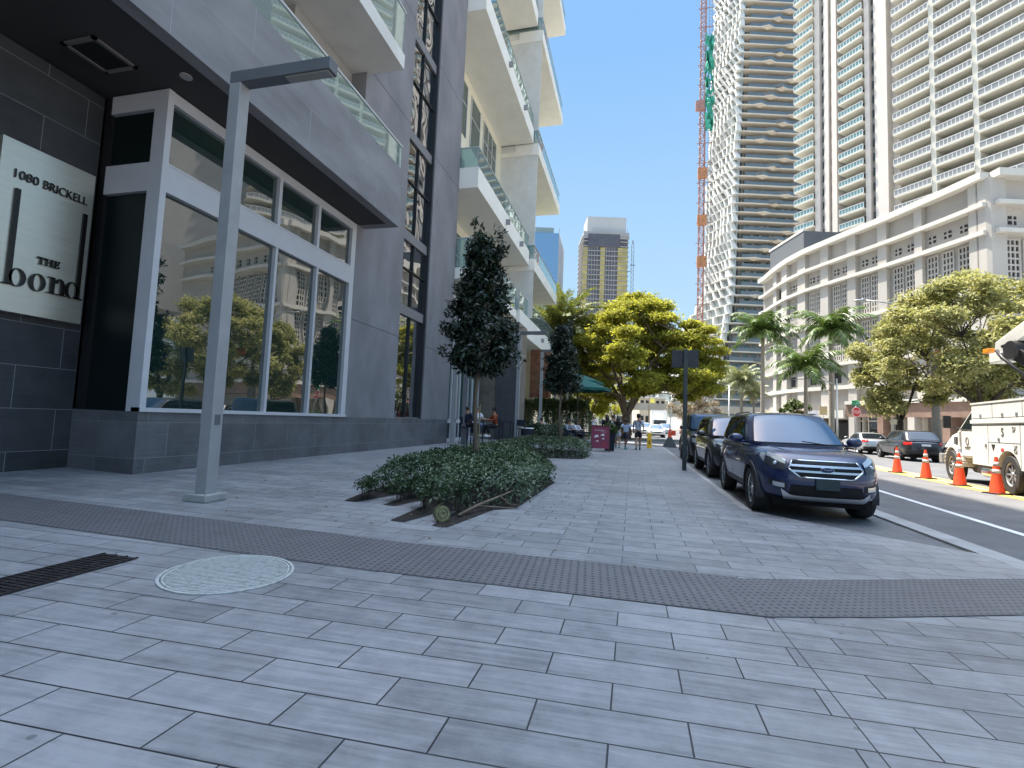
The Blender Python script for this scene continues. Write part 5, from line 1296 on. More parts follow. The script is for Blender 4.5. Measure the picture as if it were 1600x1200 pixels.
def cubegrid(fn, nx, ny, nz, skip=None):
    mb = MB()
    def face(f, nu, nv, flip=False):
        vs = [fn(*f(-1+2*i/nu, -1+2*j/nv)) for i in range(nu+1) for j in range(nv+1)]; fs = []
        for i in range(nu):
            for j in range(nv):
                q = (i*(nv+1)+j, (i+1)*(nv+1)+j, (i+1)*(nv+1)+j+1, i*(nv+1)+j+1)
                if skip:
                    c = (vs[q[0]]+vs[q[2]])/2
                    if skip(c): continue
                fs.append(q[::-1] if flip else q)
        mb.add(vs, fs)
    face(lambda u,v: (-1,u,v), nx, nz, False); face(lambda u,v: (1,u,v), nx, nz, True)
    face(lambda u,v: (u,1,v), ny, nz, True); face(lambda u,v: (u,-1,v), ny, nz, False)
    face(lambda u,v: (u,v,1), ny, nx, False)
    return mb
def merge(o, d=.0008):
    bm = bmesh.new(); bm.from_mesh(o.data); bmesh.ops.remove_doubles(bm, verts=bm.verts, dist=d); bmesh.ops.recalc_face_normals(bm, faces=bm.faces); bm.to_mesh(o.data); bm.free()
    for p in o.data.polygons: p.use_smooth = True
def patch(fn, f_uv, nu, nv, off=.004):
    """grid patch lying off a mapped surface; f_uv(u,v)->cube coordinates"""
    vs = []
    for i in range(nu+1):
        for j in range(nv+1):
            u, v = i/nu, j/nv; q = f_uv(u, v); e = 1e-2
            p = fn(*q)
            # numerical normal by perturbing the two coordinates that are not +-1
            ax = [k for k in range(3) if abs(abs(q[k])-1) > 1e-6]
            if len(ax) < 2: ax = [k for k in range(3)][:2]
            d = []
            for k in ax[:2]:
                qa = list(q); qb = list(q); qa[k] = max(-1,q[k]-e); qb[k] = min(1,q[k]+e); d.append(fn(*qb)-fn(*qa))
            nrm = d[0].cross(d[1])
            if nrm.length < 1e-9: nrm = Vector((0,-1,0))
            nrm.normalize()
            ctr = fn(0,0,0)
            if nrm.dot(p-ctr) < 0: nrm = -nrm
            vs.append(p+nrm*off)
    fs = [(i*(nv+1)+j, (i+1)*(nv+1)+j, (i+1)*(nv+1)+j+1, i*(nv+1)+j+1) for i in range(nu) for j in range(nv)]
    mb = MB(); mb.add(vs, fs); return mb
def rect(face, r0, r1, s0, s1, tf=None):
    """face: ('a',-1) etc.; (r,s) the remaining coords in order; tf(u,v) tweaks"""
    ax, sg = face; k = 'abc'.index(ax); rem = [i for i in range(3) if i != k]
    def f(u, v):
        q = [0,0,0]; q[k] = sg; r, s_ = lerp(r0, r1, u), lerp(s0, s1, v)
        if tf: r, s_ = tf(u, v, r, s_)
        q[rem[0]], q[rem[1]] = r, s_; return tuple(q)
    return f
def wheel(par, x, y, r, side, w_=.24, spokes=10, rimm=None, rim_r=.68):
    wl = thing('wheel', None, None, (x, y, r)); wl.parent = par
    mb = MB(); s = side
    mb.lathe([(r*rim_r,-w_/2),(r*.93,-w_/2-.004),(r*.985,-w_/2+.03),(r,-w_/2+.06),(r,w_/2-.06),(r*.985,w_/2-.03),(r*.93,w_/2+.004),(r*rim_r,w_/2)], (0,0,0), 36, axis='x', caps=False); mb.build('tyre', MT['rubber'], wl, smooth='auto')
    mb = MB(); o = s*(w_/2-.015)
    mb.lathe([(r*rim_r,o-s*.0),(r*(rim_r-.05),o-s*.02),(r*(rim_r-.06),-o*.2)], (0,0,0), 32, axis='x', caps=False)
    mb.lathe([(0,o-s*.012),(r*.12,o-s*.012),(r*.16,o-s*.05)], (0,0,0), 16, axis='x')
    for k in range(spokes):
        a = 2*PI*k/spokes; ca, sa = math.cos(a), math.sin(a); wd = r*.055 if spokes > 6 else r*.10; R0, R1 = r*.1, r*(rim_r-.03)
        p = [(o-s*.035, R0, -wd),(o-s*.035, R0, wd),(o-s*.02, R1, wd*.8),(o-s*.02, R1, -wd*.8)]
        q = [(a_[0]-s*.03, a_[1], a_[2]) for a_ in p]
        rot = lambda pt: (pt[0], pt[1]*ca-pt[2]*sa, pt[1]*sa+pt[2]*ca)
        mb.hull8([rot(t) for t in p], [rot(t) for t in q])
    mb.build('rim', rimm or m_alloy, wl, smooth='auto')
    mb = MB(); mb.lathe([(0,-o*.3),(r*rim_r,-o*.3)], (0,0,0), 20, axis='x'); mb.build('hub_backing', m_under, wl)
    return wl
def car(name, label, cat, loc, rz, S_, pt, front='suv', rails=True, wins=None, group=None, rimm=None, spokes=10, trim=None, clad=True):
    t = thing(name, label, cat, loc, rz, group); L, W = S_.L, S_.W; ra = S_.wr*1.17
    def skip(c):
        return abs(c.x) > W*.36 and any(math.hypot(c.y-yw, c.z-S_.wr) < ra for yw in (S_.yf, S_.yr))
    o = cubegrid(S_.body, 22, 96, 18, skip).build('body', pt, t); merge(o)
    o2 = cubegrid(S_.cabin, 14, 28, 10).build('roof', pt, t); merge(o2)
    # dark underbody and wheel wells
    mb = MB(); mb.box(-W*.36, -L/2+.35, .2, W*.36, L/2-.3, S_.belt-.15)
    mb.build('underbody', m_under, t)
    for yw in (S_.yf, S_.yr):
        for sd in (-1, 1):
            mb = MB(); n = 18; xs = S_.body(-1+2*(yw+L/2)/L, sd, -.3).x; XA = lambda yy: S_.body(max(-.97, min(.97, -1+2*(yy+L/2)/L)), sd, -.2).x
            for k in range(n):
                a0, a1 = PI*(-.06+1.12*k/n), PI*(-.06+1.12*(k+1)/n)
                xo = .016*sd; xi = -.09*sd
                def P4(a, r, x): yy = yw-math.cos(a)*r; return (XA(yy)+x, yy, S_.wr+math.sin(a)*r)
                mb.hull8([P4(a0,ra-.02,xi),P4(a0,ra+.045,xi),P4(a0,ra+.045,xo-sd*.006),P4(a0,ra-.02,xo)], [P4(a1,ra-.02,xi),P4(a1,ra+.045,xi),P4(a1,ra+.045,xo-sd*.006),P4(a1,ra-.02,xo)])
            mb.build('arch_trim', m_clad if clad else pt, t, smooth='auto')
            wheel(t, xs-sd*.125, yw, S_.wr, sd, spokes=spokes, rimm=rimm)
            mb = MB(); mb.lathe([(ra,-.0),(ra,.16),(0,.16)], (xs-sd*.02-(.2 if sd > 0 else -.04), yw, S_.wr), 20, axis='x'); 
    if clad:
        for sd in (-1,1):
            mb = patch(S_.body, rect(('b',sd), -1+2*(S_.yf+ra+L/2)/L+.01, -1+2*(S_.yr-ra+L/2)/L-.01, -.98, -.62), 20, 3, .012); mb.build('side_sill', m_clad, t, smooth=True)
    # glass
    def glass(nm, face, r0, r1, s0, s1, tf=None, m=None, fr=.03):
        mb = patch(S_.cabin, rect(face, r0-fr, r1+fr, s0-fr*1.6, s1+fr*1.6, tf), 12, 8, .004); fo_ = mb.build('window_surround', m_under, t, smooth=True)
        mb = patch(S_.cabin, rect(face, r0, r1, s0, s1, tf), 12, 8, .008); mb.build(nm, m or m_cg, t, smooth=True)
    glass('windscreen', ('a',-1), -.90, .90, -.68, .86, None, m_ws)
    glass('rear_window', ('a',1), -.84, .84, -.45, .80)
    for sd in (-1,1):
        for (a0, a1) in (wins or ((-.78,-.10),(-.05,.50),(.56,.84))):
            tf = None
            if a0 < -.6 and not S_.box: tf = lambda u, v, r, s_: (lerp(r, max(r, -.62), v*(1-u)), s_)
            if a1 > .75: tf = lambda u, v, r, s_: (r-(.10*u*v), lerp(s_, s_+.25*(1-v), u*.8))
            glass('side_window', ('b',sd), a0, a1, -.62, .80, tf, fr=.012)
        # door seams, handles, mirror
        for a in (S_.yf+.62, S_.yf+1.55, S_.yr-.30):
            aa = -1+2*(a+L/2)/L; mb = patch(S_.body, rect(('b',sd), aa-.0022, aa+.0022, -.8, .86), 1, 14, .002); mb.build('door_seam', m_under, t)
        for a in (S_.yf+1.28, S_.yf+2.15):
            p = S_.body(-1+2*(a+L/2)/L, sd, .55); mb = MB(); mb.box(p.x-.005*sd, p.y-.09, p.z-.012, p.x+sd*.035, p.y+.09, p.z+.018); mb.build('door_handle', pt, t, bevel=.008)
        p = S_.cabin(-.80, sd, -.75); mb = MB(); cx = p.x+sd*.17
        mb.ball((cx, p.y-.02, p.z+.07), (.125,.075,.085), 14, 10); mb.box(min(p.x,cx), p.y-.03, p.z-.01, max(p.x,cx), p.y+.03, p.z+.03)
        mr = mb.build('door_mirror', pt, t, smooth=True)
        mb = MB(); mb.ball((cx, p.y+.042, p.z+.07), (.10,.02,.065), 12, 6); mb.build('mirror_glass', m_cg, mr, smooth=True)
        if rails:
            mb = MB(); pts = [S_.cabin(a, sd*.93, 1)+Vector((0,0,.035 if abs(a) < .8 else .0)) for a in (-.72,-.6,-.2,.2,.6,.85,.95)]; mb.tube(pts, .014, 6); mb.build('roof_rail', MT['chrome'], t, smooth=True)
    # tail lamps
    for sd in (-1,1):
        mb = patch(S_.body, rect(('a',1), sd*.66, sd*.99, .38, .86), 8, 5, .012); mb.build('tail_lamp', m_tail, t, smooth=True)
        mb = patch(S_.body, rect(('b',sd), .90, .985, .42, .86), 6, 5, .010); mb.build('tail_lamp', m_tail, t, smooth=True)
    mb = patch(S_.body, rect(('a',1), -.22, .22, .25, .5), 4, 3, .012); mb.build('rear_plate', MT['white'], t)
    mb = patch(S_.body, rect(('a',1), -.98, .98, -.98, -.45), 14, 4, .010); mb.build('rear_bumper', m_clad, t, smooth=True)
    F_ = S_.body
    def fp(nm, r0, r1, s0, s1, m, off=.01, tf=None, nu=14, nv=6, par=None):
        mb = patch(F_, rect(('a',-1), r0, r1, s0, s1, tf), nu, nv, off); return mb.build(nm, m, par or t, smooth=True)
    if front == 'suv':
        hexf = lambda k0: (lambda u, v, r, s_: (r*(1-k0*max(0, .52-v)/.52-.10*max(0,v-.75)/.25), s_))
        gr = fp('grille', -.60, .60, .14, .76, m_under, .006, hexf(.30), 24, 8)
        # bright frame round the grille
        def outline(pts, wd, off, nm, m, par):
            mb = MB()
            for i in range(len(pts)):
                a = Vector(pts[i]); b_ = Vector(pts[(i+1)%len(pts)]); P_ = []
                for q in (a, b_): P_.append(q)
                n = 6; ring_ = []
                for k in range(n+1): q = a.lerp(b_, k/n); p = F_(-1, q.x, q.y); ring_.append(p+Vector((0,-off,0)))
                mb.tube(ring_, wd, 6)
            mb.build(nm, m, par, smooth=True)
        outline([(-.60,.46),(-.54,.77),(.54,.77),(.60,.46),(.42,.13),(-.42,.13)], .014, .012, 'grille_frame', MT['chrome'], gr)
        for s0, s1, kk in ((.53,.61,.56),(.32,.40,.53)):
            fp('grille_bar', -kk, kk, s0, s1, MT['chrome'] if False else bpy.data.materials.get('satin trim') or mat('satin trim', (.60,.61,.63), .3, .85, var=0), .022, None, 20, 2, gr)
        for s0 in (.66,.70,.44,.48,.22,.26): fp('grille_slat', -.5, .5, s0, s0+.012, MT['dark_metal'], .012, None, 16, 1, gr)
        p = F_(-1, 0, .47); mb = MB(); mb.ball((p.x, p.y-.03, p.z), (.088,.012,.036), 24, 8); em = mb.build('badge', bpy.data.materials.get('badge blue') or mat('badge blue', (.01,.03,.10), .2, .2, var=0), gr, smooth=True)
        mb = MB(); pts = [(p.x+.09*math.cos(2*PI*k/24), p.y-.034, p.z+.038*math.sin(2*PI*k/24)) for k in range(25)]; mb.tube(pts, .0035, 5); mb.build('badge_ring', MT['chrome'], em, smooth=True)
        mb = MB(); mb.tube([(p.x-.045,p.y-.044,p.z-.005),(p.x-.03,p.y-.044,p.z+.012),(p.x-.01,p.y-.044,p.z-.006),(p.x+.01,p.y-.044,p.z+.008),(p.x+.03,p.y-.044,p.z-.006),(p.x+.048,p.y-.044,p.z+.006)], .003, 5); mb.build('badge_script', MT['chrome'], em)
        for sd in (-1,1):
            tf = lambda u, v, r, s_: (r, lerp(.50,.42,u) if False else lerp(lerp(.34,.42,u), lerp(.74,.96,u), v))
            hl = fp('headlight', sd*.64, sd*.985, 0, 1, m_lens_d, .012, tf, 14, 6)
            tf2 = lambda u, v, r, s_: (r, lerp(lerp(.60,.78,u), lerp(.74,.96,u), v))
            fp('daytime_lamp', sd*.64, sd*.985, 0, 1, m_lens, .018, tf2, 12, 3, hl)
            p = F_(-1, sd*.80, .58); mb = MB(); mb.ball((p.x, p.y-.0, p.z), (.042,.02,.034), 12, 8); mb.build('lamp_bulb', m_lens, hl, smooth=True)
            mb = patch(F_, rect(('b',sd), -.985, -.86, 0, 1, lambda u, v, r, s_: (r, lerp(lerp(.52,.70,u), lerp(.90,.86,u), v))), 8, 4, .010); mb.build('headlight_side', m_lens, hl, smooth=True)
            fg = fp('fog_lamp_recess', sd*.62, sd*.93, -.42, -.10, m_clad, .008, lambda u, v, r, s_: (r, s_+.10*u*(1-v)), 8, 5)
            fp('fog_lamp', sd*.66, sd*.84, -.34, -.16, m_lens, .020, None, 5, 4, fg)
        fp('lower_grille', -.56, .56, -.66, -.18, m_under, .010, lambda u, v, r, s_: (r*(1+.12*(1-v)), s_), 16, 5)
        fp('skid_plate', -.68, .68, -.82, -.60, bpy.data.materials['satin trim'], .022, lambda u, v, r, s_: (r*(1+.05*v), s_+.20*max(0,abs(u-.5)*2-.80)/.2*v), 24, 3)
        fp('bumper_base', -.95, .95, -1.0, -.81, m_clad, .012, None, 20, 2)
        mb = MB(); p = F_(-1, 0, -.12); mb.box(-.155, p.y-.035, p.z-.075, .155, p.y-.02, p.z+.08); mb.build('front_plate', m_plate, t, bevel=.004)
        # hood creases and wipers
        for sd in (-1,1):
            pts = [F_(a, sd*b_, 1)+Vector((0,0,-.002)) for a, b_ in ((-.93,.50),(-.8,.58),(-.6,.66),(-.44,.70))]; mb = MB(); mb.tube(pts, .012, 6); mb.build('bonnet_crease', pt, t, smooth=True)
            a = S_.cabin(-1, sd*.6, -.72); b_ = S_.cabin(-1, sd*.6-.55, -.62); mb = MB(); mb.tube([a+Vector((0,-.03,.0)), b_+Vector((0,-.03,.02))], .009, 5); mb.build('wiper', MT['black'], t)
        mb = MB(); mb.ball(tuple(S_.cabin(-.9,0,.62)+Vector((0,.09,0))), (.11,.02,.035), 10, 6); mb.build('interior_mirror', MT['black'], t)
    else:
        fp('grille', -.5, .5, .1, .5, m_under, .010)
        for sd in (-1,1): fp('headlight', sd*.62, sd*.98, .35, .75, m_lens, .012)
        fp('front_bumper', -.95, .95, -1, -.6, m_clad, .01)
        fp('front_plate', -.15, .15, -.3, -.05, MT['white'], .02)
    return t
BLUE = paint('dark blue car paint', (.001,.010,.065), 1, .0, .45); BLK = paint('black car paint', (.008,.009,.011), 1, .2, .3)
SUV = CarShape(4.52, 1.75, 1.67, 1.10, 1.09, 2.69, .90, .355, cowl=-.40, gh=(-.50,.97,-.14,.80), topw=.735)
car('parked_suv', 'dark blue SUV parked nearest the camera in the lay-by', 'car', (2.815, 8.12+2.26, ROADZ+.006), rad(-.6), SUV, BLUE, group='cars parked in the lay-by')
SUV2 = CarShape(4.60, 1.84, 1.68, 1.09, 1.07, 2.70, .92, .36, cowl=-.40, gh=(-.50,.97,-.16,.82), topw=.74)
car('parked_suv', 'black SUV parked directly behind the dark blue one', 'car', (2.92, 13.35+2.3, ROADZ+.006), rad(0), SUV2, BLK, group='cars parked in the lay-by')
# boxy off-roader
JP = CarShape(4.3, 1.86, 1.88, 1.22, 1.14, 2.6, .85, .40, cowl=-.42, gh=(-.40,.97,-.31,.96), topw=.83, nose=.06, nslope=.02, n=14, box=True, rear=0)
j = car('parked_offroader', 'black boxy off-roader parked third in the lay-by row', 'car', (2.95, 18.7+2.15, ROADZ+.006), 0, JP, BLK, 'plain', rails=False, wins=((-.84,-.22),(-.14,.36),(.46,.86)), group='cars parked in the lay-by')
# ---- across the road
HATCH = CarShape(4.7, 1.84, 1.62, 1.05, 1.0, 2.75, .92, .35, cowl=-.38, gh=(-.46,.99,-.14,.72), topw=.74)
DKM = paint('dark grey metallic paint', (.03,.028,.032), 1, .5, .35); SIL = paint('silver car paint', (.50,.52,.54), 1, .5, .3); WHT = paint('white car paint', (.75,.75,.73), 1, 0, .35); RED = paint('red car paint', (.45,.03,.02), 1, .1, .35)
d_ = Vector((14.15-13.75, 33.6-30.6)); 
car('car', 'dark grey hatchback seen from behind with red tail lamp, across the road behind the cones', 'car', (14.9, 31.8, ROADZ), rad(180-6), HATCH, DKM, 'plain', rails=False, group='cars across the road', clad=False)
SED = CarShape(4.8, 1.82, 1.42, .98, .92, 2.75, .95, .33, cowl=-.30, gh=(-.36,.80,-.02,.42), topw=.70)
car('car', 'silver saloon across the road beyond the dark grey hatchback', 'car', (15.6, 38.6, ROADZ), rad(180-4), SED, SIL, 'plain', rails=False, group='cars across the road', clad=False)
PK = CarShape(5.4, 1.95, 1.85, 1.2, 1.15, 3.4, .95, .42, cowl=-.42, gh=(-.42,.25,-.22,.12), topw=.80, nose=.08, nslope=.05, n=10)
car('pickup_truck', 'dark pickup with large alloy wheels half hidden between the hatchback and the white truck', 'car', (15.3, 25.6, ROADZ), rad(180-4), PK, DKM, 'plain', rails=False, wins=((-.75,-.05),(.05,.75)), group='cars across the road', clad=False, spokes=8)
# distant traffic
for x, y, rz, sh, pt, lb in ((2.6,58,2,SED,WHT,'white saloon facing the camera far down the road'),(1.6,66,3,HATCH,WHT,'white hatchback behind the white saloon far down the road'),(4.6,74,0,HATCH,SIL,'silver hatchback far down the road in the middle lane'),
        (7.4,70,184,SED,RED,'red car far down the road beside the black sign pole'),(.6,80,0,SED,SIL,'pale saloon farthest down the road on the left')):
    car('car', lb, 'car', (x, y, ROADZ), rad(rz), sh, pt, 'plain', rails=False, group='distant traffic', clad=False)
t = thing('box_truck', 'white box truck far down the road facing the camera', 'truck', (4.4, 84, ROADZ))
mb = MB(); mb.box(-1.25,2.0,.9,1.25,8,3.9); mb.build('cargo_box', MT['white'], t); mb = MB(); mb.box(-1.1,0,.5,1.1,1.9,2.4); mb.build('cab', WHT, t, bevel=.12)
mb = MB(); mb.box(-.95,-.02,1.5,.95,.0,2.2); mb.build('windscreen', m_cg, t)
for x in (-1.05,1.05):
    for y in (1.0,6.5): wheel(t, x, y, .45, 1 if x > 0 else -1, .28)
# ---- utility truck with a folded bucket boom
m_tw_ = paint('white truck paint', (.66,.65,.61), .4, 0, .4); m_gap = mat('panel gap', (.08,.08,.08), .7, var=0)
fw = Vector((9.75,18.2)); rw_ = Vector((9.06,14.66)); td = (fw-rw_).normalized(); trz = math.atan2(td.y, td.x)-PI/2    # local +y = forward
t = thing('utility_truck', 'white utility service truck with numbered side lockers, cut by the right edge', 'truck', (rw_.x+math.cos(trz)*1.1+.02, rw_.y+math.sin(trz)*1.1, ROADZ), trz)
def TB(nm, f, m, par=None, **k): mb = MB(); f(mb); return mb.build(nm, m, par or t, **k)
TW_ = 2.25; xl = -1.18
# body (lockers): y -3.4 .. 2.0 ; cab 2.05 .. 3.3 ; bonnet 3.3 .. 4.75 ; front wheel y 3.6, rear wheel y 0
def utility(mb):
    # side skin with a wheel arch on the near side
    n = 16; ra = .60
    for sx_ in (-1,1):
        x0, x1 = sx_*1.18, sx_*.70
        mb.box(x0, .62, .62, x1, 2.0, 1.75); mb.box(x0, -3.4, .62, x1, -.62, 1.75)
        for k in range(n):
            y0 = -.62+1.24*k/n; y1 = -.62+1.24*(k+1)/n; zz = lambda y: .46+math.sqrt(max(0, ra*ra-y*y*.93))
            mb.hull8([(x0,y0,max(.62,zz(y0))),(x0,y1,max(.62,zz(y1))),(x1,y1,max(.62,zz(y1))),(x1,y0,max(.62,zz(y0)))], [(x0,y0,1.75),(x0,y1,1.75),(x1,y1,1.75),(x1,y0,1.75)])
        mb.box(x0, -3.4, 1.85, x1, 2.0, 2.28)
        mb.box(x0+sx_*.03, -3.45, 1.751, x1, 2.03, 1.849)
    mb.box(-.7,-3.4,.7,.7,2.0,1.3)
    mb.box(-1.2,-3.45,2.281,1.2,2.03,2.33)
ub = TB('locker_body', utility, m_tw_)
def seam(mb, y, z0, z1): mb.box(xl-.004, y-.008, z0, xl+.01, y+.008, z1)
def hseam(mb, y0, y1, z): mb.box(xl-.004, y0, z-.008, xl+.01, y1, z+.008)
def seams(mb):
    for y in (1.02,-.62,-1.9): seam(mb, y, .66, 1.72)
    for y in (.75,-.75,-2.2): seam(mb, y, 1.87, 2.26)
    hseam(mb, 1.95, -3.4, 1.70); hseam(mb, 1.0, -.6, 1.25); hseam(mb, 1.97,-3.4,1.89)
TB('locker_seams', seams, m_gap, ub)
for y, z in ((.42,1.32),(1.42,1.95),(.2,1.95),(-.5,1.95),(1.15,1.15)):
    TB('latch', lambda mb: (mb.box(xl-.02,y-.035,z-.04,xl-.005,y+.035,z+.05), mb.box(xl-.026,y-.02,z-.02,xl-.021,y+.02,z+.03)), MT['steel'], ub)
M_side = lambda y, z: Matrix(((0,0,-1,xl-.012),(-1,0,0,y),(0,1,0,z),(0,0,0,1)))
put_text('locker_number', txt('5', .30, 0, 0, depth=.002), MT['black'], ub, M_side(.28, 1.42))
for i, (y, z) in enumerate(((-.28,1.52),(-.34,1.0))):
    def dots(mb):
        for a in range(4):
            for c in range(4 if i == 0 else 6):
                if (a*3+c*5+i)%4 != 1: mb.box(xl-.008, y-a*.042, z+c*.035, xl-.002, y-a*.042+.026, z+c*.035+.022)
    TB('warning_decal', dots, MT['black'], ub)
def tri(mb): mb.add([(xl-.006,.85,1.2),(xl-.006,.63,1.2),(xl-.006,.74,1.02)], [(0,1,2)])
TB('triangle_decal', tri, MT['black'], ub)
TB('red_decal', lambda mb: mb.ball((xl-.002,.26,1.07),(.008,.09,.05),12,6), mat('red decal', (.5,.05,.04), .5, var=0), ub)
# cab
def cabf(mb):
    # cab cross-section extruded across x with taper
    lo = [(-1.05,2.06),(-1.05,3.45),(1.05,3.45),(1.05,2.06)]
    mb.hull8([(x,y,.75) for x,y in lo], [(x,y,1.55) for x,y in lo])
    mb.hull8([(-1.05,2.06,1.551),(-1.05,3.40,1.551),(1.05,3.40,1.551),(1.05,2.06,1.551)], [(-.90,2.10,2.22),(-.90,2.75,2.22),(.90,2.75,2.22),(.90,2.10,2.22)])
cb2_ = TB('cab', cabf, m_tw_, bevel=.04)
def bonf(mb):
    n = 14
    mb.hull8([(-1.02,3.46,1.05),(-1.0,4.72,1.0),(1.0,4.72,1.0),(1.02,3.46,1.05)], [(-.86,3.46,1.62),(-.78,4.68,1.42),(.78,4.68,1.42),(.86,3.46,1.62)])
    for sx_ in (-1,1):
        for k in range(n):
            a0, a1 = PI*k/n, PI*(k+1)/n
            q = lambda a, r, x: (x, 3.66-math.cos(a)*r, .47+math.sin(a)*r)
            mb.hull8([q(a0,.56,sx_*1.16),q(a0,.66,sx_*1.10),q(a0,.66,sx_*.7),q(a0,.56,sx_*.7)], [q(a1,.56,sx_*1.16),q(a1,.66,sx_*1.10),q(a1,.66,sx_*.7),q(a1,.56,sx_*.7)])
TB('bonnet', bonf, m_tw_, bevel=.03)
TB('front_bumper', lambda mb: mb.box(-1.1,4.6,.5,1.1,4.85,.8), MT['steel'], bevel=.02)
TB('chassis', lambda mb: (mb.box(-.55,-3.2,.5,.55,4.5,.72), mb.box(-.95,1.2,.35,-.5,2.4,.6), mb.tube([(-.8,.9,.45),(-.8,2.9,.42)], .09, 10)), MT['dark_metal'])
TB('step_tank', lambda mb: (mb.lathe([(0,0),(.16,0),(.16,.7),(0,.7)], (-.85,1.3,.42), 14, axis='y')), MT['chrome'])
wmesh = MB(); wmesh.add([(-1.053,2.2,1.58),(-1.053,3.2,1.58),(-.935,2.75,2.08),(-.935,2.2,2.12)], [(0,1,2,3)])
w1 = wmesh.build('side_window', m_cg, cb2_); w1.location = (-.012,0,0)
TB('windscreen', lambda mb: mb.add([(-.9,3.36,1.60),(.9,3.36,1.60),(.78,2.84,2.15),(-.78,2.84,2.15)], [(0,1,2,3)]), m_cg, cb2_).location = (0,.03,.02)
TB('door_seam', lambda mb: (mb.box(-1.056,2.12,.8,-1.04,2.132,1.55), mb.box(-1.056,3.15,.8,-1.04,3.162,1.55), mb.box(-1.056,2.12,.8,-1.04,3.16,.812), mb.box(-1.06,2.2,1.3,-1.05,2.4,1.33)), m_gap, cb2_)
TB('air_vent', lambda mb: mb.box(-1.07,3.5,.98,-1.0,3.68,1.36), m_gap)
TB('mirror', lambda mb: (mb.tube([(-1.05,3.2,1.62),(-1.32,3.35,1.66)], .015, 6), mb.box(-1.42,3.3,1.62,-1.24,3.38,2.0)), MT['black'])
TB('door_emblem', lambda mb: (mb.tube([(-1.06,2.72+.085*math.cos(2*PI*k/20),1.24+.115*math.sin(2*PI*k/20)) for k in range(21)], .009, 5), mb.box(-1.062,2.55,1.10,-1.052,2.58,1.115)), MT['black'], cb2_)
def tinytext(mb):
    for i in range(12): mb.box(-1.06, 2.92-i*.035, 1.05, -1.054, 2.92-i*.035-.022, 1.078)
    for i in range(9): mb.box(-1.06, 2.86-i*.035, 1.005, -1.054, 2.86-i*.035-.022, 1.026)
TB('door_lettering', tinytext, MT['black'], cb2_)
for y, r_ in ((3.66,.47),(0,.48)):
    for sd in (-1,1): wheel(t, sd*1.02, y, r_, sd, .26, spokes=8, rimm=MT['steel'], rim_r=.60)
# folded boom over the truck
bt = thing('boom_lift', 'white folded boom arm with black joint over the utility truck', 'boom', (10.3, 15.6, 3.0))
m_bw = paint('boom white', (.56,.55,.51), .2, 0, .45)
def bb(nm, pts, r, m, sq=1, **k): mb = MB(); mb.tube(pts, r, 4 if sq else 10); return mb.build(nm, m, bt, **k)
mb = MB(); mb.hull8([(-.16,1.35,.62),(.16,1.35,.62),(.16,1.30,1.05),(-.16,1.30,1.05)], [(.25,-.9,1.75),(.6,-.9,1.75),(.6,-.9,2.25),(.25,-.9,2.25)]); mb.build('upper_boom', m_bw, bt, bevel=.03)
mb = MB(); mb.box(-.2,1.0,.45,.2,1.5,.75); mb.build('boom_tip', m_bw, bt, bevel=.04)
bb('hydraulic_hose', [(-.18,1.2,.8),(-.22,.9,.55),(-.1,.6,.2),(.1,.4,-.1),(.3,.1,-.3)], .045, MT['black'], 0, smooth=True)
bb('hydraulic_hose', [(-.1,1.1,.9),(.0,.7,1.0),(.3,.2,.7),(.4,-.2,.2)], .05, MT['black'], 0, smooth=True)
mb = MB(); mb.lathe([(0,-.2),(.26,-.2),(.26,.2),(0,.2)], (.05,.75,.75), 18, axis='x'); mb.build('joint', MT['black'], bt, smooth='auto')
mb = MB(); mb.hull8([(-.1,.8,.5),(.15,.8,.5),(.15,.5,.75),(-.1,.5,.75)], [(.35,-.6,-.7),(.6,-.6,-.7),(.6,-.9,-.5),(.35,-.9,-.5)]); mb.build('lower_link', MT['black'], bt, bevel=.03)
mb = MB(); mb.hull8([(.1,.2,-.9),(.9,.2,-.9),(.9,-.9,-.9),(.1,-.9,-.9)], [(.05,.25,.1),(.95,.25,.1),(.95,-.95,.1),(.05,-.95,.1)]); mb.build('bucket', m_bw, bt, bevel=.06)
mb = MB(); mb.box(-.2,1.5,.78,.0,1.75,.92); mb.build('orange_marker', m_amber, bt, bevel=.02)
mb = MB(); mb.tube([(.5,-.6,-.9),(.45,-.9,-1.25)], .14, 8); mb.build('mount', m_bw, bt)
# ============================================================ STREET FURNITURE
m_or = mat('orange cone plastic', (.80,.075,.02), .5, var=.06, scale=4); m_refl = mat('reflective band', (.52,.46,.42), .4, var=.1, scale=6); 
def cone(x, y, label, z=ROADZ):
    t = thing('traffic_cone', label, 'traffic cone', (x, y, z), rad(12), 'orange cones along the median')
    mb = MB(); mb.box(-.2,-.2,0,.2,.2,.035); mb.build('base', MT['black'], t, bevel=.01)
    mb = MB(); mb.lathe([(.155,.036),(.15,.05),(.036,.86),(.03,.905),(.018,.905)], n=24); mb.build('cone_body', m_or, t, smooth='auto')
    r = lambda z_: .15-(z_-.05)*.1407
    for a, b_ in ((.50,.60),(.68,.78)): mb = MB(); mb.lathe([(r(a)+.004,a),(r(b_)+.004,b_)], n=24); mb.build('reflective_band', m_refl, t, smooth=True)
    return t
c0 = cone(9.21, 20.34, 'farthest left of the four orange cones, beside the dark hatchback')
dup(c0, (9.09,18.34,ROADZ), rad(30), 'second orange cone from the left, in front of the dark pickup wheel')
dup(c0, (8.93,16.4,ROADZ), rad(-10), 'third orange cone from the left, in front of the truck front wheel')
dup(c0, (8.70,14.58,ROADZ), rad(20), 'nearest and rightmost orange cone, in front of the truck rear wheel')
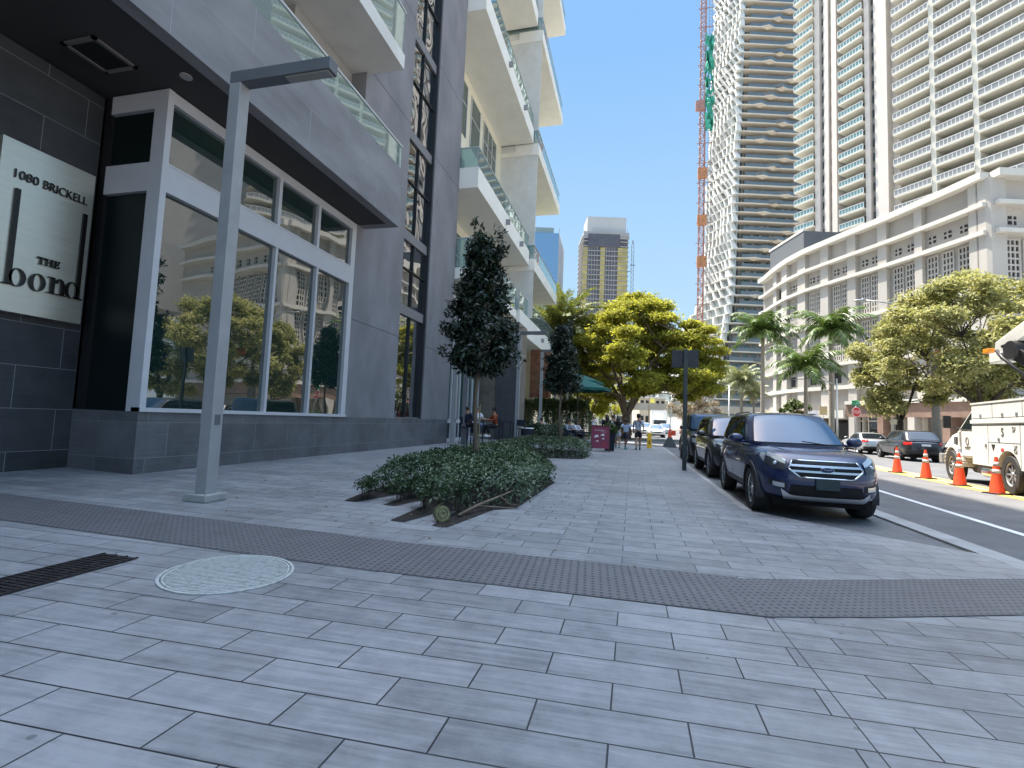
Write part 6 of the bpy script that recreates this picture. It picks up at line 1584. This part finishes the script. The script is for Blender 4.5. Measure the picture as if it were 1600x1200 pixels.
# delineator cone with black base by the pavement end
t = thing('traffic_cone', 'orange cone with heavy black base and white post at the end of the pavement', 'traffic cone', (2.3, 32.2, ROADZ))
mb = MB(); mb.hull8([(-.42,-.42,0),(.42,-.42,0),(.42,.42,0),(-.42,.42,0)], [(-.13,-.13,.62),(.13,-.13,.62),(.13,.13,.62),(-.13,.13,.62)]); mb.build('black_base', MT['black'], t)
mb = MB(); mb.lathe([(.12,.62),(.05,1.15),(0,1.15)], n=16); mb.build('cone_body', m_or, t, smooth='auto')
mb = MB(); mb.box(.1,-.05,.75,.35,.05,1.05); mb.build('orange_flag', m_or, t)
mb = MB(); mb.tube([(0,0,1.15),(.05,0,2.5)], .028, 8); mb.build('post', MT['white'], t)
# yellow floor stand
t = thing('floor_sign', 'yellow folding floor sign standing just behind the walking man', 'floor sign', (.95, 28.6, gz(.95))); t.scale = (.85,.85,.85)
for s in (-1,1): mb = MB(); mb.hull8([(-.15,s*.17,0),(.15,s*.17,0),(.15,s*.19,0),(-.15,s*.19,0)], [(-.13,s*.01,1.0),(.13,s*.01,1.0),(.13,s*.03,1.0),(-.13,s*.03,1.0)]); mb.build('panel', mat('yellow plastic', (.75,.42,.01), .5, var=.05) if 'yellow plastic' not in bpy.data.materials else bpy.data.materials['yellow plastic'], t)
mb = MB(); mb.box(-.03,-.15,.42,.03,-.125,.5); mb.box(-.05,-.17,.3,.05,-.15,.36); mb.build('pictogram', MT['black'], t)
# parking sign seen from behind
t = thing('sign_post', 'dark square-tubed post with a blank dark panel seen from behind, beside the kerb', 'sign', (1.52, 15.38, gz(1.52)))
m_sg = mat('sign back', (.035,.038,.045), .5, .2, var=.1); m_po = mat('green grey post', (.05,.06,.06), .5, .3, var=.25, scale=5)
mb = MB(); mb.box(-.06,-.04,-.02,.06,.04,3.62); mb.build('post', m_po, t, bevel=.008)
mb = MB(); mb.box(-.40,.045,3.07,.37,.06,3.60); mb.build('panel', m_sg, t, bevel=.004)
mb = MB(); 
for z in (3.15,3.5): mb.box(-.30,.041,z,.30,.046,z+.03)
mb.box(-.33,.035,3.09,-.31,.045,3.11); mb.box(.30,.035,3.56,.32,.045,3.58); mb.build('bracket', MT['dark_metal'], t)
# round hose-like ground light in the planter
t = thing('ground_light', 'round brassy ribbed ground light tilted at the tip of the front bed cut-out', 'ground light', (-2.13, 5.42, gz(-2.1)+.10), rad(20))
t.rotation_euler = (rad(82), rad(8), rad(40))
m_br = mat('aged brass', (.20,.19,.10), .5, .5, var=.25, scale=20)
mb = MB(); mb.lathe([(.0,.0),(.025,.0),(.025,.012),(.045,.012),(.045,.0),(.065,0),(.065,.014),(.085,.014),(.085,0),(.095,0),(.10,.01),(.10,-.04),(.06,-.06),(0,-.06)], n=28); mb.build('lamp_head', m_br, t, smooth='auto')
mb = MB(); mb.tube([(0,-.02,-.05),(0,-.08,-.1)], .015, 6); mb.build('stem', m_br, t)
# STOP sign and street-name blades
def post_at(name, label, cat, x, y, h, r=.035, mt=None, z=.06, rz=0):
    t = thing(name, label, cat, (x, y, z), rz); mb = MB(); mb.tube([(0,0,0),(0,0,h)], r, 8); mb.build('post', mt or MT['steel'], t, smooth=True); return t
t = post_at('stop_sign', 'red octagonal STOP sign with green street-name blades on top', 'sign', 18.3, 46.9, 3.8, rz=rad(22))
oc = [(math.cos(rad(22.5+45*k))*.44, math.sin(rad(22.5+45*k))*.44) for k in range(8)]
def octo(k, y0, y1):
    mb = MB(); vs = [(a*k, y0, 3.0+b_*k) for a, b_ in oc]+[(a*k, y1, 3.0+b_*k) for a, b_ in oc]; fs = [tuple(range(8)), tuple(range(15,7,-1))]+[(i,(i+1)%8,8+(i+1)%8,8+i) for i in range(8)]; mb.add(vs, fs); return mb
octo(1,-.05,-.04).build('rim', MT['white'], t); octo(.93,-.056,-.051).build('panel', mat('stop red', (.50,.02,.03), .5, var=.03), t)
put_text('letters', txt('STOP', .34, 0, 0, wfit=.66, depth=.003), MT['white'], t, Matrix(((1,0,0,-.33),(0,0,-1,-.062),(0,1,0,2.88),(0,0,0,1))))
m_grn = mat('street sign green', (.01,.22,.10), .5, var=.05)
mb = MB(); mb.box(-.42,-.02,3.52,.42,.0,3.74); b1 = mb.build('name_blade', m_grn, t)
mb = MB(); mb.box(-.05,-.35,3.76,-.03,.35,3.98); mb.box(-.36,-.025,3.76,.36,-.005,3.9); mb.build('name_blade', m_grn, t)
t = post_at('warning_sign', 'back of a diamond sign with a plate below, left of the concrete lamp standard', 'sign', 19.5, 43.3, 3.6, rz=rad(20))
mb = MB(); mb.hull8([(0,-.03,2.55),(.5,-.03,3.05),(0,-.03,3.55),(-.5,-.03,3.05)], [(0,-.05,2.55),(.5,-.05,3.05),(0,-.05,3.55),(-.5,-.05,3.05)]); mb.build('diamond_panel', mat('tan sign back', (.50,.36,.18), .6, var=.1), t)
mb = MB(); mb.box(-.42,-.05,2.0,.42,-.03,2.4); mb.build('lower_plate', mat('cream plate', (.62,.58,.46), .6, var=.05), t)
t = post_at('parking_sign', 'small tan sign panel on a thin post left of the STOP sign', 'sign', 16.9, 50, 3.7, rz=rad(20))
mb = MB(); mb.box(-.40,-.05,2.75,.36,-.03,3.55); mb.build('panel', bpy.data.materials['tan sign back'], t)
# road lamps across the street
def road_lamp(x, y, h, armlen, label, rp_=.16, mt='concrete', az=PI, dz=.8):
    t = thing('road_lamp', label, 'street lamp', (x, y, .06), 0, 'road lamps across the street'); mb = MB(); mb.tube([(0,0,0),(0,0,h)], [rp_*1.2,rp_*.75], 10); mb.build('pole', MT[mt], t, smooth=True)
    c, s = math.cos(az), math.sin(az); mb = MB(); mb.tube([(0,0,h-.6),(c*armlen*.4,s*armlen*.4,h+dz*.3),(c*armlen*.75,s*armlen*.75,h+dz*.75),(c*armlen,s*armlen,h+dz)], [.06,.05,.045,.04], 8); mb.build('arm', MT['steel'], t, smooth=True)
    mb = MB(); mb.ball((c*(armlen+.35),s*(armlen+.35),h+dz), (.45,.18,.10), 12, 6); mb.ball((c*(armlen+.2),s*(armlen+.2),h+dz+.1), (.07,.07,.09), 8, 5); mb.build('lamp_head', MT['steel'], t, smooth=True); return t
road_lamp(20.6, 40.2, 10.3, 3.9, 'concrete lamp standard rising through the olive-green trees with a long arm', .22, az=rad(165), dz=.9)
road_lamp(19.8, 55, 6.6, 4.3, 'slim pale lamp post between the palms left of the STOP sign', .09, mt='white', az=rad(172), dz=-.1)
road_lamp(13.9, 78, 7.6, 1.6, 'slim lamp post far away beside the silvery palm', .10, mt='white', az=rad(200), dz=.2)
road_lamp(11.0, 92, 8.2, 1.6, 'slim lamp post farthest down the road by the pale dry trees', .12, mt='white', az=rad(160), dz=.2)
t = post_at('signal_pole', 'thin dark pole with a small yellow box far down the road', 'pole', .9+1.9, 90, 8, .07, MT['bark'], 0)
mb = MB(); mb.box(.2,-.2,5.2,1.0,.2,6.0); mb.build('yellow_box', m_yel, t)
# orange-red banner hanging in the tree behind the truck
t = thing('road_work_sign', 'faded orange road-work banner half hidden in the tree across the road', 'sign', (20.2,37.9,6.4), rad(20)); mb = MB(); mb.hull8([(-.95,0,.0),(.95,.0,.0),(.95,.04,0),(-.95,.04,0)], [(-.95,0,.55),(.95,.0,.62),(.95,.04,.62),(-.95,.04,.55)]); mb.build('panel', mat('faded orange', (.60,.16,.06), .7, var=.2, scale=3), t)
mb = MB(); mb.tube([(0,.05,.5),(0,.06,3)], .015, 5); mb.build('hanger', MT['steel'], t)
# ---- outdoor seating
m_umb = mat('green umbrella canvas', (.0,.085,.07), .8, var=.12, scale=1.5)
def umbrella(x, y, z, R, label):
    t = thing('parasol', label, 'umbrella', (x, y, gz(x)), 0, 'green umbrellas over the seating'); mb = MB(); mb.tube([(0,0,0),(0,0,z+.1)], .03, 8); mb.build('pole', MT['dark_metal'], t)
    mb = MB(); n = 8; vs = [(0,0,z)]; 
    for k in range(n): a = 2*PI*k/n+.2; vs.append((math.cos(a)*R*.5, math.sin(a)*R*.5, z-.30)); 
    for k in range(n): a = 2*PI*k/n+.2; vs.append((math.cos(a)*R, math.sin(a)*R, z-.72))
    for k in range(n): a = 2*PI*k/n+.2; vs.append((math.cos(a)*R, math.sin(a)*R, z-.87))
    fs = [(0,1+k,1+(k+1)%n) for k in range(n)]+[(1+k,9+k,9+(k+1)%n,1+(k+1)%n) for k in range(n)]+[(9+k,17+k,17+(k+1)%n,9+(k+1)%n) for k in range(n)]
    mb.add(vs, fs); mb.build('canopy', m_umb, t)
    mb = MB()
    for k in range(n): a = 2*PI*k/n+.2; mb.tube([(0,0,z-.55),(math.cos(a)*R*.97, math.sin(a)*R*.97, z-.75)], .012, 5)
    mb.build('ribs', MT['steel'], t); return t
umbrella(-3.4, 31.0, 4.05, 2.1, 'nearer green umbrella over the outdoor seating')
umbrella(-4.3, 34.6, 4.75, 2.3, 'farther and higher green umbrella behind the nearer one')
m_navy = mat('navy metal', (.015,.02,.035), .5, .2, var=.1)
def high_table(x, y, label, h=1.05, w=.62):
    t = thing('high_table', label, 'table', (x, y, gz(x)), 0, 'high tables outside the shop'); mb = MB(); mb.box(-w/2,-w/2,h-.04,w/2,w/2,h); mb.build('tabletop', m_navy, t, bevel=.008)
    for a in (-1,1):
        for b_ in (-1,1): mb = MB(); mb.box(a*w*.42-.02,b_*w*.42-.02,0,a*w*.42+.02,b_*w*.42+.02,h-.041); mb.build('leg', m_navy, t)
    return t
def chair(x, y, rz, label, h=.46, group='dark metal chairs outside the shop', high=False):
    t = thing('bar_stool' if high else 'chair', label, 'chair', (x, y, gz(x)), rz, group); w = .21
    mb = MB(); mb.box(-w,-w,h-.03,w,w,h); mb.build('seat', m_navy, t, bevel=.01)
    mb = MB(); mb.box(-w,w-.03,h+.12,w,w,h+.42); mb.box(-w,w-.03,h,-w+.03,w,h+.12); mb.box(w-.03,w-.03,h,w,w,h+.12); mb.build('backrest', m_navy, t)
    for a in (-1,1):
        for b_ in (-1,1): mb = MB(); mb.tube([(a*w*.85,b_*w*.85,h-.03),(a*w*1.05,b_*w*1.05,0)], .014, 6); mb.build('leg', m_navy, t)
    if high: mb = MB(); mb.box(-w*.95,-w*.95-.01,.25,w*.95,-w*.95+.01,.27); mb.build('footrest', m_navy, t)
    return t
tb0 = high_table(-6.45, 19.7, 'nearest high table beside the end of the grey wall')
dup(tb0, (-5.85,22.7,gz(-5.8)), 0, 'second high table, right of the woman in the rust sweater')
chair(-6.9, 20.9, rad(90), 'bar stool under the person in the white shirt', .75, high=True)
chair(-5.75, 20.35, rad(-60), 'bar stool under the woman in the rust sweater', .75, high=True)
chair(-5.25, 23.3, rad(180), 'empty bar stool left of the stone column', .75, high=True)
chair(-5.0, 27.3, rad(180), 'chair under the man in the pale shirt beside the stone column')
chair(-3.25, 25.0, rad(200), 'chair under the person in the grey top near the menu board')
chair(-2.95, 25.8, rad(160), 'chair under the person in the white top near the menu board')
chair(-6.9,19.9,rad(70),'bar stool under the dark-haired person behind the tree trunk', .75, high=True)
t = thing('low_table', 'dark low table between the seated couple and the menu board', 'table', (-2.35,25.2,gz(-2.3))); mb = MB(); mb.box(-.5,-.4,.68,.5,.4,.74); mb.build('tabletop', m_navy, t)
for a in (-.42,.42): mb = MB(); mb.box(a-.03,-.3,0,a+.03,.3,.679); mb.build('leg', m_navy, t)
# menu board with pale shapes
t = thing('menu_board', 'magenta A-frame menu board with white cloud-like pictures at the end of the hedge', 'menu board', (-1.36,21.9,gz(-1.2)), rad(4))
m_mag = mat('magenta board print', (.22,.028,.06), .6, var=.08, scale=3); m_wd = mat('dark timber frame', (.10,.03,.03), .6, var=.1)
mb = MB(); mb.hull8([(-.38,-.22,.14),(.38,-.22,.14),(.38,-.20,.14),(-.38,-.20,.14)], [(-.38,-.02,1.10),(.38,-.02,1.10),(.38,0,1.10),(-.38,0,1.10)]); pn = mb.build('front_panel', m_mag, t)
mb = MB(); mb.hull8([(-.38,.20,.14),(.38,.20,.14),(.38,.22,.14),(-.38,.22,.14)], [(-.38,.01,1.10),(.38,.01,1.10),(.38,.03,1.10),(-.38,.03,1.10)]); mb.build('back_panel', m_wd, t)
mb = MB()
for a in (-.39,.39):
    mb.hull8([(a-.02,-.26,0),(a+.02,-.26,0),(a+.02,-.23,0),(a-.02,-.23,0)], [(a-.02,-.03,1.13),(a+.02,-.03,1.13),(a+.02,.0,1.13),(a-.02,.0,1.13)]); mb.hull8([(a-.02,.26,0),(a+.02,.26,0),(a+.02,.29,0),(a-.02,.29,0)], [(a-.02,.03,1.13),(a+.02,.03,1.13),(a+.02,.05,1.13),(a-.02,.05,1.13)])
mb.box(-.4,-.03,1.1,.4,.03,1.15); mb.build('frame', m_wd, t)
def onb(u, v): return (u, -.2228+(v-.14)*(.2/.96)-.004, v)
mb = MB()
for (u, v, s) in ((-.16,.66,.10),(.10,.72,.09),(.12,.56,.06),(-.13,.45,.06),(-.22,.62,.05)):
    mb.ball(onb(u,v), (s,.008,s*.45), 12, 6); mb.ball(onb(u+.02,v+s*.3), (s*.5,.008,s*.4), 10, 5)
for k in range(7): mb.box(-.24+k*.06, onb(0,.93)[1]-.006, .915, -.20+k*.06, onb(0,.93)[1], .945)
for k in range(4): mb.box(.02+k*.06, onb(0,.86)[1]-.006, .85, .055+k*.06, onb(0,.86)[1], .87)
mb.build('pictures', mat('pale print', (.75,.68,.66), .6, var=.05), pn)
mb = MB(); mb.ball(onb(.2,.3), (.05,.008,.06), 10, 5); mb.build('red_spot', m_red, pn)
# tall dark planter with palm leaves
t = thing('planter', 'dark tapered planter with feathery green plant right of the menu board', 'planter', (-1.0,23.0,gz(-.9)))
mb = MB(); mb.hull8([(-.2,-.2,0),(.2,-.2,0),(.2,.2,0),(-.2,.2,0)], [(-.28,-.28,.8),(.28,-.28,.8),(.28,.28,.8),(-.28,.28,.8)]); mb.build('pot', m_navy, t)
p, d = ellip(1500, (0,0,.95), (.36,.36,.30), 5, .6); leaf_obj('leaves', p, .16, LF['bush'], t, .25, d, seed=3); mb = MB(); mb.tube([(0,0,.7),(0,0,1.1)], .03, 6); mb.build('stem', MT['bark'], t)
t = thing('bin', 'dark round bin with pale lid edge below the seated man near the stone column', 'bin', (-5.2,24.4,gz(-5.2))); mb = MB(); mb.lathe([(.3,0),(.33,.75),(.0,.8)], n=20); mb.build('drum', m_navy, t, smooth='auto'); mb = MB(); mb.lathe([(.335,.73),(.345,.75),(.335,.78)], n=20); mb.build('lid_rim', MT['white'], t, smooth=True)
# ============================================================ PEOPLE
SKINS = [mat('skin tone %s' % n, c, .55, var=.04) for n, c in (('light', (.50,.30,.21)), ('tan', (.36,.20,.12)), ('deep', (.12,.06,.035)))]
def skin_mesh(name, chain, mt, parent, sub=1):
    """chain: list of joints (x,y,z,r,parent index)"""
    me = bpy.data.meshes.new(name); me.from_pydata([c[:3] for c in chain], [(i, c[4]) for i, c in enumerate(chain) if c[4] is not None], []); me.update()
    o = bpy.data.objects.new(name, me); COL.objects.link(o); md = o.modifiers.new('s', 'SKIN')
    for i, c in enumerate(chain):
        r = c[3]; me.skin_vertices[0].data[i].radius = (r if isinstance(r, (tuple, list)) else (r, r))
    me.skin_vertices[0].data[0].use_root = True; md.branch_smoothing = .6; sb = o.modifiers.new('b', 'SUBSURF'); sb.levels = sb.render_levels = sub+1
    bpy.context.view_layer.update(); ev = o.evaluated_get(bpy.context.evaluated_depsgraph_get()); m2 = bpy.data.meshes.new_from_object(ev); bpy.data.objects.remove(o)
    for p in m2.polygons: p.use_smooth = True
    m2.materials.clear(); m2.materials.append(mt); o = bpy.data.objects.new(name, m2); COL.objects.link(o); o.parent = parent; return o
def person(label, x, y, rz, h=1.72, pose='stand', top=(.5,.5,.5), sleeves='short', bottom=(.02,.02,.03), legs='long', hair='short', hcol=(.015,.01,.008), skin=0, shoes=(.6,.6,.6), seat=.46, phase=1, number=None, group='people on the pavement', arms=None, z=None, lean=0):
    """faces local -y"""
    t = thing('person', label, 'person', (x, y, gz(x) if z is None else z), rz, group); k = h/1.75; sit = pose == 'sit'
    hipz = (seat+.09)/k if sit else .93; J = {}
    J['pel'] = (0, .0, hipz); J['wst'] = (0, .0-lean*.15, hipz+.17); J['chs'] = (0, .01-lean*.45, hipz+.40); J['nck'] = (0, .015-lean*.6, hipz+.56); J['hd'] = (0, -.01-lean*.72, hipz+.66); J['crn'] = (0, -.005-lean*.75, hipz+.77)
    for s, nm in ((-1,'R'),(1,'L')):
        ph = phase*s
        J['sh'+nm] = (s*.185, .015-lean*.5, hipz+.49)
        if sit:
            J['hip'+nm] = (s*.095, 0, hipz-.02); J['kn'+nm] = (s*.12, -.44, hipz+.0); J['an'+nm] = (s*.12, -.42+.08*s*phase, max(.08, hipz-.43)); J['to'+nm] = (s*.13, -.57+.08*s*phase, max(.035, hipz-.47))
            J['el'+nm] = (s*.24, -.12-lean*.5, hipz+.25); J['wr'+nm] = (s*.12, -.34-lean*.5, hipz+.27)
        elif pose == 'walk':
            J['hip'+nm] = (s*.09, 0, hipz-.03); J['kn'+nm] = (s*.09, -.05-.13*ph, .50); J['an'+nm] = (s*.085, .06-.24*ph, .09+(.10 if ph < 0 else 0)); J['to'+nm] = (s*.10, -.09-.24*ph, .04+(.02 if ph < 0 else 0))
            J['el'+nm] = (s*.235, .03+.10*ph, hipz+.21); J['wr'+nm] = (s*.225, -.08+.14*ph, hipz-.02)
        else:
            J['hip'+nm] = (s*.09, 0, hipz-.03); J['kn'+nm] = (s*.10, -.015-.03*ph, .50); J['an'+nm] = (s*.105, .03-.05*ph, .09); J['to'+nm] = (s*.13, -.11-.05*ph, .04)
            J['el'+nm] = (s*.25, .04, hipz+.21); J['wr'+nm] = (s*.24, -.06, hipz-.02)
            if arms == 'front': J['el'+nm] = (s*.23, -.05, hipz+.22); J['wr'+nm] = (s*.10, -.26, hipz+.24)
    order = ['pel','wst','chs','nck','hd','crn']; idx = {}; ch = []
    Rr = dict(pel=(.15,.11), wst=(.135,.095), chs=(.17,.11), nck=(.052,.052), hd=(.082,.096), crn=(.070,.082))
    def addj(nm, r, par):
        p = J[nm]; idx[nm] = len(ch); rr2 = tuple(q*k for q in r) if isinstance(r, tuple) else r*k; ch.append((p[0]*k, p[1]*k, p[2]*k, rr2, idx[par] if par else None))
    pv = None
    for o in order: addj(o, Rr[o], pv); pv = o
    for nm in 'RL':
        addj('sh'+nm, .058, 'chs'); addj('el'+nm, .040, 'sh'+nm); addj('wr'+nm, .026, 'el'+nm)
        addj('hip'+nm, .092, 'pel'); addj('kn'+nm, .064, 'hip'+nm); addj('an'+nm, .044, 'kn'+nm); addj('to'+nm, .032, 'an'+nm)
    sk = SKINS[skin]; body = skin_mesh('body', ch, sk, t)
    # hands with five fingers joined into the body mesh, and facial features
    mb = MB(); hd = Vector(J['hd'])*k; 
    for nm, s in (('R',-1),('L',1)):
        w_ = Vector(J['wr'+nm])*k; e_ = Vector(J['el'+nm])*k; d = (w_-e_).normalized(); sdv = d.cross(Vector((0,0,1)) if abs(d.z) < .8 else Vector((0,1,0))).normalized()
        pc = w_+d*.05*k; mb.tube([w_-d*.02, w_+d*.02*k, pc, w_+d*.09*k], [.026*k,.034*k,.040*k,.034*k], 8, squash=.55)
        for f in range(4):
            b0 = w_+d*.085*k+sdv*(f-1.5)*.018*k; ln = (.065,.078,.072,.055)[f]*k; curl = Vector((0,0,-.3)) if abs(d.z) < .8 else Vector((0,-.5,0)); mb.tube([b0, b0+d*ln*.5, b0+(d+curl).normalized()*ln], [.009*k,.0085*k,.006*k], 6)
        b0 = w_+d*.03*k-sdv*.03*k; mb.tube([b0, b0-sdv*.02*k+d*.03*k, b0-sdv*.022*k+d*.06*k], [.011*k,.010*k,.007*k], 6)
    mb.ball((hd.x, hd.y-.098*k, hd.z+.005*k), (.014*k,.02*k,.022*k), 6, 5)
    for s in (-1,1): mb.ball((hd.x+s*.083*k, hd.y+.005*k, hd.z+.01*k), (.012*k,.022*k,.032*k), 6, 5)
    bmm = bmesh.new(); bmm.from_mesh(body.data); tmp = bpy.data.meshes.new('tmp'); tmp.from_pydata(mb.v, [], mb.f); 
    for p in tmp.polygons: p.use_smooth = True
    bmm.from_mesh(tmp); bmm.to_mesh(body.data); bmm.free(); bpy.data.meshes.remove(tmp)
    me_ = MB(); 
    for s in (-1,1): me_.ball((hd.x+s*.03*k, hd.y-.088*k, hd.z+.03*k), (.011*k,.008*k,.007*k), 6, 4)
    me_.ball((hd.x, hd.y-.088*k, hd.z-.035*k), (.022*k,.006*k,.005*k), 6, 4); me_.build('eyes_and_mouth', bpy.data.materials.get('eye dark') or mat('eye dark', (.03,.015,.012), .4, var=0), t)
    cm = lambda nm, c: mat(nm+' cloth', c, .85, var=.10, scale=9, bump=.3, bscale=25)
    # shirt
    c2 = []; id2 = {}
    def a2(nm, r, par, p=None):
        p = p or J[nm]; id2[nm] = len(c2); rr2 = tuple(q*k for q in r) if isinstance(r, tuple) else r*k; c2.append((p[0]*k, p[1]*k, p[2]*k, rr2, id2[par] if par else None))
    low = (0, 0, hipz-.02) if not sit else (0, 0, hipz+.02)
    a2('b', (.185,.135), None, low); a2('wst', (.175,.125), 'b'); a2('chs', (.20,.135), 'wst'); a2('n2', (.07,.066), 'chs', (0, J['nck'][1], J['nck'][2]-.045))
    for nm in 'RL':
        a2('sh'+nm, .086, 'chs'); s_, e_ = Vector(J['sh'+nm]), Vector(J['el'+nm])
        if sleeves == 'none': continue
        a2('m'+nm, .074, 'sh'+nm, tuple(s_.lerp(e_, .75)))
        if sleeves == 'long': a2('el'+nm, .052, 'm'+nm); a2('w'+nm, .038, 'el'+nm, tuple(e_.lerp(Vector(J['wr'+nm]), .9)))
    shirt = skin_mesh('shirt', c2, cm('top %.2f %.2f' % (x, y), top), t)
    # trousers / shorts
    c2 = []; id2 = {}; a2('p', (.178,.13), None, (0, J['pel'][1], J['pel'][2]+.03)); a2('q', (.175,.13), 'p', (0, J['pel'][1], J['pel'][2]-.03))
    for nm in 'RL':
        a2('hip'+nm, .118, 'q'); hp_, kn_ = Vector(J['hip'+nm]), Vector(J['kn'+nm])
        if legs == 'shorts': a2('t'+nm, .105, 'hip'+nm, tuple(hp_.lerp(kn_, .78)))
        else: a2('kn'+nm, .084, 'hip'+nm); a2('a'+nm, .066, 'kn'+nm, tuple(kn_.lerp(Vector(J['an'+nm]), .88)))
    skin_mesh('shorts' if legs == 'shorts' else 'trousers', c2, cm('bottom %.2f %.2f' % (x, y), bottom), t)
    for nm in 'RL':
        a, b_ = Vector(J['an'+nm])*k, Vector(J['to'+nm])*k; dd = (b_-a); dd.z = 0; dd.normalize(); mb = MB(); z0 = max(0, b_.z-.04*k) if not sit else b_.z-.035*k
        c_ = a.lerp(b_, .62); mb.ball((c_.x, c_.y, z0+.042*k), (.050*k,.135*k,.045*k), 12, 8); mb.ball((a.x, a.y+.01, z0+.06*k), (.045*k,.055*k,.06*k), 10, 6); mb.build('shoe', mat('shoe %.2f %.2f' % (x, y), shoes, .6, var=.1) if 'shoe %.2f %.2f' % (x, y) not in bpy.data.materials else bpy.data.materials['shoe %.2f %.2f' % (x, y)], t, smooth=True)
    mb = MB(); mb.ball((hd.x, hd.y+.022*k, hd.z+.050*k), (.088*k,.100*k,.095*k), 14, 10)
    if hair == 'long': mb.tube([(hd.x,hd.y+.05*k,hd.z+.07*k),(hd.x,hd.y+.085*k,hd.z-.06*k),(hd.x,hd.y+.11*k,hd.z-.22*k),(hd.x,hd.y+.11*k,hd.z-.38*k)], [.08*k,.10*k,.095*k,.04*k], 12)
    if hair == 'curly':
        q = random.Random(int(x*10)); 
        for _ in range(16): mb.ball((hd.x+q.uniform(-.08,.08)*k, hd.y+q.uniform(-.03,.1)*k, hd.z+q.uniform(.04,.15)*k), .045*k, 7, 5)
    if hair == 'bun': mb.ball((hd.x, hd.y+.08*k, hd.z+.15*k), .05*k, 8, 6)
    mb.build('hair', mat('hair %.2f %.2f' % (x, y), hcol, .6, var=.1), t, smooth=True)
    if number:
        me = txt(number, .36*k, 0, 0, depth=.006); xs = [v.co.x for v in me.vertices]; cx = (min(xs)+max(xs))/2
        o = put_text('shirt_number', me, bpy.data.materials['navy metal'], shirt, Matrix(((-1,0,0,cx),(0,0,1,(.158)*k),(0,1,0,(hipz+.20)*k),(0,0,0,1))))
        mb = MB(); mb.box(-.10*k,.14*k,(hipz+.475)*k,.10*k,.155*k,(hipz+.50)*k); mb.build('name_strip', bpy.data.materials['navy metal'], shirt)
    return t
SKYB = (.42,.50,.62)
person('man walking away in a white jersey numbered 17 and black shorts', .30, 25.4, PI, 1.80, 'walk', (.52,.54,.60), 'short', (.012,.012,.016), 'shorts', 'curly', skin=1, shoes=(.03,.1,.13), phase=-1, number='17')
person('boy in light blue T-shirt and dark shorts beside the man in the numbered jersey', -.30, 25.2, PI-.35, 1.55, 'walk', SKYB, 'short', (.03,.03,.05), 'shorts', 'short', skin=2, shoes=(.05,.25,.3), phase=1)
person('girl with long black hair, black top and pale shorts walking left of the boy', -.72, 25.9, PI, 1.70, 'walk', (.012,.012,.014), 'long', (.45,.48,.50), 'shorts', 'long', skin=1, shoes=(.2,.3,.35), phase=1)
person('woman with long hair in a black top standing behind the planter', -1.33, 26.6, PI+.5, 1.74, 'stand', (.014,.014,.02), 'long', (.015,.015,.02), 'long', 'long', skin=1, arms='front')
person('person in white half hidden between the two long-haired women', -1.05, 28.4, PI, 1.76, 'stand', (.6,.6,.6), 'short', (.05,.05,.06), 'long', 'short', skin=1)
person('person in a white shirt and dark trousers far off beyond the umbrellas', -3.0, 39.0, PI-.3, 1.72, 'walk', (.62,.66,.75), 'short', (.06,.06,.07), 'long', 'short', skin=1, z=.1)
person('woman in a rust sweater sitting on a bar stool and looking at her phone', -5.75, 20.35, rad(-50+180)-PI, 1.68, 'sit', (.26,.05,.015), 'long', (.01,.01,.012), 'long', 'curly', skin=1, shoes=(.7,.7,.7), seat=.76, group='people seated outside', lean=.15)
person('person in white shirt and jeans on a bar stool left of the woman in rust', -6.75, 20.9, rad(60), 1.72, 'sit', (.62,.64,.70), 'short', (.10,.15,.22), 'long', 'short', hcol=(.12,.09,.07), skin=0, seat=.76, group='people seated outside')
person('dark-haired person in navy sitting behind the nearer tree trunk', -6.9, 19.95, rad(150), 1.70, 'sit', (.02,.025,.05), 'long', (.02,.02,.03), 'long', 'short', skin=1, seat=.76, group='people seated outside')
person('man in a pale grey shirt sitting with his back turned beside the stone column', -5.0, 27.2, PI, 1.75, 'sit', (.42,.42,.42), 'short', (.03,.03,.04), 'long', 'short', skin=1, group='people seated outside', lean=.1)
person('person in a grey top and red collar sitting at the low table', -3.25, 25.0, rad(55), 1.74, 'sit', (.25,.27,.30), 'long', (.02,.02,.03), 'long', 'short', skin=1, group='people seated outside', lean=.25)
person('person in a white top with dark hair sitting close to the one in grey', -2.95, 25.8, rad(65), 1.70, 'sit', (.55,.56,.58), 'long', (.015,.02,.05), 'long', 'long', skin=1, group='people seated outside', lean=.25)
